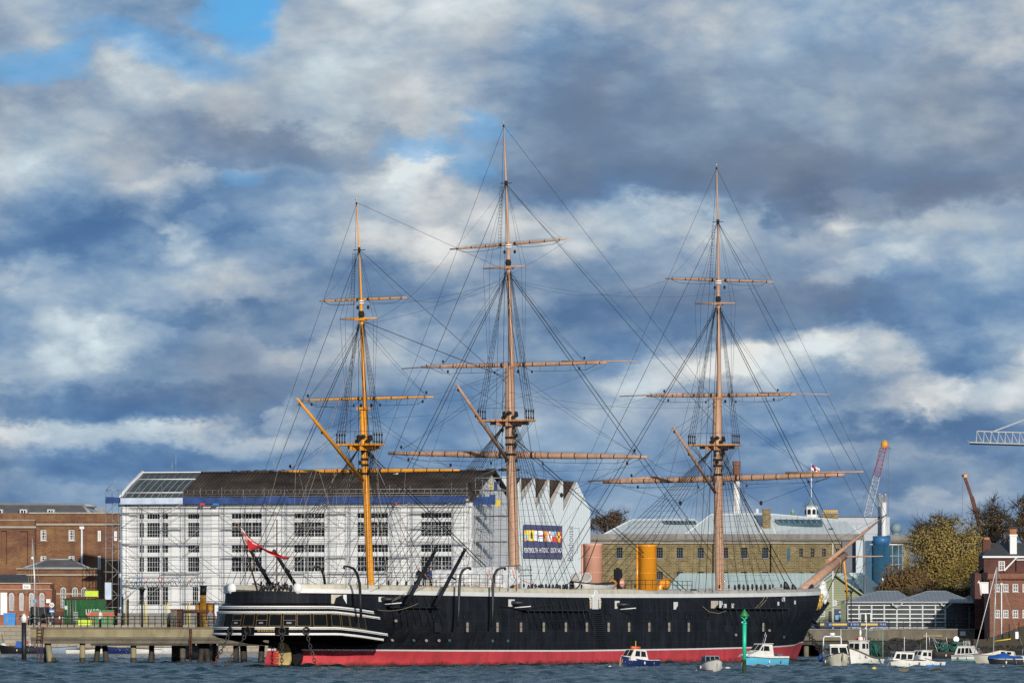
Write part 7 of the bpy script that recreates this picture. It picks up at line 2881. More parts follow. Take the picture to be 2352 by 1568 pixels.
for s, xe in ((-1, 1852), (1, 1986)):
    mb.add([(u(1919), .4, zr3), (u(xe), .4, za3), (u(xe), 9, za3), (u(1919), 12, zr3)], [(0, 1, 2, 3)], 'roof_mint')
    mb.tube([(u(1919), .38, zr3 - .1), (u(xe), .38, za3 - .1)], .16, 'trim_green', 4)
mb.build('gable_roof', MS.o)
mb = MB()
mb.add([P_(1950, 1314.5, 6), P_(1984, 1314.5, 6), P_(2043, 1366, 3), P_(1988, 1366, 3), P_(2043, 1366, 20), P_(1984, 1314.5, 14)], [(0, 3, 2, 1), (1, 2, 4, 5)], 'roof_mint')
mb.box((u(1960), 3.4, 0), (u(2040, 3.4), 16, zm_(1367)), 'board_green')
mb.quad([P_(1953, 1322, 5.4), P_(1958, 1322, 5.4), P_(1968, 1331, 5.0), P_(1963, 1331, 5.0)], 'glass_blue')
mb.build('side_roof', MS.o)
for x0, x1, ya, yb, nx, nz in ((1913.5, 1922.5, 1378, 1391, 4, 5), (1883.5, 1895.5, 1402, 1415.5, 4, 2)):
    window(MS.o, u(x0), u(x1), zm_(yb), zm_(ya), .9, nx, nz, 'white_trim', 'glass_dark', .05, .08)
m2 = MB()
m2.box((u(1904), .88, zm_(1432)), (u(1911), 1.02, zm_(1403)), 'ink_black')
m2.build('doorway', MS.o)
m2 = MB()
m2.box((u(1918), .8, zm_(1432)), (u(1938), 1.02, zm_(1398)), 'banner_navy')
m2.box((u(1919.5), .77, zm_(1423)), (u(1927), .8, zm_(1412)), 'ink_sky')
m2.box((u(1929), .77, zm_(1418)), (u(1935), .8, zm_(1411)), 'ink_sky')
for kq in range(5):
    m2.box((u(1928 + kq * 1.5), .77, zm_(1406.5)), (u(1929 + kq * 1.5), .8, zm_(1403)), 'ink_white')
m2.build('ticket_kiosk', MS.o)
t = thing('grey_flue', 'plain grey cylindrical flue between the boat shed and the glass pavilion', 'flue', far(1986.5, 830, 3.3))
MB().tube([(0, 0, 0), (0, 0, CH + (HZ - 1322) / F * 830 - 3.3)], .19, 'ink_slate', 10).build('pipe', t)
t = thing('white_flagpole', 'bare white flagpole in front of the pale green gable', 'flagpole', far(1913, 800, 3.2))
MB().tube([(0, 0, 0), (0, 0, CH + (HZ - 1243) / F * 800 - 3.2)], [.09, .05], 'white_paint', 7).build('pole', t)
t = thing('twin_lamp', 'black twin lantern lamp post left of the glass pavilion', 'lamp', far(1950, 790, 3.2))
k = 790 / F
zq = lambda y: CH + (HZ - y) * k - 3.2
for dx in (-5, 5):
    MB().tube([(dx * k, 0, 0), (dx * k, 0, zq(1358))], .07, 'iron_rail', 6).build('post', t)
    MB().lathe([(.1, zq(1362)), (.32, zq(1355))], 'black_iron', (dx * k, 0, 0), 8).build('lantern', t)

# ------------------------------------------------------------------ glass pavilion
GP_ = Fac(1944, 800, 0, 'glass_pavilion', 'low glass walled pavilion with three hipped grey roofs on the right bank', 'pavilion', base=3.2)
u, zg = GP_.u, (lambda y: GP_.z(y, 2060))
for i, (x0, x1, r0, r1, v0, y0) in enumerate(((1940, 2102, 2016, 2062, 0, 1381), (2060, 2234, 2130, 2172, .06, 1381), (2196, 2330, 2268, 2300, 4.0, 1381))):
    a, b = GP_.p(x0, y0, v0 - .8), GP_.p(x1, y0, v0 - .8)
    c, d = GP_.p(r1, 1356.5, v0 + 7), GP_.p(r0, 1356.5, v0 + 7)
    m2 = MB()
    m2.add([a, b, c, d, (a[0], v0 + 16, a[2]), (b[0], v0 + 16, b[2])], [(0, 1, 2, 3), (0, 3, 4), (1, 5, 2), (3, 2, 5, 4)], 'roof_zinc')
    m2.tube([a, d, c, b], .06, 'roof_zinc', 4)
    m2.build('roof', GP_.o)
    m2 = MB()
    m2.box((a[0], v0 - .85, a[2] - .16), (b[0] if i < 1 else b[0], v0 - .7, a[2] + .02), 'lead')
    m2.build('gutter', GP_.o)
mb = MB()
x0, x1 = u(1945), u(2172)
mb.quad([(x0, 0, 0), (x1, 0, 0), (x1, 0, zg(1382)), (x0, 0, zg(1382))], 'glass_shop')
mb.quad([(x1, 0, 0), (x1, 4.6, 0), (x1, 4.6, zg(1382)), (x1, 0, zg(1382))], 'glass_shop')
mb.quad([(x1, 4.6, 0), (u(2300, 4.6), 4.6, 0), (u(2300, 4.6), 4.6, zg(1382)), (x1, 4.6, zg(1382))], 'glass_shop')
mb.quad([(x0, 0, 0), (x0, 0, zg(1382)), (x0, 15, zg(1382)), (x0, 15, 0)], 'glass_shop')
mb.build('glass_wall', GP_.o)
for x in (1946.5, 1973, 2002, 2031, 2060, 2090, 2119, 2148.5, 2171):
    m2 = MB()
    m2.box((u(x) - .09, -.12, 0), (u(x) + .09, .05, zg(1382)), 'grey_trim' if x not in (2171, 1946.5) else 'clad_blue')
    m2.build('mullion', GP_.o)
for y in (1389, 1398.7, 1409.5, 1419, 1427.5, 1440.5):
    m2 = MB()
    m2.box((x0, -.10, zg(y) - .05), (x1, .04, zg(y) + .05), 'white_trim')
    m2.build('transom', GP_.o)
for x in (2196, 2226, 2258):
    m2 = MB()
    m2.box((GP_.u(x, 4.4) - .1, 4.3, 0), (GP_.u(x, 4.4) + .1, 4.55, zg(1382)), 'lead')
    m2.build('mullion', GP_.o)
for y in (1392, 1406, 1420):
    m2 = MB()
    m2.box((GP_.u(2180, 4.4), 4.38, zg(y) - .04), (GP_.u(2300, 4.4), 4.5, zg(y) + .04), 'lead')
    m2.build('transom', GP_.o)
m2 = MB()
m2.box((u(1976), -.2, 0), (u(2001), -.05, zg(1407)), 'white_trim')
for a, b in ((1977.5, 1986.5), (1989.5, 1999)):
    m2.box((u(a), -.23, .05), (u(b), -.19, zg(1409)), 'glass_shop')
m2.build('double_door', GP_.o)
for x in (2060, 2172):
    for s in (-1, 1):
        m2 = MB()
        m2.tube([(u(x), -.5, zg(1396)), (u(x + s * 14), -.75, zg(1382.5))], .07, 'grey_trim', 5)
        m2.build('eaves_strut', GP_.o)
rr = random.Random(8)
tables = []
for k in range(9):
    t = thing('cafe_table', 'cafe table seen through the pavilion glass', 'table', (0, 0, 0)) if False else None
railing(GP_.o, [(u(1945), -2.0, 0), (u(2232), -2.0, 0)], 1.05, name='terrace_rail', rows=(1.0, .66, .33))

# ------------------------------------------------------------------ right bank: jetty, wall and foreshore
J2 = 748.0
j2 = thing('bow_jetty', 'brown concrete jetty with navy hoardings behind the ship bow', 'jetty', (jx(1700, J2), J2, 0))
o_ = jx(1700, J2)
z2 = lambda y: CH + (HZ - y) / F * J2
xr2 = jx(2041, J2) - o_
mb = MB()
mb.box((0, 0, z2(1470)), (xr2, 12, z2(1446)), 'concrete_grey')
mb.box((0, -.1, z2(1446)), (xr2, 12, z2(1443.5)), 'stone_grey')
mb.build('deck_beam', j2)
MB().box((0, .4, z2(1480)), (xr2 - .4, 11, z2(1470)), 'pile_dark').build('lower_beam', j2)
for px in (1770, 1810, 1853, 1901, 1934, 1975):
    MB().tube([(jx(px, J2) - o_, 1.2, -1.2), (jx(px, J2) - o_, 1.2, z2(1478))], .3, 'concrete_grey' if px in (1853, 1901) else 'pile_dark', 10).build('pile', j2)
railing(j2, [(jx(1860, J2) - o_, .2, z2(1443.5)), (xr2, .2, z2(1443.5))], 1.0, rows=(1, .6, .3), posts=1.0)
for a, b in ((1866, 1899), (1902, 1950), (1952, 2037)):
    m2 = MB()
    m2.box((jx(a, J2) - o_, -.02, z2(1440)), (jx(b, J2) - o_, .05, z2(1427.5)), 'banner_navy')
    for c, d in ((1869, 1893), (1912, 1945), (1977.5, 2016)):
        if a <= c < b:
            rq = random.Random(int(c))
            x = c
            while x < d:
                wq = rq.uniform(1.2, 2.4)
                m2.box((jx(x, J2) - o_, -.045, z2(1435.3)), (jx(min(x + wq, d), J2) - o_, -.02, z2(1430.8)), 'ink_yellow')
                x += wq + .55
    for c in (1905, 1908, 1955, 1961, 1965, 1970, 2023, 2028, 2032):
        if a <= c < b:
            m2.box((jx(c, J2) - o_, -.045, z2(1435)), (jx(c + 1.6, J2) - o_, -.02, z2(1431)), 'ink_sky')
    m2.build('hoarding', j2)
wall = thing('river_wall', 'low concrete river wall under the glass pavilion', 'wall', (jx(2041, 792), 792, 0))
zw_ = lambda y: CH + (HZ - y) / F * 792
mb = MB()
mb.box((0, 0, .5), (jx(2239, 792) - jx(2041, 792), 8, zw_(1446)), 'concrete_grey')
mb.box((0, -.1, zw_(1446)), (jx(2239, 792) - jx(2041, 792), 8, zw_(1443)), 'stone_grey')
mb.box((jx(2120, 792) - jx(2041, 792), -.18, zw_(1462)), (jx(2164, 792) - jx(2041, 792), .1, zw_(1457)), 'concrete')
mb.build('masonry', wall)
m2 = MB()
m2.box((jx(2205, 792) - jx(2041, 792), -.16, zw_(1459)), (jx(2217.5, 792) - jx(2041, 792), -.1, zw_(1449)), 'sign_white')
m2.build('notice', wall)
slab('terrace', jx(1700, J2), 793.5, 400, 905, 3.19, 'paving')
# rocky foreshore
nx_, ny_ = 90, 26
rr = np.random.RandomState(4)
X0_, X1_, Ya, Yb = 36.0, 75.0, 732.0, 794.0
rows = []
for j in range(ny_):
    row = []
    for i in range(nx_):
        x = X0_ + (X1_ - X0_) * i / (nx_ - 1)
        f = j / (ny_ - 1)
        edge = 3.0 * math.sin(x * .35) + 2 * math.sin(x * .9 + 1)
        y = Ya + edge + (Yb - Ya - edge) * f
        z = -.5 + 2.5 * f ** .8 + (rr.rand() - .5) * .5 * (1 - abs(2 * f - 1)) + (.25 * math.sin(x * 1.7 + j))
        row.append((x, y, z if j not in (0, ny_ - 1) else -.6 if j == 0 else 1.6))
    rows.append(row)
tag(MB().loft(rows, 'rock_dark', smooth=False).build('foreshore'), kind='structure')
rr = random.Random(14)
boul = None
mb = MB()
for k in range(520):
    x, f = rr.uniform(37, 72), rr.random()
    y = 736 + 50 * f
    r = rr.uniform(.1, .34)
    mb.ball((x, y, -.4 + 2.4 * f ** .8), r, 'rock_dark', 6, (rr.uniform(.8, 1.5), rr.uniform(.8, 1.3), rr.uniform(.5, .9)))
mb.build('shore_rubble', None, kind='stuff')
# retaining wall at the far right; dark colour and slope stand for shade
rw = thing('retaining_wall', 'stone retaining wall coloured dark for its shade, with iron spikes at the far right shore', 'wall', (jx(2236, 768), 768, 0))
k = 768 / F
mb = MB()
q = lambda px, py: ((px - 2236) * k, CH + (HZ - py) * k)
mb.prism([q(2236, 1520), q(2430, 1520), q(2430, 1428), q(2352, 1437), q(2300, 1456), q(2262, 1467), q(2236, 1467)], 0, 1.2, 'rock_dark')
mb.build('masonry', rw)
for px, py in ((2268, 1449), (2284, 1446), (2303, 1439), (2318, 1432), (2340, 1428)):
    a = q(px, 1470)
    MB().tube([(a[0], -.1, a[1]), (a[0], -.1, q(px, py)[1])], .05, 'iron_rail', 5).build('iron_spike', rw)
m2 = MB()
a, b = q(2332, 1466), q(2340, 1450)
m2.box((a[0], -.12, a[1]), (b[0], -.03, b[1]), 'sign_white')
m2.build('notice', rw)

# ------------------------------------------------------------------ brick buildings at the right edge
RB_ = Fac(2273.5, 780, 0, 'brick_offices', 'flat topped red brick building with white sash windows at the right edge', 'building', base=1.0)
u, zr4 = RB_.u, (lambda y: RB_.z(y, 2310))
hs = []
for x0, x1 in ((2285, 2296.5), (2304.5, 2316.5), (2326, 2339), (2349, 2361)):
    for ya, yb in ((1340, 1358), (1399.4, 1417.5)):
        hs.append((u(x0), u(x1), zr4(yb), zr4(ya)))
mb = MB()
wall_holes(mb, 0, u(2440), 0, zr4(1327.5), hs, 'brick_plum', 0, .2)
mb.box((-.25, -.3, zr4(1329)), (u(2440), 9, zr4(1313.5)), 'brick_plum')
mb.quad([(0, 0, 0), (0, 0, zr4(1328)), (0, 9, zr4(1328)), (0, 9, 0)], 'brick_plum')
mb.build('wall', RB_.o)
for h in hs:
    window(RB_.o, *h, .08, 2, 4, 'white_trim', 'glass_dark', .05, .09, mid=2)
    m2 = MB()
    m2.box((h[0] - .1, -.1, h[2] - .14), (h[1] + .1, .05, h[2]), 'stone_trim')
    m2.build('sill', RB_.o)
for ya, yb, pr in ((1312.5, 1315, .45), (1327.5, 1330, .4)):
    m2 = MB()
    m2.box((-.4, -pr, zr4(yb)), (u(2440), .1, zr4(ya)), 'brick_dark')
    m2.build('string_course', RB_.o)
m2 = MB()
m2.tube([(u(2300), -.14, .2), (u(2300), -.14, zr4(1341))], .09, 'white_trim', 7)
m2.box((u(2297.5), -.3, zr4(1343)), (u(2303), 0, zr4(1338.5)), 'white_trim')
m2.build('downpipe', RB_.o)
m2 = MB()
m2.box((u(2254), .5, zr4(1362)), (u(2272), 3, zr4(1337)), 'white_trim')
m2.box((u(2252.5), .4, zr4(1339)), (u(2272), 3.1, zr4(1336)), 'white_trim')
m2.tube([(u(2254), .4, zr4(1366)), (u(2252), .4, zr4(1342)), (u(2248.5), .4, zr4(1333.5)), (u(2246.5), .4, zr4(1338))], .12, 'white_trim', 6)
m2.build('water_tank', RB_.o)
DH = Fac(2240, 800, 0, 'dark_brick_house', 'dark brick house with slate roof and tall white chimney at the right edge', 'house', base=2.0)
u, zh = DH.u, (lambda y: DH.z(y, 2300))
mb = MB()
mb.box((u(2260), 0, 0), (u(2440), 9, zh(1276)), 'brick_dark')
mb.box((u(2240.5), 1, 0), (u(2261), 9, zh(1316)), 'brick_dark')
mb.build('wall', DH.o)
m2 = MB()
a, b = DH.p(2257, 1276.5, -.4), DH.p(2440, 1276.5, -.4)
c, d = DH.p(2440, 1246, 4.5), DH.p(2276, 1246, 4.5)
m2.add([a, b, c, d, (a[0], 9.4, a[2])], [(0, 1, 2, 3), (0, 3, 4)], 'roof_dark_slate')
m2.box((a[0], -.5, a[2] - .2), (b[0], -.3, a[2] + .02), 'white_trim')
a, b = DH.p(2239, 1317, .8), DH.p(2262, 1303, .8)
m2.add([a, (b[0], .8, a[2] + .7), (b[0], 9, a[2] + .7), (a[0], 9, a[2])], [(0, 1, 2, 3)], 'roof_dark_slate')
m2.build('roof', DH.o)
window(DH.o, u(2293.5), u(2308), zh(1310), zh(1288), -.05, 2, 5, 'white_trim', 'glass_dark', .05, .1, mid=3)
m2 = MB()
m2.box((u(2261), 2.2, zh(1274)), (u(2278.5), 4, zh(1238)), 'brick_dark')
m2.box((u(2264), 2.4, zh(1238)), (u(2276), 3.8, zh(1233)), 'chimney_pot')
m2.build('chimney', DH.o)
m2 = MB()
m2.box((u(2320.5), .4, zh(1300)), (u(2336), 1.6, zh(1229)), 'white_trim')
m2.box((u(2319.5), .3, zh(1231)), (u(2337.5), 1.7, zh(1226.5)), 'white_trim')
for dx in (2322.5, 2326.5, 2330.5, 2334):
    m2.lathe([(.13, zh(1227)), (.11, zh(1214))], 'chimney_pot', (u(dx), 1.0, 0), 7)
m2.build('white_chimney', DH.o)
m2 = MB()
m2.prism([(u(2307), zh(1311)), (u(2336), zh(1280)), (u(2334), zh(1278.5)), (u(2304), zh(1309))], -.6, -.4, 'white_trim')
m2.box((u(2334), -.6, zh(1286)), (u(2440), -.35, zh(1284)), 'white_trim')
m2.box((u(2334), -.4, zh(1313)), (u(2440), 0, zh(1286)), 'brick_dark')
m2.build('barge_board', DH.o)

# ------------------------------------------------------------------ cranes
def lattice(mb, a, b, w0, w1, n, key, side=Vector((1, 0, 0)), up=Vector((0, 1, 0)), r=.1, split=None, key2=None):
    a, b = Vector(a), Vector(b)
    ch = []
    for sx, sy in ((-1, -1), (1, -1), (1, 1), (-1, 1)):
        ch.append([a.lerp(b, i / n) + (side * sx + up * sy) * (w0 + (w1 - w0) * i / n) / 2 for i in range(n + 1)])
    for i in range(n):
        kx = key2 if split is not None and i / n < split else key
        for j in range(4):
            c0_, c1_ = ch[j], ch[(j + 1) % 4]
            mb.tube([c0_[i], c0_[i + 1]], r, kx, 4, False)
            mb.tube([c0_[i], c1_[i + 1]] if i % 2 else [c1_[i], c0_[i + 1]], r * .6, kx, 4, False)
            mb.tube([c0_[i], c1_[i]], r * .6, kx, 4, False)


YC = 1500.0
t = thing('lattice_crane', 'red and white lattice boom crane leaning right beyond the bowsprit', 'crane', far(1984, YC, 0))
k = YC / F
w3 = lambda px, py: Vector(((px - 1984) * k, 0, CH + (HZ - py) * k))
mb = MB()
ax = (w3(2031, 1024) - w3(1978, 1250)).normalized()
sd = Vector((ax.z, 0, -ax.x))
lattice(mb, w3(1972, 1270), w3(2029, 1028), 1.7, 1.3, 26, 'crane_red', sd, Vector((0, 1, 0)), .085, .70, 'crane_white')
mb.build('boom', t)
mb = MB()
mb.ball(tuple(w3(2032, 1021)), .9, 'crane_yellow', 8, (1, .8, 1.2))
mb.box(tuple(w3(2025, 1029) - Vector((0, .5, 0))), tuple(w3(2041, 1025) + Vector((0, .5, 0))), 'crane_red')
mb.tube([w3(2041, 1027), w3(2047, 1029)], .25, 'radome', 5)
mb.build('boom_head', t)
for x0, x1_, y in ((2037, 2037, 1190), (2041, 2041, 1190), (2029, 1960, 1200), (2029, 1966, 1200)):
    MB().tube([w3(x0, 1027), w3(x1_, y)], .05, 'ink_slate', 4, False).build('hoist_rope', t)
t = thing('telescopic_crane', 'dark brown telescopic crane jib rising above the bare trees', 'crane', far(2250, 1100, 0))
k = 1100 / F
w3 = lambda px, py: Vector(((px - 2250) * k, 0, CH + (HZ - py) * k))
mb = MB()
mb.tube([w3(2262, 1250), w3(2232, 1140)], .36, 'crane_brown', 6, smooth=False)
mb.tube([w3(2234, 1148), w3(2215.5, 1094)], .27, 'crane_brown', 6, smooth=False)
mb.build('jib', t)
mb = MB()
mb.box(tuple(w3(2214, 1096) - Vector((0, .3, 0))), tuple(w3(2221, 1089) + Vector((0, .3, 0))), 'crane_yellow')
mb.tube([w3(2209, 1092.5), w3(2218, 1090)], .2, 'crane_brown', 5)
mb.build('jib_head', t)
MB().tube([w3(2210.5, 1093), w3(2210.5, 1200)], .035, 'ink_slate', 4, False).build('hoist_rope', t)
t = thing('tower_crane', 'pale grey tower crane jib reaching in from the right edge', 'crane', far(2352, 1400, 0))
k = 1400 / F
w3 = lambda px, py: Vector(((px - 2352) * k, 0, CH + (HZ - py) * k))
mb = MB()
N = 26
top = lambda i: w3(2244 + 16.4 * i, 990 + .52 * i)
for s in (-1, 1):
    mb.tube([w3(2227, 1016) + Vector((0, s * .9, 0)), w3(2670, 1030) + Vector((0, s * .9, 0))], .16, 'crane_white', 5, False)
mb.tube([top(0), top(N)], .15, 'crane_white', 5, False)
for i in range(N):
    p = w3(2244 + 16.4 * i - 2, 1016.5 + .52 * i)
    for s in (-1, 1):
        mb.tube([top(i), p + Vector((0, s * .9, 0))], .09, 'crane_white', 4, False)
        mb.tube([top(i), w3(2244 + 16.4 * i + 13, 1017 + .52 * i) + Vector((0, s * .9, 0))], .06, 'crane_white', 4, False)
mb.build('jib', t)
mb = MB()
a, b = w3(2227, 1018.5), w3(2670, 1032)
mb.tube([a, b], .17, 'ink_slate', 5, False)
mb.tube([w3(2225, 1017), w3(2223, 1010)], .05, 'crane_white', 4)
mb.build('walkway', t)
MB().tube([w3(2283, 990), w3(2620, 865)], .17, 'crane_white', 6, False).build('pendant', t)
mb = MB()
lattice(mb, (w3(2640, 1030).x, 0, 0), w3(2640, 850), 2.4, 2.0, 24, 'crane_white')
mb.build('tower', t)
# ------------------------------------------------------------------ trees
def tree(label, px, Y, z0, blobs, leaf, n, size, trunk_r, seed, name='tree', twig=.6, nclump=60, group=None, loose=1.0, twigs=0):
    """Tapered trunk with limbs to every clump; crown of many leaf faces spread through clumps."""
    rq = np.random.RandomState(seed)
    k = Y / F
    t = thing(name, label, 'tree', ((px - CX) * k, Y, z0), 0, group)
    cl = []
    vol = np.array([b[2] * b[3] for b in blobs], float)
    vol /= vol.sum()
    for _ in range(nclump):
        b = blobs[rq.choice(len(blobs), p=vol)]
        d = rq.normal(size=3)
        d /= np.linalg.norm(d)
        r = rq.rand() ** .45 * rq.uniform(.7, 1.25)
        c = np.array([(b[0] - px) * k + d[0] * r * b[2] * k, d[1] * r * b[2] * k * .8, CH + (HZ - b[1]) * k - z0 + d[2] * r * b[3] * k])
        cl.append((c, (.10 + .12 * rq.rand()) * min(b[2], b[3]) * k * 2.0 * loose))
    mb = MB()
    cz = np.mean([c[2] for c, r in cl])
    zmax = max(c[2] for c, r in cl)
    fork = Vector((0, 0, max(1.2, min(c[2] for c, r in cl) * .7)))
    tops = Vector((float(np.mean([c[0] for c, r in cl])), 0, zmax * .8))
    mb.tube([(0, 0, 0), fork * .5, fork, fork.lerp(tops, .5), tops], [trunk_r, trunk_r * .85, trunk_r * .7, trunk_r * .4, trunk_r * .1], 'bark', 8)
    for c, r in cl:
        e = Vector(c)
        f = min(.9, max(.05, (e.z - fork.z) / max(.1, tops.z - fork.z) * .7))
        s = fork.lerp(tops, f)
        m_ = s.lerp(e, .55) + Vector((0, 0, .12 * (e - s).length))
        mb.tube([s, m_, e], [trunk_r * .22, trunk_r * .13, .02], 'bark', 4, False)
    mb.build('trunk', t)
    co = []
    mid_c = np.mean([c for c, r in cl], axis=0)
    per = max(1, n // nclump)
    for c, r in cl:
        p = rq.normal(size=(per, 3)) * r * np.array([1, 1, .75]) + c
        nrm = (p - c) / r + .8 * (p - mid_c) / np.linalg.norm(c - mid_c + 1e-3) + np.array([0, 0, .5]) + .55 * rq.normal(size=(per, 3))
        nrm /= np.linalg.norm(nrm, axis=1)[:, None]
        a = np.cross(nrm, rq.normal(size=(per, 3)))
        a /= np.linalg.norm(a, axis=1)[:, None]
        b = np.cross(nrm, a)
        s = size * (.6 + .8 * rq.rand(per))[:, None]
        for q in (a * s, b * s * .7, -a * s, -b * s * .7):
            co.append(p + q)
    C = np.stack(co, 0)
    m = len(cl)
    C = C.reshape(m, 4, per, 3).transpose(0, 2, 1, 3).reshape(-1, 3).astype(np.float32)
    nf = len(C) // 4
    me = bpy.data.meshes.new('crown')
    me.vertices.add(len(C))
    me.vertices.foreach_set('co', C.ravel())
    me.loops.add(nf * 4)
    me.loops.foreach_set('vertex_index', np.arange(nf * 4, dtype=np.int32))
    me.polygons.add(nf)
    me.polygons.foreach_set('loop_start', np.arange(0, nf * 4, 4, dtype=np.int32))
    me.polygons.foreach_set('loop_total', np.full(nf, 4, dtype=np.int32))
    me.update()
    me.validate()
    me.materials.append(MATS[leaf])
    o = bpy.data.objects.new('crown', me)
    COL.objects.link(o)
    o.parent = t
    if twigs:
        mb = MB()
        for c, r in cl:
            for _ in range(twigs):
                d = rq.normal(size=3)
                d[2] = abs(d[2]) * 1.1
                d /= np.linalg.norm(d)
                e = c + d * r * rq.uniform(1.2, 2.6)
                mb.tube([c, (c + e) / 2 + rq.normal(size=3) * .1, e], [.05, .03, .012], 'bark', 3, False)
        mb.build('twigs', t)
    return t


tree('small autumn tree with thin russet leaves behind the pale blue boathouse', 1395, 1020, 3.5, [(1395, 1194, 38, 24), (1375, 1204, 22, 18), (1415, 1188, 20, 20)], 'leaf_rust', 1500, .13, .22, 21, nclump=75, twigs=6, loose=1.1)
tree('large yellow green willow behind the glass pavilion', 2185, 850, 3.3, [(2150, 1262, 58, 52), (2200, 1300, 60, 70), (2180, 1225, 45, 32), (2225, 1265, 32, 55), (2125, 1310, 42, 58)], 'leaf_willow', 26000, .115, .5, 22, nclump=340, twigs=3, loose=.95)
tree('olive brown tree with dense low crown between the willow and the dark house', 2235, 835, 3.3, [(2215, 1330, 50, 45), (2190, 1370, 50, 30), (2240, 1300, 26, 40), (2245, 1370, 30, 30)], 'leaf_olive', 15000, .115, .45, 23, nclump=200, loose=.9)
tree('dark rust brown bushy tree left of the willow', 2070, 845, 3.3, [(2062, 1335, 40, 36), (2034, 1350, 22, 18), (2095, 1345, 42, 38), (2150, 1365, 60, 28)], 'leaf_brown', 15000, .115, .4, 24, nclump=210, loose=.9)
tree('bare crowned pale branched tree rising behind the willow on its left', 2140, 880, 3.3, [(2130, 1228, 42, 34), (2165, 1208, 38, 26), (2108, 1252, 24, 26)], 'leaf_willow', 1500, .12, .3, 25, nclump=110, twigs=9, loose=1.2)
tree('bare reddish brown winter tree beside the telescopic crane', 2275, 890, 3.3, [(2275, 1188, 40, 36), (2300, 1215, 45, 40), (2250, 1220, 28, 38), (2280, 1260, 60, 40)], 'leaf_brown', 2400, .11, .36, 26, nclump=150, twigs=9, loose=1.15)
tree('bare brown winter tree cut by the right edge of the view', 2350, 870, 3.3, [(2350, 1188, 22, 38), (2370, 1170, 35, 45), (2345, 1225, 30, 35)], 'leaf_brown', 1500, .11, .32, 27, nclump=90, twigs=9, loose=1.15)
tree('dark evergreen shrub at the foot of the willow behind the pavilion roof', 2200, 826, 3.3, [(2180, 1372, 90, 20), (2060, 1368, 40, 16), (2235, 1350, 20, 30)], 'leaf_dark', 6000, .14, .25, 28, nclump=130)

# ------------------------------------------------------------------ boats at their moorings
def buoy(label, px, py, r, key, sq=(1, 1, .85), group=None, tall=0.35):
    t = thing('mooring_buoy', label, 'buoy', tuple(wl(px, py)), 0, group)
    mb = MB()
    mb.ball((0, 0, r * tall), r, key, 12, sq)
    mb.tube([(0, 0, r * (tall + sq[2] * .95)), (0, 0, r * (tall + sq[2] * .95) + .12)], .04, 'ink_slate', 5)
    mb.build('float', t)


# 1 blue hulled cruiser
b, tp = boat('cabin_cruiser', 'navy blue hulled cruiser with white cabin moored beside the red waterline of the ship', 1468, 1530.5, 4.0, 1.5, .6, .42, 218, 'boat_blue', 'boat_white', rub='boat_white', tr=.8, stripe=None)
c = cabin(b, [(-.55, .55), (-.35, 1.5), (1.0, 1.62), (1.45, .95), (1.5, .6)], .68, 'boat_white', wins=[[(-.30, .9), (-.22, 1.38), (.25, 1.42), (.3, .92)], [(.42, .94), (.38, 1.43), (.85, 1.47), (1.0, .98)]], front=((1.42, 1.0), (1.06, 1.52), 2))
rod(b, 'orange_raft', [(-.1, 0, 1.72), (.9, 0, 1.76)], .12, 'orange_buoy', 8)
rod(b, 'aerial', [(.4, 0, 1.6), (.4, 0, 2.35)], .03, 'paint_yellow')
rod(b, 'mooring_line', [(2.15, 0, .9), (2.3, 0, -.3)], .05, 'rope_tan')
MB().box((-2.0, -.55, .42), (-.7, .55, .54), 'stone_grey').build('cockpit', b)
# 2 small grey blue boat seen bow on
b, tp = boat('cabin_boat', 'small white boat with grey blue cabin seen bow on beside the green channel marker', 1633, 1541.5, 4.0, 1.62, .62, .38, 283, 'boat_white', 'boat_grey_blue', rub='boat_teak', tr=.85)
c = cabin(b, [(-.9, .5), (-.85, 1.25), (.35, 1.3), (.75, .72), (1.0, .6)], .66, 'boat_grey_blue', wins=[[(-.6, .8), (-.6, 1.15), (.1, 1.18), (.25, .82)]], front=((.70, .76), (.40, 1.24), 3))
rod(b, 'aerial', [(-.1, 0, 1.3), (-.1, 0, 1.75)], .025, 'paint_red')
MB().ball((-.9, .72, .9), .3, 'tarp_blue', 8, (1.2, .5, 1)).build('folded_cover', b)
rm = MB()
for s in (-1, 1):
    rm.loft([[(x, s * w * .86, .14), (x, s * w * .83, .02)] for x, w, z in tp[:-1]], 'rust')
rm.build('waterline_band', b)
# 3 white and cyan cruiser
b, tp = boat('motor_cruiser', 'white motor cruiser with bright blue topsides moored behind the green channel marker', 1752, 1529, 5.0, 1.75, .72, .22, 218, 'boat_cyan', 'boat_white', rub='boat_dark', tr=.9)
cb_ = MB()
for s in (-1, 1):
    cb_.loft([[(x, s * w * 1.02, z + .20), (x, s * w * 1.025, z + .02)] for x, w, z in tp], 'boat_white')
cb_.loft([[(x, -w * 1.0, z + .2), (x, w * 1.0, z + .2)] for x, w, z in tp], 'boat_white')
cb_.build('gunwale', b)
c = cabin(b, [(-.75, .85), (-.62, 1.98), (.45, 2.04), (1.0, 1.42), (2.0, 1.12), (2.35, .9)], .74, 'boat_white', wins=[[(-.25, 1.40), (-.18, 1.84), (.38, 1.86), (.5, 1.42)], [(.58, 1.42), (.46, 1.84), (.62, 1.76), (.86, 1.45)]], front=((.98, 1.48), (.52, 1.97), 2), roof=(-.7, .5))
rod(b, 'aerial', [(.1, .3, 2.0), (-.2, .3, 2.9)], .022, 'white_paint')
rod(b, 'aerial', [(-.2, -.3, 2.0), (-.6, -.3, 3.1)], .022, 'white_paint')
rod(b, 'bow_rail', [(1.6, -.7, .95), (1.7, -.7, 1.35), (2.5, 0, 1.45), (1.7, .7, 1.35), (1.6, .7, .95)], .025, 'alu')
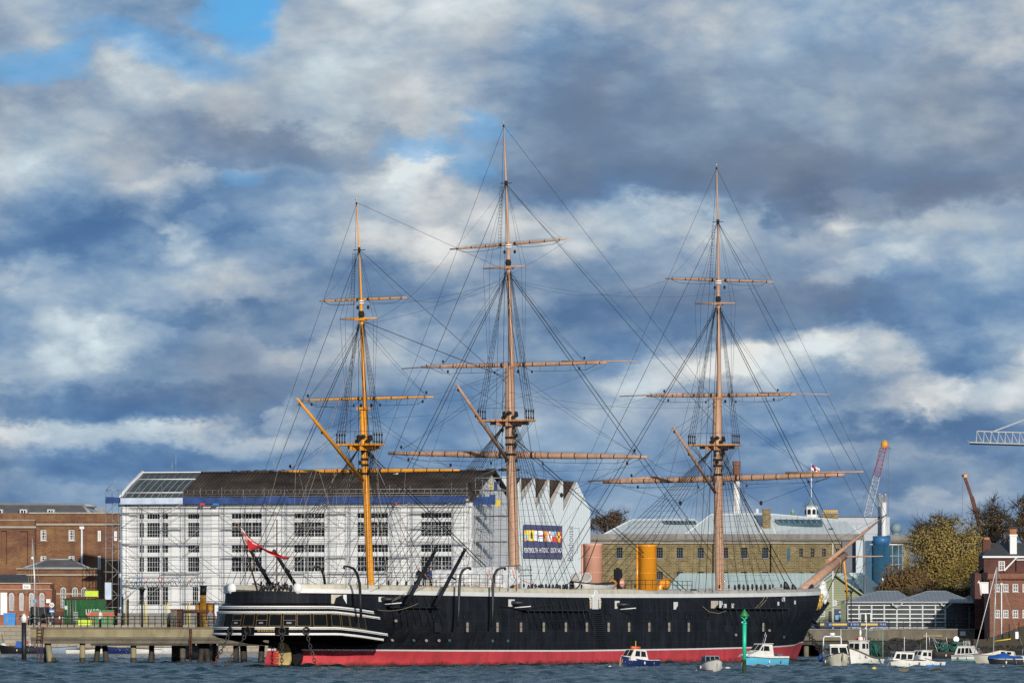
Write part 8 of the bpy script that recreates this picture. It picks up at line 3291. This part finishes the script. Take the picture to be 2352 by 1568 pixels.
MB().box((-1.9, -.6, .92), (-1.3, .6, 1.12), 'ink_slate').box((-2.95, -.2, .1), (-2.6, .2, .75), 'boat_dark').build('outboard', b)
# 4 white cruiser bow on with radar arch
b, tp = boat('wheelhouse_cruiser', 'white cruiser with radar arch seen bow on, right of the ship bow', 1921.5, 1531, 4.2, 1.95, .85, .45, 282, 'boat_cream', 'boat_white', rub='boat_dark', tr=.9)
c = cabin(b, [(-1.6, .7), (-1.6, 1.85), (.6, 1.9), (1.05, 1.12), (1.25, .95)], .88, 'boat_white', wins=[[(-1.2, 1.2), (-1.2, 1.68), (.35, 1.72), (.6, 1.22)]], front=((1.0, 1.18), (.68, 1.76), 2), roof=(-1.7, .7), zroof=.16)
rod(b, 'radar_arch', [(-1.5, -.85, .9), (-1.5, -.82, 2.6), (-1.5, -.7, 2.75), (-1.5, .7, 2.75), (-1.5, .82, 2.6), (-1.5, .85, .9)], .055, 'white_paint', 6)
MB().tube([(-1.5, 0, 2.8), (-1.5, 0, 3.08)], .25, 'white_paint', 10).build('radar', b)
rod(b, 'aerial', [(-1.5, .8, 1.8), (-1.5, .8, 3.4)], .03, 'white_paint')
MB().ball((-2.2, -.9, .8), .4, 'tarp_blue', 8, (1, .6, 1)).build('cover', b)
rod(b, 'bow_rope', [(2.5, 0, 1.3), (2.4, -.05, .8), (2.7, .2, .1)], .05, 'rope_tan')
# 5 fishing boat
b, tp = boat('fishing_boat', 'white fishing boat with wheelhouse, dark bulwark and net gantry right of the ship bow', 1983, 1524.5, 4.8, 1.9, .62, 1.0, 232, 'boat_white', 'stone_grey', rub='boat_teak', tr=.85)
rm = MB()
for s in (-1, 1):
    rm.tube([(x, s * w * 1.0, z - .02) for x, w, z in tp], .085, 'boat_teak', 5)
rm.build('bulwark_cap', b)
c = cabin(b, [(.0, .5), (.0, 2.15), (1.45, 2.2), (1.6, 1.25), (1.6, .6)], .72, 'boat_white', wins=[[(.12, 1.5), (.12, 1.98), (.42, 1.99), (.44, 1.5)], [(.62, 1.5), (.6, 1.99), (1.1, 2.0), (1.15, 1.5)]], front=((1.57, 1.42), (1.49, 2.0), 2), roof=(-.1, 1.55), zroof=.08, name='wheelhouse')
MB().lathe([(.22, 2.3), (.26, 2.42), (.22, 2.6), (.05, 2.66)], 'white_paint', (.9, .3, 0), 10).build('radar', b)
MB().box((.1, -.5, 2.3), (.7, .2, 2.5), 'paint_red').ball((.4, -.15, 2.55), .2, 'orange_buoy', 8).build('life_raft', b)
rod(b, 'gantry', [(-1.9, -.95, .6), (-1.9, -.95, 3.2), (-1.9, .95, 3.2), (-1.9, .95, .6)], .05, 'copper_green', 6)
rod(b, 'gantry', [(-.1, 0, 2.2), (-1.0, -.3, 3.25), (-1.9, -.95, 3.2)], .045, 'alu', 5)
rod(b, 'gantry', [(-1.0, 0, 3.3), (-1.9, .0, 3.2)], .045, 'alu', 5)
rod(b, 'aerial', [(-.1, .3, 2.2), (-.1, .3, 4.7)], .03, 'white_paint')
mb = MB()
rq = random.Random(5)
for kq in range(46):
    p = Vector((-1.5 + rq.uniform(-.35, .9), rq.uniform(-.8, .8), rq.uniform(.7, 2.6)))
    mb.tube([p, p + Vector((rq.uniform(-.3, .3), rq.uniform(-.3, .3), rq.uniform(-.9, -.3)))], .05, 'net_green', 4)
mb.ball((-1.2, .3, 1.3), .62, 'net_green', 8, (.8, .9, 1.3))
mb.build('trawl_net', b)
MB().ball((-1.3, -1.0, 1.05), .26, 'orange_buoy', 10).build('orange_float', b)
for xx in (-1.2, -2.1):
    MB().ball((xx, -1.12, .42), .17, 'pot_buff', 8, (1, .8, 1.2)).build('side_fender', b)
for xx in (.35,):
    pass
MB().ball((.5, 0, 3.0), .16, 'white_paint', 8, (.8, .8, 2.2)).build('mast_fender', b)
s_ = 1 if math.cos(R(228)) < 0 else -1
# registration on the side that faces the viewer
i0, i1 = 8, 10
side = 1
pa = Vector((tp[7][0], side * (tp[7][1] * .985 + .03), tp[7][2] * .72))
pb = Vector((tp[11][0], side * (tp[11][1] * .985 + .03), tp[11][2] * .72))
mid_ = pa.lerp(pb, .45)
run = (pa - pb)
letters('R672', .38, 'ink_black', b, facing(mid_, run), 'registration', .015)
# 6 white open cabin launch
b, tp = boat('cabin_launch', 'white launch with three dark side windows, left of a pair at the brown float', 2082, 1531.5, 3.3, 1.45, .62, .22, 200, 'boat_white', 'boat_white', rub='boat_dark', tr=.85)
c = cabin(b, [(-.35, .55), (-.55, 1.30), (1.25, 1.36), (1.5, .85), (1.62, .65)], .66, 'boat_white', wins=[[(-.28, .72), (-.38, 1.16), (.12, 1.18), (.18, .74)], [(.28, .74), (.24, 1.19), (.75, 1.21), (.82, .76)], [(.9, .76), (.86, 1.21), (1.18, 1.22), (1.36, .8)]], front=((1.46, .9), (1.3, 1.28), 2), roof=(-.6, 1.3), zroof=.05)
rod(b, 'aerial', [(.2, 0, 1.4), (.2, 0, 2.75)], .03, 'white_paint')
rod(b, 'light_mast', [(.4, .1, 1.4), (.4, .1, 1.75)], .04, 'ink_slate')
MB().box((-1.0, -.5, .5), (-.55, .4, 1.05), 'ink_slate').build('engine_cover', b)
# 7 white fishing launch
b, tp = boat('fishing_launch', 'white launch with upswept bow and blue waterline, right of a pair at the brown float', 2132, 1530.5, 3.1, 1.4, .5, .55, 216, 'boat_white', 'boat_white', rub='boat_dark', tr=.85)
c = cabin(b, [(.1, .5), (.0, 1.42), (1.1, 1.48), (1.35, 1.0), (1.45, .7)], .6, 'boat_white', wins=[[(.12, .95), (.10, 1.3), (.42, 1.32), (.46, .97)], [(.62, .98), (.6, 1.32), (1.0, 1.34), (1.12, 1.0)]], front=((1.3, 1.06), (1.14, 1.4), 2), roof=(-.05, 1.15), zroof=.05)
rod(b, 'aerial', [(.2, 0, 1.5), (.2, 0, 3.1)], .03, 'white_paint')
rod(b, 'light_mast', [(.9, 0, 1.5), (.9, 0, 2.1)], .03, 'ink_slate')
rm = MB()
for s in (-1, 1):
    rm.loft([[(x, s * w * .88, .2), (x, s * w * .84, .02)] for x, w, z in tp[:-2]], 'paint_blue')
rm.build('waterline_band', b)
# 8 white cruiser with four windows
b, tp = boat('sports_cruiser', 'white cruiser with four upright side windows near the green net barge', 2229, 1519.5, 3.7, 1.5, .72, .2, 334, 'boat_white', 'boat_white', rub='boat_dark', tr=.8, stripe='boat_grey_blue')
c = cabin(b, [(-1.5, .7), (-1.2, 1.55), (.2, 1.6), (.6, .9), (1.2, .8)], .66, 'boat_white', wins=[[(-1.2, .86), (-1.08, 1.4), (-.82, 1.41), (-.84, .86)], [(-.74, .86), (-.72, 1.42), (-.42, 1.43), (-.42, .87)], [(-.32, .87), (-.3, 1.43), (.02, 1.44), (.06, .88)], [(.14, .88), (.1, 1.42), (.24, 1.42), (.48, .92)]], roof=(-1.25, .25), zroof=.05)
rod(b, 'rail', [(-1.2, -.6, 1.6), (-1.1, -.6, 1.95), (.1, -.6, 1.95), (.15, -.6, 1.6)], .03, 'alu')
for kq in range(5):
    rod(b, 'rod_holder', [(-.6 + kq * .16, -.3, 1.6), (-.62 + kq * .17, -.3, 2.15)], .03, 'white_paint', 4)
rod(b, 'canopy_frame', [(.5, .6, .95), (1.0, .5, 1.1), (1.3, 0, .9)], .05, 'paint_red')
rm = MB()
for s in (-1, 1):
    rm.loft([[(x, s * w * .9, .3), (x, s * w * .84, .02)] for x, w, z in tp[:-2]], 'copper_green')
rm.build('waterline_band', b)
# 9 yacht
b, tp = boat('sloop', 'cream sailing sloop with bare mast and yellow boom at the right edge', 2296, 1524, 5.2, 1.9, .8, .15, 168, 'boat_cream', 'boat_white', rub='boat_grey_blue', tr=.7, full=.5)
c = cabin(b, [(-1.5, .75), (-1.4, 1.2), (-.1, 1.32), (1.2, 1.0), (1.5, .85)], .6, 'boat_cream', wins=[[(-1.2, .92), (-1.2, 1.14), (-.8, 1.17), (-.8, .94)], [(-.6, .95), (-.6, 1.18), (-.2, 1.2), (-.2, .96)]], name='coachroof')
mt = CH + (HZ - 1303) / F * 644
m_ = rod(b, 'mast', [(.6, 0, 1.1), (.5, 0, mt * .5), (.28, 0, mt)], .065, 'alu', 7)
rod(b, 'forestay', [(.28, 0, mt), (2.45, 0, 1.0)], .045, 'sheet_white', 4)
rod(b, 'backstay', [(.28, 0, mt), (-2.5, 0, .9)], .016, 'rope_tan', 4)
for s in (-1, 1):
    rod(b, 'shroud', [(.35, 0, mt * .9), (.5, s * .9, .95)], .014, 'rope_tan', 4)
rod(b, 'boom', [(.5, .05, 2.2), (-1.1, .1, 2.42)], .06, 'paint_yellow', 6)
rod(b, 'pulpit', [(1.9, -.5, .9), (2.0, -.4, 1.5), (2.6, 0, 1.55), (2.0, .4, 1.5), (1.9, .5, .9)], .02, 'alu', 4)
rod(b, 'pushpit', [(-2.3, -.7, .8), (-2.3, -.7, 1.4), (-2.5, 0, 1.4), (-2.3, .7, 1.4), (-2.3, .7, .8)], .02, 'alu', 4)
# 10 covered launch
b, tp = boat('covered_boat', 'dark open boat under a bright blue cover at the right edge', 2309, 1527, 3.3, 1.5, .5, .12, 182, 'boat_dark', 'boat_teak', rub='boat_dark', tr=.8)
rows = []
for i in range(15):
    x = -1.6 + 3.2 * i / 14
    h = .80 + .34 * math.exp(-((x - .3) / .9) ** 2) + .05 * math.sin(i * 1.1)
    w = .78 * (1 - .35 * max(0, (x - .6))) * (1 - .15 * max(0, -x - 1.0))
    rows.append([(x, -w * 1.08, .62), (x, -w * .8, h * .86), (x, -w * .3, h + .03 * math.sin(i * 2)), (x, w * .3, h), (x, w * .8, h * .86), (x, w * 1.08, .62)])
MB().loft(rows, 'tarp_blue').build('cover', b)
for xx in (-1.0, -.1):
    rod(b, 'cover_strap', [(xx, -.86, .66), (xx, -.8, .1)], .05, 'paint_blue', 4)
# 11 barge with nets
b, tp = boat('net_barge', 'dark barge heaped with green nets and a blue crate below the river wall', 2171, 1513.5, 4.0, 2.0, .8, .05, 181, 'boat_dark', 'boat_dark', rub='rust_brown', tr=.95, full=.85)
mb = MB()
rq = random.Random(9)
for kq in range(40):
    mb.ball((rq.uniform(-1.6, 1.2), rq.uniform(-.5, .5), .9 + rq.uniform(0, .9)), rq.uniform(.15, .35), 'net_green', 6, (1.3, 1, .8))
mb.build('net_heap', b)
MB().box((-.2, -1.02, .5), (.7, -.6, 1.35), 'paint_blue').box((-.24, -1.05, 1.3), (.74, -.57, 1.36), 'paint_blue').build('blue_crate', b)
for kq in range(8):
    rod(b, 'net_pole', [(rq.uniform(-1.8, 1.8), rq.uniform(-.6, .6), .8), (rq.uniform(-1.8, 1.8), rq.uniform(-.6, .6), rq.uniform(1.8, 2.9))], .035, 'alu', 4)
MB().tube([(-1.25, -.6, 2.2), (-1.25, -.5, 2.2)], .3, 'alu', 12).tube([(-1.25, -.62, 2.2), (-1.25, -.6, 2.2)], .15, 'white_paint', 10).build('net_hauler', b)
# floats
t = thing('mooring_float', 'square brown weathered float in front of the left white launch', 'float', tuple(wl(2074, 1542)))
MB().box((-.4, -.4, -.2), (.4, .4, .26), 'boat_teak').box((-.43, -.43, .2), (.43, .43, .28), 'boat_teak').build('timber_block', t)
t = thing('weedy_mound', 'domed brown weedy mooring block at the end of the floating log', 'float', tuple(wl(2152, 1543.5)))
MB().ball((0, 0, -.02), .36, 'rock_dark', 14, (1.5, .9, 1.0)).build('mound', t)
t = thing('floating_log', 'long dark floating log boom running off the right edge of the water', 'log', tuple(wl(2168, 1540)))
p1_ = wl(2420, 1531.5) - wl(2168, 1540)
MB().tube([(0, 0, .02), Vector((p1_.x * .5, p1_.y * .5, .05)), Vector((p1_.x, p1_.y, .12))], [.05, .12, .22], 'rock_dark', 8).build('log', t)
t = thing('seaweed_clump', 'small dark seaweed clump floating in front of the white fishing boat', 'seaweed', tuple(wl(1961, 1543.5)))
mb = MB()
for kq in range(7):
    mb.ball((-.3 + kq * .1, rq.uniform(-.1, .1), .03), rq.uniform(.07, .12), 'rock_dark', 6, (1.4, 1, .7))
mb.build('weed', t)
t = thing('channel_marker', 'tall green channel marker pole with cone topmark in front of the ship', 'marker', tuple(wl(1709.5, 1550)))
k = wl(1709.5, 1550).y / F
zk = lambda y: CH + (HZ - y) * k
MB().tube([(0, 0, zk(1514)), (.02, 0, zk(1432))], .145, 'beacon_green', 16).tube([(.02, 0, zk(1432)), (.02, 0, zk(1429.5))], .19, 'beacon_green', 14).build('pole', t)
MB().tube([(0, 0, -1.2), (0, 0, zk(1514))], .15, 'beacon_weed', 14).build('weedy_base', t)
mb = MB()
mb.lathe([(.34, zk(1415)), (.36, zk(1413)), (.05, zk(1399)), (.03, zk(1397.5))], 'paint_green', (.02, 0, 0), 16)
mb.build('cone', t)
mb = MB()
for a in range(4):
    an = a * math.pi / 2 + .4
    mb.tube([(.02 + .32 * math.cos(an), .32 * math.sin(an), zk(1415)), (.02, 0, zk(1422)), (.02 - .16 * math.cos(an), -.16 * math.sin(an), zk(1430))], .035, 'beacon_green', 5)
mb.build('cone_stand', t)
MB().ball((-.16, 0, zk(1428.5)), .07, 'white_paint', 8).build('lamp', t)
buoy('white ball buoy left of the navy cruiser, beside a tiny pink float', 1401, 1532.5, .17, 'buoy_white')
buoy('tiny pinkish float right beside the leftmost white ball buoy', 1407, 1533, .07, 'pot_buff')
buoy('oval pinkish white buoy under the navy cruiser', 1480, 1530, .15, 'buoy_white', (1.7, 1, .8))
buoy('small white buoy at the far left of the bow on boat', 1599.5, 1542.5, .13, 'buoy_white', (1.5, 1, .9))
buoy('large grey buoy touching the bow on boat', 1607.5, 1541, .2, 'stone_grey', (1, 1, .95), tall=.5)
buoy('round white buoy just right of the bow on boat', 1659, 1536.5, .13, 'buoy_white')
buoy('oval white buoy second to the right of the bow on boat', 1671, 1536.5, .17, 'buoy_white', (1.7, 1, .95))
buoy('white ball buoy in front of the bright blue cruiser', 1763.5, 1533, .18, 'buoy_white', tall=.5)
buoy('yellow ball buoy in front of the fishing boat', 2007.5, 1537, .21, 'buoy_yellow', tall=.4)
buoy('small yellow buoy beside the cruiser with four windows', 2232, 1521.5, .15, 'buoy_yellow')
buoy('small white buoy above the floating log', 2304, 1532.5, .13, 'buoy_white', tall=.5)
# gull over the mizzen yard
g = thing('gull', 'white gull gliding between the orange and pink lower yards', 'gull', tuple(at(909, 1088, 610)))
mb = MB()
mb.tube([(-.22, 0, 0), (0, 0, .02), (.25, 0, .03)], [.02, .07, .03], 'bird_white', 7)
mb.build('body', g)
for s in (-1, 1):
    MB().add([(.08, 0, .04), (-.08, 0, .04), (-.05, s * .35, .16), (.02, s * .65, .1)], [(0, 1, 2, 3)], 'bird_white').build('wing', g)
